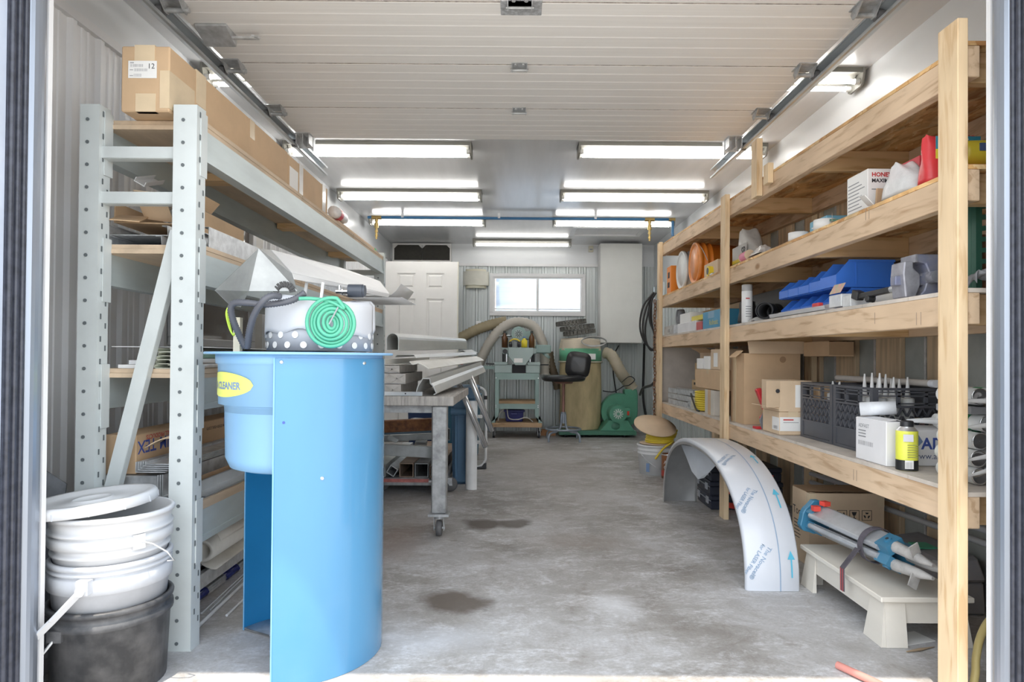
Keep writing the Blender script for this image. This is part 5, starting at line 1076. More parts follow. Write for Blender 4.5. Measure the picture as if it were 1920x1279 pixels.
# ---------------- second level
ZA = SH[1] + .001
op = M('pail_orange', (.85, .26, .03), .38, var=.05); 
def side_pail(label, y, r, L_, mat, lidm, x0=1.285, bail=True, z=ZA):
    t = thing('plastic_pail', label, 'pail', (x0 + .03, y, z + r + .009), group='pails lying on the second timber shelf', rot=(0, PI/2, 0))
    MB().lathe([(.001, .012), (r*.80, .012), (r*.98, .004), (r, 0), (r + .004, .006), (r + .004, .020), (r*.97, .022), (r*.965, .045), (r + .003, .048), (r + .003, .062), (r*.955, .066), (r*.95, .09), (r, .093), (r, .10), (r*.94, .104), (r*.86, L_), (.001, L_)], 36).build('body', mat, t)
    l = MB().lathe([(.001, -.002), (r*.78, -.002), (r*.80, .004), (r*.9, .004), (r*.93, -.006), (r + .002, -.006), (r + .006, 0), (r + .006, .010)], 36).build('lid', lidm, t)
    if bail: MB().tube([((r + .006)*math.cos(a)*-1*.98 , (r + .004)*math.sin(a), .05 - .055*abs(math.cos(a))) for a in [-PI/2 + PI*i/14 for i in range(15)]], .0028, 6).build('bail', galv, t)
    return t
side_pail('orange plastic pail lying on its side with its lid toward the aisle', 4.76, .150, .36, op, M('lid_orange', (.82, .30, .08), .35, var=.15, sc=10))
side_pail('white plastic pail lying on its side beside the orange one', 5.14, .150, .30, wp, M('lid_white', (.76, .78, .78), .4), bail=False)
o = thing('orange_case', 'orange box at the far end of the second timber shelf', 'box', (1.33, 5.42, ZA)); B((-.05, -.07, 0), (.10, .07, .23)).build('body', op, o, bevel=.004); rect('print', ink, o, (-.0512, .04, .05), .07, .045, AISLE); B((-.0515, -.03, .13), (-.0502, .03, .18)).build('print', ink, o)
c = carton('small_carton', 'low open cardboard box with a yellow tape measure before the bag of mix', 1.30, 1.372, 4.16, 4.46, ZA, ZA + .10, card2, seam=None)
tm = thing('tape_measure', 'yellow and black tape measure in front of the low open box', 'tape measure', (1.285, 4.28, ZA)); MB().cyl((-.015, 0, .035), (.015, 0, .035), .034, n=20).build('case', M('tape_yellow', (.85, .66, .05), .35), tm); MB().cyl((-.0165, 0, .035), (-.0155, 0, .035), .024, n=18).build('side_disc', blackp, tm); B((-.012, -.10, .004), (.012, -.03, .012)).build('blade', galv, tm)
def sack(name, label, c, w, d, h, mat, cat='bag', rz=0, lean=0):
    t = thing(name, label, cat, c, rz)
    def S(u, v):
        a = 2*PI*u; n_ = 3.2; r = (abs(math.cos(a))**n_ + abs(math.sin(a))**n_)**(-1/n_); k = (1.0 - .12*v + .06*math.sin(a*5 + v*7)*v) * (1 if v > .03 else .9); dd = d*(1 - .75*v**2.2)
        if v == 0: k = .01
        return (w*r*math.cos(a)*k + lean*v, dd*r*math.sin(a)*k, h*max(0, v - .02) + .006*math.sin(a*4)*v)
    MB().grid(S, 32, 12).build('body', mat, t); return t
bagp = M('bag_clear', (.66, .65, .62), .25, var=.2, sc=14, bump=.3)
b_ = sack('mix_bag', 'grey plastic bag of mix with a red framed label behind the second post', (1.455, 4.02, ZA + .004), .06, .17, .26, bagp, rz=0)
rect('label', M('label_grey', (.55, .54, .52), .5), b_, (-.0595, .14, .03), .26, .13, AISLE, .001); text('lettering', 'SP', .07, ink, b_, (-.0615, -.03, .09), AISLE, bold=.002); rect('stripe', M('stripe_yellow', (.80, .62, .05), .5), b_, (-.0612, .14, .055), .26, .022, AISLE); rect('stripe', M('stripe_green', (.08, .35, .12), .5), b_, (-.0612, .14, .032), .26, .022, AISLE)
t = thing('twine_spool', 'pink twine spool on the second timber shelf beside the bag', 'spool', (1.295, 3.62, ZA)); MB().cyl((0, -.045, .03), (0, .045, .03), .028, n=16).build('twine', M('pink_twine', (.80, .30, .42), .7, var=.2, sc=60, st=(1, 6, 1)), t)
for y in (-.05, .046): MB().cyl((0, y, .03), (0, y + .004, .03), .030, n=16).build('flange', card2, t)
for i, (y, lb) in enumerate(((3.44, 'foil wrapped pack next to the pink twine spool'), (3.02, 'small white tape roll further along the second timber shelf'))):
    if i == 0: o = MB().grid(lambda u, v: (.05*(u - .5)*2, .09*(v - .5)*2, .055*math.sin(PI*u)*math.sin(PI*v)**.5 + .006*math.sin(u*23)*math.sin(v*19)), 14, 14).build('foil_pack', M('foil', (.75, .75, .76), .2, metal=.4, var=.25, sc=30, bump=.3), loc=(1.315, y, ZA + .008)); tag(o, lb, 'pack')
    else: o = MB().pipe((0, 0, 0), (0, 0, .045), .045, .03, 20).build('tape_roll', paper, loc=(1.325, y, ZA)); tag(o, lb, 'tape')
c = carton('small_carton', 'small light blue carton on the second timber shelf', 1.36, 1.47, 2.82, 2.98, ZA, ZA + .085, M('card_blue', (.22, .50, .66), .55), seam=None); rect('print_line', paper, c, (-.0556, .06, .05), .09, .006, AISLE, .0003)
o = MB().pipe((0, 0, 0), (0, 0, .05), .045, .03, 20).build('tape_roll', paper, loc=(1.325, 2.762, ZA)); tag(o, 'white tape roll beside the hand brush on the second timber shelf', 'tape')
t = thing('hand_brush', 'dark hand brush with green grip on the second timber shelf', 'brush', (1.34, 2.632, ZA), .3); t.scale = (.55, .55, .55); MB().bar((0, -.02, .035), (.02, .14, .07), .03, .016).build('grip', M('grip_green', (.08, .20, .14), .5), t); MB().box((-.03, -.12, .0), (.03, -.01, .05)).build('bristles', M('bristle_black', (.03, .03, .035), .8), t)
# boxed thermostat, paper box and bags near the first post
hb_ = thing('printed_carton', 'white printed carton with red brand lettering on the second timber shelf', 'box', (1.40, 2.47, ZA))
B((-.09, -.075, 0), (.09, .075, .165)).build('body', paper, hb_, bevel=.002); text('lettering', 'HONEYWELL', .022, inkr, hb_, (-.075, -.0756, .135), FRONT, bold=.0008); text('lettering', 'MAXIMUM', .020, ink, hb_, (-.075, -.0756, .113), FRONT, bold=.0006); rect('print_line', inkg, hb_, (-.075, -.0757, .085), .05, .004, FRONT, .0003)
for i in range(9): rect('print_line', inkg, hb_, (-.0902, .066, .128 - i*.014), .10 + .02*(i % 3 - 1), .004, AISLE, .0003)
B((-.085, .0, .1655), (.085, .072, .168)).build('flap', card2, hb_)
MB().cb((-.03, -.083, .045), (.075, .008, .08), (.1, 0, .2)).build('brown_insert', card, hb_)
rw = thing('printed_carton', 'red and white printed carton behind the clear plastic bag', 'box', (1.49, 2.28, ZA)); B((-.11, -.085, 0), (.12, .085, .15)).build('body', paper, rw, bevel=.002); B((-.1115, -.0865, .105), (.1215, .0865, .1505)).build('red_band', M('carton_red', (.68, .06, .08), .45), rw); rect('print_line', paper, rw, (-.085, -.0872, .128), .08, .008, FRONT, .0003); rect('print_line', paper, rw, (-.085, -.0872, .114), .06, .006, FRONT, .0003)
cbag = M('plastic_clear', (.82, .84, .85), .15, var=.12, sc=16, bump=.6, alpha=.72)
sack('plastic_bag', 'crumpled clear plastic bag near the first post of the timber shelving', (1.322, 2.19, ZA + .004), .040, .10, .115, cbag, rz=0)
o = MB().cb((0, 0, .03), (.05, .08, .002), (.3, .8, 0)).build('paper_scrap', paper, loc=(1.275, 2.34, ZA + .0)); tag(o, 'white paper scrap at the shelf edge beside the printed carton', 'paper')
rb3 = sack('red_bag', 'red bag with a blue numbered label beside the first post', (1.375, 2.04, ZA + .0), .09, .045, .165, M('bag_red', (.68, .05, .06), .35, var=.15), rz=0)
rect('label', M('label_teal', (.05, .33, .48), .5), rb3, (-.075, -.052, .105), .14, .04, FRONT, .001); text('lettering', '74006', .040, paper, rb3, (-.068, -.0535, .110), FRONT); rect('label', M('label_yellow2', (.82, .74, .08), .5), rb3, (-.075, -.0521, .075), .14, .03, FRONT, .001)
rect('label', M('label_yellow2', (.82, .74, .08), .5), rb3, (-.03, -.053, .02), .02, .05, FRONT, .001)
t = thing('yellow_bottle', 'yellow squeeze bottle lying right of the first post', 'bottle', (1.36, 1.925, ZA + .020)); MB().lathe([(.001, -.03), (.03, -.028), (.042, -.01), (.044, .05), (.040, .13), (.001, .14)], 24, Matrix.Translation((-.01, 0, .045)) @ Matrix.Rotation(PI/2, 4, 'Y')).build('body', M('bottle_yellow', (.86, .70, .06), .3), t); B((.0, -.0455, .045), (.11, -.042, .068)).build('label', M('label_navy', (.10, .15, .33), .4), t); o = B((-.05, -.06, -.018), (.17, .06, -.0)).build('red_tray', M('tray_red', (.60, .16, .16), .5), t)
# ---------------- third level
ZB = SH[2] + .001
def bx2(name, label, x0, x1, y0, y1, h, mat, z=ZB, txt=None, cat='box', grp=None, rz=0):
    t = thing(name, label, cat, ((x0+x1)/2, (y0+y1)/2, z), rz, grp); w, d = (x1-x0)/2, (y1-y0)/2
    B((-w, -d, 0), (w, d, h)).build('body', mat, t, bevel=.0025)
    if txt:
        for body, size, m_, yy, zz, face in txt:
            if face == 'a': text('lettering', body, size, m_, t, (-w - .0006, yy, zz), AISLE)
            else: text('lettering', body, size, m_, t, (yy, -d - .0006, zz), FRONT)
    return t
gb = bx2('steel_box', 'galvanised steel box with slots at the far end of the third timber shelf', 1.275, 1.40, 5.22, 5.55, .075, galv)
for y in (-.02, .02): B((-.0632, y - .004, .02), (-.0626, y + .004, .045)).build('slot', ink, gb)
t = thing('strap_coil', 'coil of grey strapping standing behind the galvanised box', 'coil', (1.36, 5.36, ZB + .076))
for r in (.03, .042, .054, .066): MB().pipe((-.02, 0, .070), (.03, 0, .070), r, r - .005, 24).build('turn', inkg, t)
bx2('long_carton', 'long flat brown carton behind the small printed packs', 1.45, 1.60, 4.10, 5.10, .17, card)
bx2('small_pack', 'white pack with red print at the back of the third timber shelf stack', 1.30, 1.40, 4.82, 5.12, .075, paper, ZB + .076, None, grp='small packs')
bx2('small_pack', 'long white pack under the red printed one', 1.285, 1.40, 4.62, 5.14, .075, M('pack_white', (.80, .80, .82), .45), ZB, None, grp='small packs')
bx2('small_pack', 'yellow pack lying on the white pack', 1.30, 1.38, 4.48, 4.78, .035, M('pack_yellow', (.80, .68, .10), .45), ZB + .076, grp='small packs')
bx2('small_pack', 'dark red topped pack between the white and blue packs', 1.285, 1.37, 4.46, 4.60, .06, M('pack_red', (.55, .10, .10), .45), ZB, grp='small packs')
bx2('blue_carton', 'blue carton with white and yellow lettering near the second post', 1.28, 1.40, 4.02, 4.42, .115, M('carton_blue', (.06, .30, .50), .45), ZB, [('Rollmatic', .05, M('ink_yellow', (.80, .70, .10), .5), .05, .022, 'a'), ('IIIIIIIII', .06, M('ink_pale', (.6, .75, .85), .5), .08, .068, 'a')])
cs = bx2('tool_case', 'large black moulded tool case behind the aerosol can', 1.45, 1.635, 3.28, 3.95, .19, blackp, cat='case')
B((-.105, -.06, .06), (-.1003, .06, .09)).build('handle', rubber, cs); bx2('wall_board', 'pale panel leaning behind the black tool case', 1.65, 1.67, 3.2, 3.9, .22, plyt, cat='panel')
sack('black_bag', 'crumpled black bag left of the aerosol can', (1.345, 3.74, ZB + .003), .05, .06, .13, M('bag_black', (.025, .025, .028), .35, bump=.3), rz=0)
def aerosol(label, x, y, z, r, h, body, capm, top=.80, cat='aerosol can', name='spray_can'):
    t = thing(name, label, cat, (x, y, z)); MB().lathe([(.001, 0), (r*.96, .001), (r, .004), (r, h*top), (r*.75, h*(top + .05)), (.001, h*(top + .05))], 28).build('can', body, t)
    MB().lathe([(r*.97, h*top + .002), (r*.97, h*.985), (r*.85, h), (.001, h)], 28).build('cap', capm, t); return t
p = PX(1398, 602, 1.292); t = aerosol('white aerosol can with a grey cap on the third timber shelf', 1.30, p.y, ZB, .030, .218, M('can_white', (.78, .79, .80), .3, var=.05), M('cap_grey', (.42, .42, .42), .45), .82)
rect('print_line', inkr, t, (-.018, -.0305, .135), .022, .006, FRONT, .0004)
for i in range(5): rect('print_line', inkg, t, (-.018, -.0305, .035 + i*.014), .03, .004, FRONT, .0004)
o = MB().grid(lambda u, v: (.045*(u-.5)*2, .03*(v-.5)*2, .02*math.sin(PI*u)*math.sin(PI*v)**.4 + .004*math.sin(u*17 + v*29)), 12, 20).build('blister_pack', cbag, loc=(1.325, 3.525, ZB + .006)); tag(o, 'clear blister packs flat on the shelf right of the aerosol can', 'pack')
t = thing('pipe_elbow', 'black plastic pipe elbow lying on the third timber shelf', 'pipe', (1.345, 3.375, ZB + .004)); MB().pipe((-.06, -.05, .045), (.02, .04, .045), .042, .034, 24).pipe((.015, .035, .045), (.05, .055, .05), .040, .032, 24).build('elbow', blackp, t); MB().pipe((-.068, -.061, .045), (-.048, -.034, .045), .046, .040, 24).build('collar', blackp, t)
t = extr('shallow grey tray along the front edge of the third timber shelf', [(-.026, .03), (-.02, .003), (.022, .003), (.026, .02)], (1.299, 3.24, ZB + .001), (1.299, 2.66, ZB + .001), M('tray_grey', (.55, .55, .56), .45), .003, name='shallow_tray', cat='tray', grp=None)
blu = M('bin_plastic_blue', (.05, .19, .70), .38, var=.05)
def stack_bin(label, y, z, w=.105, X0=1.33, D_=.20, h=.088):
    t = thing('parts_bin', label, 'bin', (X0, y, z), group='blue stacking bins')
    prof = [(0, .004), (.0, h*.45), (.055, h), (D_, h), (D_, 0), (.012, 0)]
    for yy in (0, w - .004): MB().prism([(a_, b_) for a_, b_ in prof], 'y', yy, yy + .004).build('side', blu, t)
    B((.012, .004, 0), (D_, w - .004, .004)).build('base', blu, t); B((D_ - .004, .004, .004), (D_, w - .004, h)).build('back', blu, t); MB().prism([(0, .004), (0, h*.45), (.004, h*.45), (.016, .004)], 'y', .004, w - .004).build('front_lip', blu, t)
    B((.05, -.003, h - .010), (D_ + .004, -.0004, h)).build('rim', blu, t); B((.08, -.002, .01), (.086, -.0004, h - .012)).build('rib', blu, t); return t
stack_bin('large blue bin nearest the vise, upper row of the blue bins', 2.66, ZB + .098, .14, 1.325, .24, .115); stack_bin('large blue bin nearest the vise, lower row of the blue bins', 2.66, ZB, .14, 1.335, .24, .095)
for i, nm in enumerate(('second', 'third', 'fourth', 'fifth')):
    y = 2.81 + i*.112
    stack_bin('%s blue bin from the vise in the upper row' % nm, y, ZB + .098, .108, 1.33, .20, .10 - .012*(i > 0)); stack_bin('%s blue bin from the vise in the lower row' % nm, y, ZB, .108, 1.34, .20, .095)
t = bx2('picture_pack', 'small clear box with a picture card before the blue bins', 1.275, 1.34, 2.52, 2.62, .05, cbag, ZB + .006); rect('card', M('picture_red', (.66, .30, .26), .5, var=.5, sc=40, c2=(.30, .42, .25)), t, (-.034, .045, .055), .09, .045, (PI/2 - .5, 0, -PI/2), .001)
bx2('clear_box', 'low clear plastic box at the shelf edge before the blue bins', 1.275, 1.36, 2.45, 2.512, .045, cbag, ZB); bx2('red_reel', 'small red reel on the grey tray', 1.288, 1.31, 2.74, 2.80, .03, M('reel_red', (.70, .06, .06), .4), ZB + .010)
# bench vise
vs = thing('bench_vise', 'old blue grey bench vise on the third timber shelf beside the first post', 'vise', (1.362, 2.12, ZB)); vs.scale = (.74, .62, .76); vm = M('vise_blue_grey', (.17, .19, .30), .5, metal=.15, var=.45, sc=14, c2=(.27, .27, .29)); vw = M('vise_worn', (.30, .30, .34), .45, metal=.3, var=.3, sc=14)
MB().prism([(-.06, 0), (.10, 0), (.10, .015), (.06, .03), (.05, .075), (-.03, .075), (-.045, .03), (-.06, .015)], 'y', -.05, .07).build('base', vm, vs, bevel=.004)
MB().prism([(-.035, .06), (.095, .06), (.095, .150), (.12, .168), (.12, .185), (-.085, .185), (-.085, .155), (-.045, .145), (-.03, .11)], 'y', -.06, .06).build('fixed_jaw', vm, vs, bevel=.005)
MB().prism([(-.13, 0), (-.085, 0), (-.065, .05), (-.065, .10), (-.095, .125), (-.095, .155), (-.135, .155), (-.14, .10)], 'y', -.055, .065).build('sliding_jaw', vw, vs, bevel=.005)
B((-.16, -.025, .055), (.12, .025, .095)).build('slide_bar', vm, vs, bevel=.003)
B((-.092, -.065, .150), (-.084, .065, .184)).build('jaw_face', vw, vs)
MB().cyl((-.02, -.11, .085), (-.02, -.06, .085), .026, n=18).build('screw_head', vw, vs); MB().cyl((-.05, -.10, .096), (.06, -.10, .066), .008, n=10).build('handle', vw, vs)
t = thing('vent_box', 'thin folded sheet metal vent lying in front of the vise', 'vent', (1.335, 2.34, ZB)); MB().prism([(-.015, 0), (.07, 0), (.07, .05), (.04, .05)], 'y', -.08, .09).build('body', alw, t, bevel=.002)
t = thing('black_tool', 'small black hand tool at the shelf edge before the vise', 'tool', (1.289, 2.283, ZB + .016)); MB().bar((0, .12, .018), (0, -.08, .022), .02, .02).bar((0, .12, .018), (.0, .16, .03), .03, .034).cyl((-.012, .06, .004), (.014, .06, .004), .014, n=10).build('body', blackp, t, bevel=.003); MB().cyl((0, -.08, .022), (0, -.11, .022), .013, n=12).build('tip', galvd, t)
# green slatted crate beyond the first post
gs = thing('slatted_crate', 'dark green slatted plastic crate standing right of the first post', 'crate', (1.362, 1.90, ZB)); gp_ = M('crate_green', (.05, .17, .12), .5, var=.15)
for x in (0, .085, .28): B((x, 0, 0), (x + .018, .02, .275)).build('upright', gp_, gs)
for i in range(7):
    z = .05 + i*.033; MB().hexa([(.018,.004,z),(.085,.004,z+.008),(.085,.014,z+.008),(.018,.014,z),(.018,.004,z+.014),(.085,.004,z+.022),(.085,.014,z+.022),(.018,.014,z+.014)]).build('slat', gp_, gs); B((.103, .004, z), (.28, .014, z + .014)).build('slat', gp_, gs)
B((0, 0, .275), (.30, .02, .30)).build('top_rail', gp_, gs); B((0, .021, 0), (.012, .11, .30)).build('end', gp_, gs); B((.012, .05, 0), (.27, .10, .18)).build('contents', M('terracotta', (.50, .25, .14), .8), gs)
o = MB().grid(lambda u, v: (.06*(u-.5)*2, .02*math.sin(u*9) + .05*(v - .5), .05*math.sin(PI*u)**.6*(1 - .5*v) + .012*math.sin(u*14 + v*5)), 18, 8, .002).build('rag', M('rag_grey', (.42, .43, .46), .9, var=.3, sc=30), loc=(1.372, 1.852, ZB + .016)); tag(o, 'crumpled grey rag in front of the green slatted crate', 'rag')
# ---------------- fourth level
ZD = SH[3] + .001
c = carton('striped_carton', 'tan carton with a blue wave stripe at the far end of the fourth shelf', 1.46, 1.70, 4.82, 5.35, ZD, ZD + .20, M('carton_tan', (.66, .48, .28), .7), seam=None)
MB().grid(lambda u, v: (-.1214, .24 - .40*u, .07 + .02*math.sin(u*5) + .025*v), 14, 1, 0).build('wave_stripe', M('wave_blue', (.08, .14, .38), .5), c); rect('print', ink, c, (-.1214, .20, .16), .05, .02, AISLE, .0004); rect('print', ink, c, (-.1214, .02, .16), .05, .02, AISLE, .0004)
carton('striped_carton', 'tan carton stacked on the one with the blue wave stripe', 1.47, 1.70, 4.85, 5.30, ZD + .201, ZD + .34, M('carton_tan', (.66, .48, .28), .7), seam='x')
oc = thing('open_carton', 'small open carton on top of the tan cartons at the far end', 'box', (1.55, 4.95, ZD + .345), .3); MB().box((-.08, -.12, 0), (.08, .12, .09)).build('body', card2, oc, bevel=.002); MB().cb((-.11, .02, .09), (.10, .2, .003), (0, .4, 0)).build('flap', card, oc); MB().cb((.0, .16, .085), (.15, .09, .003), (.5, 0, 0)).build('flap', card2, oc)
carton('brown_carton', 'plain brown carton under three small boxes beside the second post', 1.285, 1.50, 4.02, 4.62, ZD + .17, ZD + .30, card, seam='x')
carton('brown_carton', 'brown carton hidden below the plain one beside the second post', 1.41, 1.52, 4.05, 4.55, ZD, ZD + .169, cardd, seam=None)
bx2('small_box', 'small white box with a blue emblem on the plain brown carton', 1.29, 1.38, 4.46, 4.60, .075, paper, ZD + .301, grp='small boxes on the brown carton'); bx2('small_box', 'small white box with a light blue patch on the plain brown carton', 1.29, 1.38, 4.30, 4.43, .09, paper, ZD + .301, grp='small boxes on the brown carton')
t = bx2('small_box', 'small tan box with a white label on the plain brown carton', 1.29, 1.42, 4.04, 4.27, .135, card2, ZD + .301, grp='small boxes on the brown carton'); rect('label', paper, t, (-.0656, .05, .02), .085, .09, AISLE, .001)
carton('brown_carton', 'dark carton jammed high under the third shelf near the second post', 1.43, 1.70, 4.1, 4.7, ZD + .302, ZD + .44, cardd, seam=None)
# yellow cable spool and brackets
ys_ = thing('cable_spool', 'flat spool of yellow cable on the fourth timber shelf', 'spool', (1.33, 4.58, ZD)); ycm = M('yellow_cable', (.80, .62, .06), .4, var=.1)
for i in range(9): MB().tube([(.05*math.cos(2*PI*k/20), .06*math.sin(2*PI*k/20), .012 + i*.0155) for k in range(20)], .008, 6, True).build('turn', ycm, ys_)
o = MB().tube(smooth_path([(1.258, 4.63, ZD + .12), (1.256, 4.58, ZD + .08), (1.258, 4.50, ZD + .02), (1.27, 4.46, ZD + .008)], 5), .007, 6).build('black_lead', M('lead_black', (.03, .03, .03), .5)); tag(o, 'short black lead hanging over the yellow cable spool', 'cable', 'cables')
t = thing('spool_tray', 'clear tape sealed carton standing right of the yellow cable spool', 'box', (1.33, 4.28, ZD)); B((-.045, -.10, 0), (.045, .10, .165)).build('body', M('tape_carton', (.62, .58, .52), .5), t, bevel=.002); B((-.0462, -.03, -.0), (.0462, .03, .1655)).build('tape', card, t)
for i, (x, y, z, lb, rz) in enumerate([(1.32, 5.10, ZD, 'lowest galvanised bracket rail at the far end of the fourth timber shelf', .03), (1.325, 5.10, ZD + .046, 'middle galvanised bracket rail of the far end pile', .06), (1.335, 5.10, ZD + .091, 'topmost galvanised bracket rail of the far end pile', .09)]):
    o = MB().strip([(-.04, .04), (-.04, 0), (.04, 0), (.04, .04), (.02, .04)], 'y', -.28, .28, .003).build('bracket_rail', galv, loc=(x, y, z + .001), rot=(0, 0, rz)); tag(o, lb, 'bracket', 'galvanised bracket rails')
t = thing('steel_fixture', 'small galvanised fixture with bolts at the shelf edge', 'bracket', (1.285, 4.74, ZD)); MB().box((-.01, -.03, 0), (.05, .04, .05)).box((-.015, -.06, 0), (.03, -.03, .09)).build('plate', galv, t, bevel=.002); MB().cyl((-.02, -.01, .03), (-.012, -.01, .03), .010, n=6).build('bolt', galvd, t)
# big open carton
bc = thing('open_carton', 'big open cardboard carton just right of the second post', 'box', (1.45, 3.75, ZD))
MB().box((-.16, -.11, 0), (.16, -.106, .405)).box((-.16, .106, 0), (.16, .11, .405)).box((-.16, -.106, 0), (-.156, .106, .405)).box((.156, -.106, 0), (.16, .106, .405)).box((-.156, -.106, 0), (.156, .106, .005)).build('body', card, bc)
MB().cb((.02, -.122, .438), (.32, .003, .075), (-.35, 0, 0)).build('flap', card2, bc); MB().cb((-.185, -.045, .40), (.06, .11, .003), (0, -.7, 0)).build('flap', card, bc)
B((-.1612, .02, .0), (-.1602, .075, .40)).build('tape', tape, bc); MB().cyl((.06, -.1105, .37), (.06, -.1115, .37), .018, n=20).build('print', M('print_brown', (.38, .24, .14), .7), bc)
t = thing('wire_tray', 'shallow brown divided carton jammed high against the wall', 'box', (1.675, 3.44, SH[2] - .185)); MB().box((-.07, -.14, 0), (.06, .14, .006)).build('base', card, t)
for i in range(5): MB().box((-.07, -.14 + i*.069, .006), (.06, -.135 + i*.069, .075)).build('divider', cardd, t)
B((-.072, -.142, .0), (-.068, .142, .078)).build('side', card, t)
# red cutter
rt = thing('cordless_cutter', 'red and black cordless cutter standing in front of the big open carton', 'tool', (PZ(1418, 798, ZD).x + .01, 3.42, ZD), 0); redp = M('tool_red', (.62, .04, .05), .35, var=.1)
MB().prism([(-.03, .02), (.06, .0), (.08, .02), (.08, .075), (.03, .10), (-.01, .10), (-.05, .06)], 'y', -.03, .03).build('motor_body', redp, rt, bevel=.006); MB().prism([(-.055, 0), (-.0, 0), (.01, .06), (-.01, .115), (-.045, .10), (-.07, .05)], 'y', -.038, -.031).build('grey_cover', M('tool_grey', (.20, .21, .23), .5), rt, bevel=.003)
MB().bar((-.02, 0, .10), (-.065, 0, .215), .035, .028).build('arm', redp, rt, bevel=.005); MB().bar((.03, .0, .08), (.035, .0, .20), .03, .045).build('handle', rubber, rt, bevel=.006); B((-.08, -.02, 0), (-.02, .03, .012)).build('guard', redp, rt); rect('badge', paper, rt, (.03, -.0312, .042), .045, .014, FRONT)
# small brown cartons left of the crates
cA = carton('label_carton', 'small brown carton with a white corner label beside the black crates', 1.285, 1.42, 3.135, 3.35, ZD, ZD + .115, card2, seam='y'); rect('label', paper, cA, (-.0684, -.02, .02), .085, .065, AISLE, .001); rect('label', paper, cA, (-.066, -.1105, .02), .11, .068, FRONT, .001); rect('print_line', inkr, cA, (-.05, -.1116, .072), .05, .006, FRONT, .0003); rect('print_line', inkp, cA, (-.05, -.1116, .060), .075, .004, FRONT, .0003); barcode(cA, -.0695, -.04, .028, .05, .015, rot=AISLE)
cB = thing('open_carton', 'opened brown carton with wide flaps on top of the label carton', 'box', (1.36, 3.24, ZD + .116)); MB().box((-.08, -.11, 0), (.08, -.106, .15)).box((-.08, .106, 0), (.08, .11, .15)).box((-.08, -.106, 0), (-.076, .106, .15)).box((.076, -.106, 0), (.08, .106, .15)).box((-.076, -.106, 0), (.076, .106, .004)).build('body', card2, cB)
MB().cb((-.115, -.02, .02), (.07, .17, .003), (0, .18, 0)).build('flap', card2, cB); MB().cb((-.10, -.115, .085), (.10, .003, .13), (0, 0, .25)).build('flap', card2, cB); rect('note', paper, cB, (.0, -.1108, .02), .07, .11, FRONT, .001); MB().cyl((-.09, -.120, .10), (-.09, -.1215, .10), .010, n=16).build('print', ink, cB)
# milk crates
crm = M('crate_black', (.085, .09, .105), .42, var=.15)
def milk_crate(label, x, y, z, w=.30, d=.29, h=.275):
    t = thing('milk_crate', label, 'crate', (x, y, z), group='black milk crates')
    B((.006, .006, 0), (w - .006, d - .006, .006)).build('base', crm, t)
    for cx, cy in ((0, 0), (w - .022, 0), (0, d - .022), (w - .022, d - .022)): B((cx, cy, 0), (cx + .022, cy + .022, h)).build('corner', crm, t)
    def wall(fn, L_, nm):
        rails = MB()
        for z0, z1 in ((.0, .012), (.078, .086), (.185, .193), (.199, .204), (.228, .233), (.243, .248), (.252, h)): rails.join(fn(.022, L_ - .022, z0, z1, 0))
        o = rails.build('rails', crm, t)
        solid = fn(.022, L_ - .022, .013, .078, .004).build('lower_panel', crm, t)
        lat = MB(); n = 7; a0_, b0_ = .022, L_ - .022
        for i in range(n):
            for j in range(3):
                q0 = a0_ + (b0_ - a0_)*i/n; q1 = a0_ + (b0_ - a0_)*(i + 1)/n; z0 = .086 + .033*j; z1 = z0 + .033; qm = (q0 + q1)/2
                for (pa, za), (pb, zb_) in (((q0, z0), (qm, z1)), ((qm, z1), (q1, z0))): lat.join(fn(pa, pb, za, zb_, 'd'))
        o2 = lat.build('lattice', crm, t); o2['kind'] = 'stuff'
        # raised hand grip
        for pa in (L_*.33, L_*.67): fn(pa - .006, pa + .006, .193, .25, 0).build('grip_post', crm, t)
    def fa(a, b, z0, z1, m_):   # face toward the aisle
        if m_ == 'd': return MB().bar((.005, a, z0), (.005, b, z1), .010, .0035, (1, 0, 0)) if False else MB().bar((.006, a, z0), (.006, b, z1), .005, .011, (1, 0, 0))
        return MB().box((m_ or 0, a, z0), (.012, b, z1))
    def fb(a, b, z0, z1, m_):   # face toward the door
        if m_ == 'd': return MB().bar((a, .006, z0), (b, .006, z1), .005, .011, (0, 1, 0))
        return MB().box((a, m_ or 0, z0), (b, .012, z1))
    wall(fa, d, 'a'); wall(fb, w, 'b')
    for m2 in (MB().box((.022, d - .010, 0), (w - .022, d - .002, h)), MB().box((w - .010, .022, 0), (w - .002, d - .022, h))): m2.build('far_side', crm, t)
    return t
milk_crate('black milk crate farther from the door on the fourth timber shelf', 1.375, 2.795, ZD, .31, .31, .262); milk_crate('black milk crate nearer the door, full of nozzled cartridges', 1.375, 2.475, ZD, .31, .31, .262)
def cartridge(name, label, loc, rot, r, L_, bodym, noz=.10, ring=None, grp=None):
    t = thing(name, label, 'cartridge', loc, rot=rot, group=grp)
    MB().lathe([(.001, .004), (r*.85, .004), (r*.9, 0), (r, .001), (r, L_), (r*.9, L_ + .003), (r*.3, L_ + .006), (.001, L_ + .006)], 20).build('tube', bodym, t)
    MB().lathe([(r*.98, -.001), (r*.99, -.004), (r*.8, -.003), (.001, .002)], 20).build('end_disc', chrome, t)
    if noz: MB().lathe([(.011, L_ + .006), (.009, L_ + .02), (.003, L_ + .006 + noz), (.001, L_ + .006 + noz)], 12).build('nozzle', M('nozzle_white', (.84, .85, .86), .35), t)
    if ring: MB().lathe([(r + .0006, L_*.3), (r + .0006, L_*.55)], 20).build('label_band', ring, t)
    return t
cwhite = M('cartridge_white', (.80, .81, .80), .35); cgreen = M('band_green', (.03, .30, .12), .4)
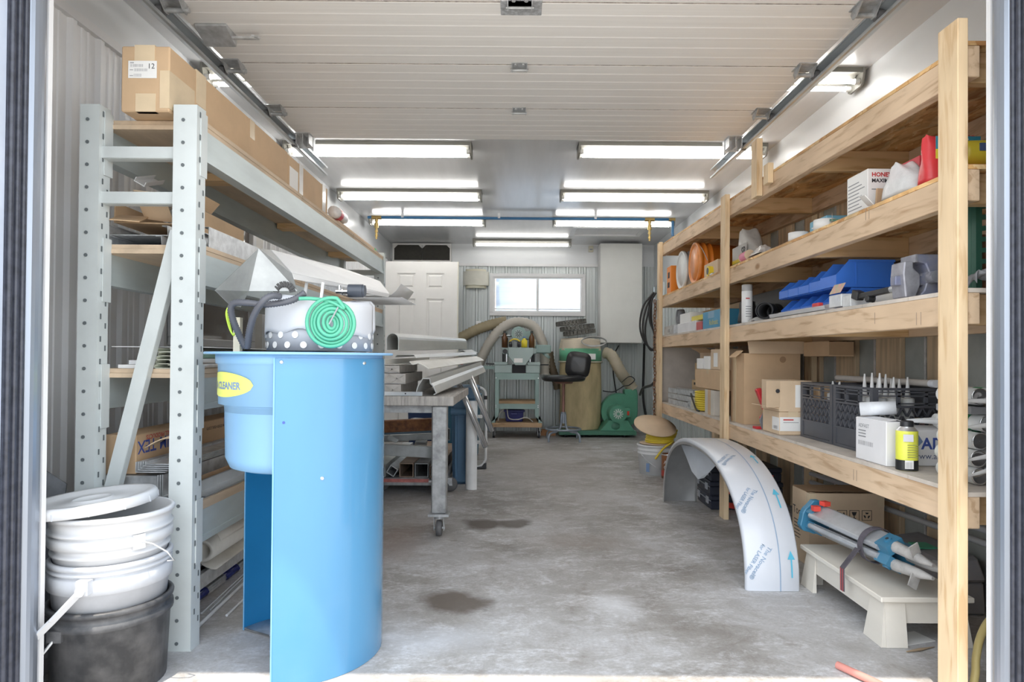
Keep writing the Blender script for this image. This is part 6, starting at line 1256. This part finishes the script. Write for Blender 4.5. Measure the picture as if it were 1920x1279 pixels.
nn = ['first', 'second', 'third', 'fourth', 'fifth', 'sixth', 'seventh', 'eighth', 'ninth', 'tenth', 'eleventh', 'twelfth']
for i, (u, v, hh, yy) in enumerate([(1569, 718, .03, 2.85), (1583, 718, .03, 2.78), (1605, 727, .07, 2.62), (1610, 727, .05, 2.60), (1616, 727, .05, 2.57), (1629, 729, .075, 2.50), (1642, 727, .07, 2.46), (1649, 727, .075, 2.44), (1660, 727, .06, 2.45), (1664, 728, .05, 2.50), (1681, 727, .06, 2.45)]):
    p = PY(u, v, yy + .10); L_ = .205
    cartridge('sealant_cartridge', '%s sealant nozzle from the far end standing in the milk crates' % nn[i], ((1.43, 2.90, 0), (1.43, 2.84, 0), (1.43, 2.635, 0), (1.485, 2.635, 0), (1.54, 2.635, 0), (1.43, 2.58, 0), (1.485, 2.58, 0), (1.43, 2.525, 0), (1.485, 2.525, 0), (1.54, 2.58, 0), (1.54, 2.525, 0))[i][:2] + (ZD + .0125,), (0, 0, 0), .024 if i not in (3, 4, 9) else .012, L_, cwhite, hh + .02, None, 'sealant cartridges in the crates')
for (x0, x1, y0, y1, lb) in ((1.34, 1.58, 2.71, 2.94, 'open brown carton set inside the farther milk crate'),): carton('crate_carton', lb, 1.41, 1.66, 2.99, 3.085, ZD + .008, ZD + .245, card, seam=None)
bx2('crate_pack', 'stack of coloured packs seen through the nearer milk crate', 1.58, 1.655, 2.51, 2.60, .13, M('packs_mixed', (.70, .62, .50), .5, var=.6, sc=26, c2=(.30, .12, .12)), ZD + .008)
ct = thing('card_tube', 'grey cardboard tube with a white end cap lying over the milk crates', 'tube', (1.61, 3.22, ZD + .28)); A_ = Vector((1.61, 3.22, ZD + .28)); B_ = Vector((1.61, 2.46, ZD + .28)); MB().cyl(A_, B_, .014, n=18).at(ct).build('tube', M('tube_grey', (.56, .53, .50), .6, var=.1), ct); d_ = (B_ - A_).normalized(); MB().cyl(B_ - d_*.03, B_ + d_*.003, .0155, n=18).at(ct).build('end_cap', M('cap_plastic', (.78, .80, .86), .3), ct)
# white box, roll, can, brand box near the first post
p = PZ(1612, 858, ZD); q = PZ(1668, 878, ZD)
wbx = thing('white_box', 'tall white carton with printed side at the shelf edge before the milk crates', 'box', (1.325, 2.325, ZD)); B((-.042, -.10, 0), (.042, .10, .155)).build('body', M('box_white', (.80, .80, .82), .5, var=.04), wbx, bevel=.002); text('lettering', 'ADFAST', .020, inkg, wbx, (-.0427, .08, .12), AISLE); barcode(wbx, -.0427, .08, .055, .10, .016, rot=AISLE)
for i in range(3): rect('print_line', inkg, wbx, (-.0427, .08, .085 + i*.011), .05, .004, AISLE, .0003)
for s_, nm in ((1, 'a'), (-1, 'b')): MB().cb((.0 + s_*.022, 0, .158), (.038, .19, .002), (0, s_*.15, 0)).build('flap', M('box_white', (.80, .80, .82), .5), wbx)
pr_ = thing('paper_roll', 'rolled printed paper lying on the white carton', 'roll', (1.31, 2.36, ZD + .187)); MB().pipe((-.03, .03, 0), (.07, -.03, .01), .025, .021, 20).build('roll', M('roll_paper', (.74, .77, .82), .5, var=.12, sc=20), pr_)
p = PZ(1690, 878, ZD); yc = aerosol('yellow and black spray can with a dark nozzle at the shelf edge', 1.318, 2.165, ZD, .0335, .165, M('can_yellow', (.78, .80, .10), .3), blackp, .80)
yc.children[1].scale = (.62, .62, 1)
MB().lathe([(.0338, .001), (.0338, .035)], 28).build('black_band', blackp, yc); rect('label', M('label_lilac', (.72, .72, .80), .5), yc, (-.030, -.0305, .098), .030, .024, (PI/2, 0, -.25), .001); rect('label', paper, yc, (-.026, -.0332, .008), .026, .028, (PI/2, 0, -.2), .001); barcode(yc, -.024, -.0342, .010, .022, .020, rot=(PI/2, 0, -.2))
MB().lathe([(.0335, .132), (.024, .142), (.022, .146)], 28).build('shoulder', alu, yc)
for i in range(6): rect('print_line', M('print_olive', (.40, .42, .12), .5), yc, (-.018, -.0338, .045 + i*.008), .034, .003, FRONT, .0004)
ab = thing('brand_box', 'white carton with blue brand lettering behind the yellow spray can', 'box', (1.50, 2.33, ZD)); B((-.12, -.09, 0), (.12, .09, .125)).build('body', M('box_white', (.80, .80, .82), .5), ab, bevel=.002)
text('lettering', 'ADFAST', .055, inkb, ab, (-.085, -.0906, .060), FRONT, bold=.0015); text('lettering', 'www.adfast.com', .030, M('ink_navy', (.10, .13, .25), .6), ab, (-.13 + .015, -.0906, .025), FRONT); poly([(-.115, -.0908, .10), (-.10, -.0908, .115), (-.08, -.0908, .085), (-.095, -.0908, .07)], .0005, 0).build('logo', M('logo_blue', (.22, .30, .48), .6), ab)
for i, (dx, z, lb) in enumerate(((.0, .152, 'white nozzle cartridge lying nearest the door on the brand box'), (.03, .152, 'white nozzle cartridge lying second from the door on the brand box'))):
    cartridge('sealant_cartridge', lb, (1.63 + dx, 2.28 + i*.06, ZD + z), (0, -PI/2, 0), .024, .13, cwhite, .10, None, 'lying cartridges')
# cluster of cartridges beyond the first post
k = 0
for row, (z, xs_) in enumerate([(.026, (1.372, 1.424)), (.078, (1.368, 1.420)), (.130, (1.374, 1.426)), (.182, (1.396, 1.448)), (.262, (1.372, 1.424))]):
    for x in xs_:
        lb = '%s of the cartridges right of the first post, %s row from the shelf' % (('left one', 'right one')[xs_.index(x)], nn[row])
        cartridge('sealant_cartridge', lb, (x, 1.90, ZD + z), (-PI/2, 0, 0), .0255, .16, cwhite, 0, cgreen if (row + xs_.index(x)) % 2 else None, 'cartridges right of the first post')
        k += 1
bx2('shelf_support', 'grey tray carrying the top row of cartridges right of the first post', 1.34, 1.47, 1.893, 2.05, .022, inkg, ZD + .210, cat='tray')
for i, (u, v) in enumerate(((1822, 752), (1826, 795), (1830, 850), (1835, 872))):
    p = PY(u, v, 1.87); o = MB().lathe([(.011, 0), (.009, .02), (.003, .12), (.001, .12)], 12, Matrix.Rotation(-PI/2 - .1*i, 4, 'Y')).build('spare_nozzle', MC['nozzle_white'], loc=(p.x + .085, 1.876, p.z)); tag(o, '%s spare white nozzle from the top among the cartridges right of the post' % nn[i], 'nozzle', 'spare nozzles')
# ------------------------------------------------------------------ truck fender with printed protective film
fn_ = M('fender_film', (.66, .69, .75), .32, var=.05, sc=4, coat=.2); fi_ = M('fender_metal', (.50, .51, .52), .28, metal=.7, var=.15, sc=6); fink = M('film_ink', (.30, .42, .58), .5); fcy = M('film_cyan', (.10, .48, .68), .5)
FW_, FYc, FA, FB = .222, 3.475, .835, .505
tab = []; N_ = 160; ac = 0; prev = None
for i in range(N_ + 1):
    th = PI*i/N_; e = 2/2.4; yy = FYc - FA*math.copysign(abs(math.cos(th))**e, math.cos(th)); zz = FB*abs(math.sin(th))**e
    if prev: ac += math.hypot(yy - prev[0], zz - prev[1])
    tab.append((ac, yy, zz)); prev = (yy, zz)
FL = ac
def fpath(s):
    s = max(0, min(FL, s)); j = 0
    lo, hi = 0, N_
    while hi - lo > 1:
        mid = (lo + hi)//2
        if tab[mid][0] <= s: lo = mid
        else: hi = mid
    a, b = tab[lo], tab[hi]; f = (s - a[0])/max(1e-9, b[0] - a[0]); y = a[1] + (b[1]-a[1])*f; z = a[2] + (b[2]-a[2])*f
    L_ = math.hypot(b[1]-a[1], b[2]-a[2]); ty, tz = (b[1]-a[1])/L_, (b[2]-a[2])/L_
    return y, z, -tz, ty       # outward normal (away from the arch)
fd = thing('fender', 'large arched fender covered in white printed film standing before the timber shelving', 'fender', (.965, FYc, .001))
def FP(x, s, off=0):
    y, z, ny, nz = fpath(s); return Vector((x + .02*(y - FYc), y - FYc + ny*off, z + nz*off))
prf = [(0.004, -.034), (0, -.020), (.002, -.006), (.010, 0), (FW_*.5, .002), (FW_ - .008, 0), (FW_ - .001, -.006), (FW_, -.030)]
def surf(doff, flip):
    def S(u, v): k = min(len(prf) - 1, int(round(u*(len(prf) - 1)))); x, o_ = prf[k]; return FP(x, v*FL, o_ + doff)
    return S
MB().grid(surf(0, 0), len(prf) - 1, 80).build('outer_film', fn_, fd)
MB().grid(surf(-.0022, 0), len(prf) - 1, 80).build('inner_metal', fi_, fd)
def onf(mb, name, mat, x0, s0, ang=0, off=.0034):
    ca, sa = math.cos(ang), math.sin(ang); vs = []
    for x, y, z in mb.v: vs.append(FP(x0 + x*ca - y*sa, s0 + x*sa + y*ca, off))
    mb.v = vs; mb.keepn = True; return mb.build(name, mat, fd)
onf(MB().grid(lambda u, v: (.004*u, FL*v, 0), 1, 80), 'print_line', fink, .138, 0)
for s0 in (.055, .345, .66):
    onf(MB().grid(lambda u, v: (.006*(u - .5), .075*v, 0), 1, 8), 'arrow_shaft', fcy, .188, s0); onf(MB().grid(lambda u, v: (.030*(u - .5)*(1 - v), .035*v, 0), 2, 3), 'arrow_head', fcy, .188, s0 + .072)
def ftext(body, size, x0, s0, ang):
    o = text('film_print', body, size, fink, fd, bold=.0003); bm = bmesh.new(); bm.from_mesh(o.data); bmesh.ops.subdivide_edges(bm, edges=[e for e in bm.edges if e.calc_length() > .02], cuts=2); bm.to_mesh(o.data); bm.free()
    ca, sa = math.cos(ang), math.sin(ang)
    for v in o.data.vertices: x, y = v.co.x, v.co.y; v.co = FP(x0 + x*ca - y*sa, s0 + x*sa + y*ca, .0034)
for s0 in (.03, .30, .62): ftext('The Novacel\u00ae', .026, .100, s0 + .15, -2.2); ftext('for LASER Fiber', .022, .075, s0 + .16, -2.2)
poly([PY(1277, 834, 4.0), PY(1300, 838, 3.86), PY(1346, 868, 3.60), PY(1335, 880, 3.66), PY(1320, 896, 3.76), PY(1309, 899, 3.80), PY(1297, 884, 3.88), PY(1287, 858, 3.95)], .0015, 0).at(fd).build('peeled_film', M('film_loose', (.62, .66, .72), .3, var=.1, bump=.2), fd)
# ------------------------------------------------------------------ pail with cable spool, brown tin
b0 = PZ(1226, 884, 0); PLY = 5.36
p = pail('white_pail', 'white pail with green lettering standing by the far shelf post', (b0.x, PLY, 0), .135, .152, .245, M('pail_bright', (.76, .77, .78), .4, var=.05), [(.165, .012, .006), (.195, .012, .006)], group=None)
for i, (tx, x) in enumerate((('GA', .01), ('T', .03), ('K', .03))): text('lettering', tx, .05, M('ink_green', (.05, .35, .12), .5), p, (x, -.148 + .004*i, .10 - i*.042), (PI/2 - .06, 0, .1))
rect('label', M('label_blue', (.22, .33, .55), .5), p, (-.105, -.115, .03), .03, .07, (PI/2, 0, -.7), .001)
MB().tube(smooth_path([(-.145, -.02, .19), (-.10, -.12, .12), (.0, -.165, .06), (.10, -.13, .03)], 6), .003, 6).build('bail', galv, p)
sp_ = thing('cable_reel', 'yellow cable reel with cardboard flanges sitting on the white pail', 'reel', (b0.x + .02, PLY, .248)); 
MB().lathe([(.001, 0), (.155, 0), (.155, .006), (.001, .006)], 40).build('flange', card2, sp_)
for i in range(8): MB().tube([((.115 - .003*abs(i - 4) + (.004 if i % 2 else 0))*math.cos(2*PI*k/28) + .006*i, (.115 - .003*abs(i - 4))*math.sin(2*PI*k/28), .017 + i*.0135) for k in range(28)], .0085, 7, True).build('turn', ycm, sp_)
f2 = MB().lathe([(.001, 0), (.175, 0), (.175, .006), (.001, .006)], 44).xf(Matrix.Translation((-.04, -.05, .150)) @ Matrix.Rotation(.42, 4, 'X') @ Matrix.Rotation(.10, 4, 'Y')).build('flange', card2, sp_); text('lettering', 'Pro C', .06, ink, sp_, (-.12, -.17, .108), (.42, .10, .25))
MB().tube(smooth_path([(.10, -.10, .03), (.06, -.165, .020), (-.01, -.205, -.02), (-.07, -.205, -.10)], 6), .0085, 7).build('tail', ycm, sp_)
t0 = PZ(1256, 890, 0); bt = thing('brown_tin', 'brown and red labelled tin beside the white pail', 'tin', (1.215, 5.14, 0)); MB().lathe([(.001, 0), (.052, .001), (.052, .19), (.049, .194), (.049, .188), (.001, .188)], 28).build('can', M('tin_brown', (.26, .10, .04), .4, var=.2), bt); MB().lathe([(.0525, .02), (.0525, .065)], 28).build('red_band', M('tin_red', (.50, .07, .05), .4), bt); MB().lathe([(.0525, .185), (.0545, .188), (.053, .195)], 28).build('rim', alu, bt)
for i, tx in enumerate(('AN O', 'OUT')): text('lettering', tx, .04, paper, bt, (-.048, -.0535, .12 - i*.04), FRONT)
o = MB().cb((0, 0, .11), (.18, .004, .22), (-.35, 0, .2)).build('leaning_card', cardd, loc=(1.43, 5.22, .004)); tag(o, 'dark cardboard sheet leaning under the shelving behind the cable reel', 'cardboard', None)
o = MB().cb((0, 0, .09), (.16, .006, .18), (-.45, 0, -.2)).build('grey_board', M('board_grey', (.42, .42, .43), .6), loc=(1.38, 4.86, .004)); tag(o, 'grey board propped under the shelving near the cable reel', 'board', None)
# ------------------------------------------------------------------ organiser cases under the shelving
ogm = M('organiser_navy', (.03, .035, .055), .4, var=.2); ogr = M('latch_red', (.72, .07, .05), .4); ogc = M('clip_grey', (.40, .42, .46), .4)
def organiser(label, x, y, z, w=.20, d=.30, h=.088):
    t = thing('organiser_case', label, 'case', (x, y, z), group='stacked organiser cases'); B((0, 0, 0), (w, d, h*.62)).build('base', ogm, t, bevel=.005); B((-.003, -.003, h*.64), (w + .003, d + .003, h)).build('lid', ogm, t, bevel=.006)
    B((-.006, .0, h*.60), (-.0, d, h*.66)).build('lid_seam', ogc, t)
    for yy in (.03, d - .08): B((-.010, yy, h*.35), (-.004, yy + .05, h*.85)).build('clip', ogc, t, bevel=.002)
    MB().hexa([(w*.30,-.012,h*.25),(w*.74,-.012,h*.10),(w*.74,-.003,h*.10),(w*.30,-.003,h*.25),(w*.30,-.012,h*.62),(w*.74,-.012,h*.5),(w*.74,-.003,h*.5),(w*.30,-.003,h*.62)]).build('latch', ogr, t); return t
q0 = PZ(1308, 940, 0)
for i, nm in enumerate(('lowest', 'second lowest', 'third', 'topmost')): organiser('%s organiser case of the stack left of the second post' % nm, 1.232 - .006*(i % 2), 4.06, .001 + i*.089)
for i, nm in enumerate(('lowest', 'middle', 'topmost')): organiser('%s organiser case of the stack right of the second post' % nm, 1.46, 4.06 - .02*(i % 2), .001 + i*.089, .22)
# ------------------------------------------------------------------ tool carton, platform stool, tripod
tc = thing('tool_carton', 'opened brown carton with handling icons behind the low wooden stool', 'box', (1.52, 3.04, .001)); TW, TD, TH = .172, .09, .338
MB().box((-TW, -TD, 0), (TW, -TD + .004, TH)).box((-TW, TD - .004, 0), (TW, TD, TH)).box((-TW, -TD + .004, 0), (-TW + .004, TD - .004, TH)).box((TW - .004, -TD + .004, 0), (TW, TD - .004, TH)).build('body', card2, tc)
MB().cb((0, .055, TH - .004), (.33, .10, .003), (.1, 0, 0)).build('flap', cardd, tc); MB().cb((-.06, -.02, TH - .02), (.2, .10, .003), (-.2, .1, 0)).build('flap', card, tc)
text('lettering', 'Tools', .10, ink, tc, (.105, -TD - .0007, .135), FRONT, align='RIGHT'); text('lettering', 'Tools', .055, ink, tc, (-TW - .0007, .085, .215), AISLE)
for i in range(3):
    x = -.045 + i*.057; rect_frame(MB(), (x, .215), (x + .046, .262), .0022, -TD - .0008, -TD - .0002).build('icon_frame', ink, tc)
ic = MB()
for x in (-.030, -.014): ic.bar((x, -TD - .0006, .222), (x, -TD - .0006, .245), .004, .0006, (0, 1, 0)).add([(x - .006, -TD - .0008, .243), (x + .006, -TD - .0008, .243), (x, -TD - .0008, .254)], [(0, 1, 2)])
ic.build('icon', ink, tc); ic = MB().add([(.022, -TD - .0008, .254), (.046, -TD - .0008, .254), (.040, -TD - .0008, .238), (.028, -TD - .0008, .238)], [(0, 1, 2, 3)]).box((.032, -TD - .0009, .226), (.036, -TD - .0003, .238)).box((.026, -TD - .0009, .222), (.042, -TD - .0003, .226)); ic.build('icon', ink, tc)
ic = MB()
for k in range(3): a = PI/2 + 2*PI*k/3; c_ = Vector((.092, -TD - .0008, .238)); ic.add([c_ + Vector((math.cos(a + j)*.016, 0, math.sin(a + j)*.016)) for j in (-.6, .5)] + [c_ + Vector((math.cos(a + j)*.008, 0, math.sin(a + j)*.008)) for j in (.5, -.6)], [(0, 1, 2, 3)])
ic.build('icon', ink, tc)
for i in range(6): rect('print_line', ink, tc, (-TW - .0007, .07, .185 - i*.016), .07 - .01*(i % 2), .004, AISLE, .0003)
B((-TW - .001, -TD - .001, TH - .06), (-TW + .03, -TD + .03, TH - .0)).build('tape', tape, tc); B((TW - .03, -TD - .001, TH - .06), (TW + .001, -TD + .03, TH)).build('tape', tape, tc)
st2 = thing('platform_stool', 'low pale plywood platform stool under the shelving carrying a tripod', 'stool', (1.365, 2.43, 0)); plw = M('ply_pale', (.74, .70, .63), .55, var=.07, sc=6, st=(1, .3, 1)); hx, hy, ht_ = .155, .305, .168
B((-hx, -hy, ht_ - .018), (hx, hy, ht_)).build('top', plw, st2, bevel=.003)
for s_ in (-1, 1):
    B((s_*(hx - .022), -hy + .02, .075), (s_*(hx - .038), hy - .02, ht_ - .0185)).build('side_apron', plw, st2); B((-hx + .039, s_*(hy - .022), .075), (hx - .039, s_*(hy - .038), ht_ - .0185)).build('end_apron', plw, st2)
    for t_ in (-1, 1):
        MB().hexa([(s_*(hx - .002), t_*(hy - .004), .001), (s_*(hx - .018), t_*(hy - .004), .001), (s_*(hx - .018), t_*(hy - .115), .001), (s_*(hx - .002), t_*(hy - .115), .001), (s_*(hx - .021), t_*(hy - .02), ht_ - .0185), (s_*(hx - .0215), t_*(hy - .02), ht_ - .0185), (s_*(hx - .0215), t_*(hy - .10), ht_ - .0185), (s_*(hx - .021), t_*(hy - .10), ht_ - .0185)]).build('leg', plw, st2)
        MB().hexa([(s_*(hx - .0185), t_*(hy - .002), .001), (s_*(hx - .09), t_*(hy - .002), .001), (s_*(hx - .09), t_*(hy - .018), .001), (s_*(hx - .0185), t_*(hy - .018), .001), (s_*(hx - .022), t_*(hy - .0205), ht_ - .0185), (s_*(hx - .09), t_*(hy - .0205), ht_ - .0185), (s_*(hx - .09), t_*(hy - .0215), ht_ - .0185), (s_*(hx - .022), t_*(hy - .0215), ht_ - .0185)]).build('leg', plw, st2)
T0, T1 = Vector((1.275, 2.72, .280)), Vector((1.348, 2.10, .274)); td = (T1 - T0).normalized(); ta_ = Vector((1, 0, 0)) - td*td.x; ta_.normalize(); tb_ = td.cross(ta_)
tp = thing('survey_tripod', 'folded aluminium survey tripod with blue head lying on the platform stool', 'tripod', T0); tbl = M('tripod_blue', (.05, .20, .33), .38, var=.1); tal = M('tripod_alu', (.44, .46, .49), .36, metal=.4, var=.15, sc=14); tgr = M('tripod_foot', (.42, .41, .40), .55, var=.3, sc=20); LT = (T1 - T0).length
hd3 = []
for k in range(18): a = 2*PI*k/18; r = .066 + .016*max(0, math.cos(3*(a - PI/2)))**2; hd3.append(ta_*math.cos(a)*r + tb_*math.sin(a)*r)
MB().add([p_ - td*.03 for p_ in hd3] + [p_ + td*.0 for p_ in hd3], [tuple(range(18)), tuple(range(35, 17, -1))] + [(i, (i+1) % 18, 18 + (i+1) % 18, 18 + i) for i in range(18)]).build('head', tbl, tp, bevel=.003)
MB().cyl(-td*.045, -td*.03, .03, n=20).build('screw_plate', M('tripod_blue_dark', (.03, .11, .20), .4), tp)
for k in range(3):
    a = PI/2 + 2*PI*k/3 + .5; c_ = (ta_*math.cos(a) + tb_*math.sin(a)); sdv = (-ta_*math.sin(a) + tb_*math.cos(a)); r = .036
    B_ = MB()
    lg = MB().bar(c_*(r + .004) + td*.02, c_*r + td*(LT*.72), .058, .026, c_).build('leg', tal, tp)
    for q_ in (-1, 1): MB().cyl(c_*(r + .006) + sdv*.031*q_ + td*.03, c_*r + sdv*.030*q_ + td*(LT*.72), .012, n=10).build('rail', tal, lg)
    MB().bar(c_*(r + .004) + td*.0, c_*(r + .004) + td*.045, .062, .032, c_).build('hinge', tbl, lg, bevel=.003)
    cl_ = MB().bar(c_*r + td*(LT*.70), c_*r + td*(LT*.80), .066, .036, c_).cyl(c_*(r + .018) + td*(LT*.75), c_*(r + .024) + td*(LT*.75), .014, n=14).build('clamp', tbl, lg)
    MB().cyl(c_*(r + .0245) + td*(LT*.75), c_*(r + .0255) + td*(LT*.75), .006, n=10).build('clamp_hole', ink, lg)
    MB().tube([c_*r + td*(LT*.80), c_*(r - .004) + td*(LT*.90), c_*(r - .008) + td*(LT*.98), c_*(r - .012) + td*(LT*1.06)], [.021, .019, .015, .006], 10).build('foot', tgr, lg); MB().bar(c_*(r + .002) + td*(LT*.955), c_*(r + .045) + td*(LT*.97), .035, .004, td).build('foot_plate', tgr, lg)
MB().cb(-td*.0 + Vector((.01, -.05, .075)), (.03, .03, .018), (0, 0, .3)).build('red_buckle', ogr, tp); MB().cb(td*.02 + Vector((-.03, -.03, .055)), (.028, .028, .02), (0, 0, 0)).build('red_knob', ogr, tp)
stp = M('strap_dark', (.10, .09, .11), .8, var=.3); ring = [ta_*math.cos(2*PI*k/24)*.066 + tb_*math.sin(2*PI*k/24)*.064 + td*LT*.60 for k in range(24)]; sv = MB()
for k in range(24): sv.bar(ring[k], ring[(k + 1) % 24], .026, .003, ring[k] - td*LT*.60) 
sv.build('strap', stp, tp); s0_ = td*LT*.60 + Vector((-.072, -.005, -.01)); s1_ = s0_ + Vector((-.060, -.008, -.070)); tl_ = MB().bar(s0_, s1_, .028, .003, (-1, 0, .5)).bar(s1_, s1_ + Vector((-.002, -.006, -.080)), .003, .028, (0, 1, 0)).build('strap_tail', stp, tp)
for q_ in (-.007, .007): MB().bar(s1_ + Vector((-.0022, q_, 0)), s1_ + Vector((-.0042, -.006 + q_, -.080)), .001, .003, (0, 1, 0)).build('strap_stripe', M('strap_red', (.55, .08, .08), .7), tl_)
# grey case and conduits behind
gc_ = thing('grey_case', 'grey plastic case lying behind the platform stool by the wall', 'case', (1.66, 2.62, .001)); gcm = M('case_grey', (.26, .26, .28), .5, var=.15, sc=10)
MB().hexa([(-.10,-.22,0),(.10,-.22,0),(.10,.22,0),(-.10,.22,0),(-.09,-.21,.12),(.10,-.21,.12),(.10,.21,.12),(-.09,.21,.12)]).build('base', gcm, gc_, bevel=.008); MB().hexa([(-.105,-.225,.122),(.105,-.225,.122),(.105,.225,.122),(-.105,.225,.122),(-.05,-.18,.19),(.10,-.18,.21),(.10,.18,.21),(-.05,.18,.19)]).build('lid', gcm, gc_, bevel=.012)
B((-.04, -.05, .198), (.03, .03, .203)).build('green_mark', M('mark_green', (.10, .45, .28), .5), gc_)
for i, (z, lb) in enumerate(((.34, 'upper grey conduit running along the right wall behind the tool carton'), (.29, 'lower grey conduit running along the right wall behind the tool carton'))):
    o = MB().cyl((0, 0, 0), (0, 1.9, -.06), .013, n=10).build('conduit', M('conduit_grey', (.55, .57, .60), .4, metal=.3), loc=(1.745, 1.9, z)); tag(o, lb, 'conduit', 'wall conduits')
# hoses at the door
o = MB().tube(smooth_path([PZ(1822, 1300, .012), PY(1829, 1262, 1.84), PY(1830, 1235, 1.85), PY(1838, 1196, 1.87), PY(1856, 1163, 1.90), PY(1884, 1150, 1.96)], 7), .0105, 10).build('air_hose', M('hose_yellow', (.76, .62, .26), .45)); tag(o, 'pale yellow air hose curving up beside the right door jamb', 'hose')
A_, B_ = PZ(1570, 1247, .012), PZ(1650, 1284, .012); o = MB().cyl((0, 0, 0), (B_ - A_)*1.8, .0115, n=12).build('red_pipe', M('pipe_red', (.62, .26, .22), .6, var=.15), loc=A_); tag(o, 'faded red pipe lying on the floor at the doorway', 'pipe')
o = MB().tube([PZ(1700, 1222, .004), PZ(1725, 1218, .006), PZ(1752, 1213, .003)], [.002, .005, .001], 6).build('bark_strip', M('bark', (.36, .27, .18), .9), None); tag(o, 'dry bark strip on the floor in front of the platform stool', 'bark')
o = B((0, 0, 0), (.12, .08, .002)).build('paper_sheet', paper, loc=(1.31, 2.145, .001), rot=(0, 0, .3)); tag(o, 'loose paper sheet on the floor under the platform stool', 'paper')
# ------------------------------------------------------------------ cables and chain at the far shelf end
CY_ = 5.672
for i, (dx, r0, lb) in enumerate(((0, 0, 'leftmost loop of black cable hanging beside the rusty chain'), (.02, .008, 'middle loop of black cable hanging beside the rusty chain'), (.045, .014, 'rightmost loop of black cable hanging beside the rusty chain'))):
    pts = [PY(1226 - i, 548 + 3*i, CY_), PY(1206 + 7*i, 575 + 4*i, CY_), PY(1200 + 7*i, 612, CY_), PY(1208 + 4*i, 640, CY_), PY(1226, 657, CY_), PY(1233, 640, CY_ + .02), PY(1218 + 4*i, 600, CY_ + .03), PY(1222 + 2*i, 565, CY_ + .03), PY(1230, 549, CY_ + .03)]
    o = MB().tube(smooth_path([p_ + Vector((0, .050*i, 0)) for p_ in pts], 7), .0085, 8).build('hung_cable', cb_); tag(o, lb, 'cable', 'cables hung on the far shelf end')
o = MB().tube(smooth_path([PY(1236, 704, CY_), PY(1230, 712, CY_ + .1), PY(1222, 722, CY_ + .3), PY(1206, 728, 6.6), PY(1200, 740, 7.0)], 6), .014, 8).build('black_cable', cb_); tag(o, 'thick black cable sagging behind the far shelf post', 'cable', 'cables')
ch = thing('rusty_chain', 'rusty steel chain hanging down the far shelf post', 'chain', PY(1228, 566, 5.56)); chm = M('chain_rust', (.24, .13, .08), .7, metal=.4, var=.4, sc=40)
lk0 = MB().tube([(.011*math.cos(a), 0, .021*math.sin(a)) for a in [2*PI*k/14 for k in range(14)]], .0045, 6, True); nl = int((PY(1228, 566, 5.56).z - .42)/.031)
proto = None
for k in range(nl):
    if proto is None: proto = lk0.build('link', chm, ch); c_ = proto
    else: c_ = proto.copy(); COL.objects.link(c_)
    c_.location = (.003*math.sin(k), 0, -k*.031); c_.rotation_euler = (0, 0, .4 + (PI/2 if k % 2 else 0))
MB().cyl((.0, 0, .02), (.03, .0, .02), .004, n=8).build('nail', galvd, ch)
o = B((0, 0, .40), (.014, .08, 1.30)).build('side_batten', woodz, sh, loc=(SX0 - .0145 - 1.5, 5.575 - 3.7, 0))
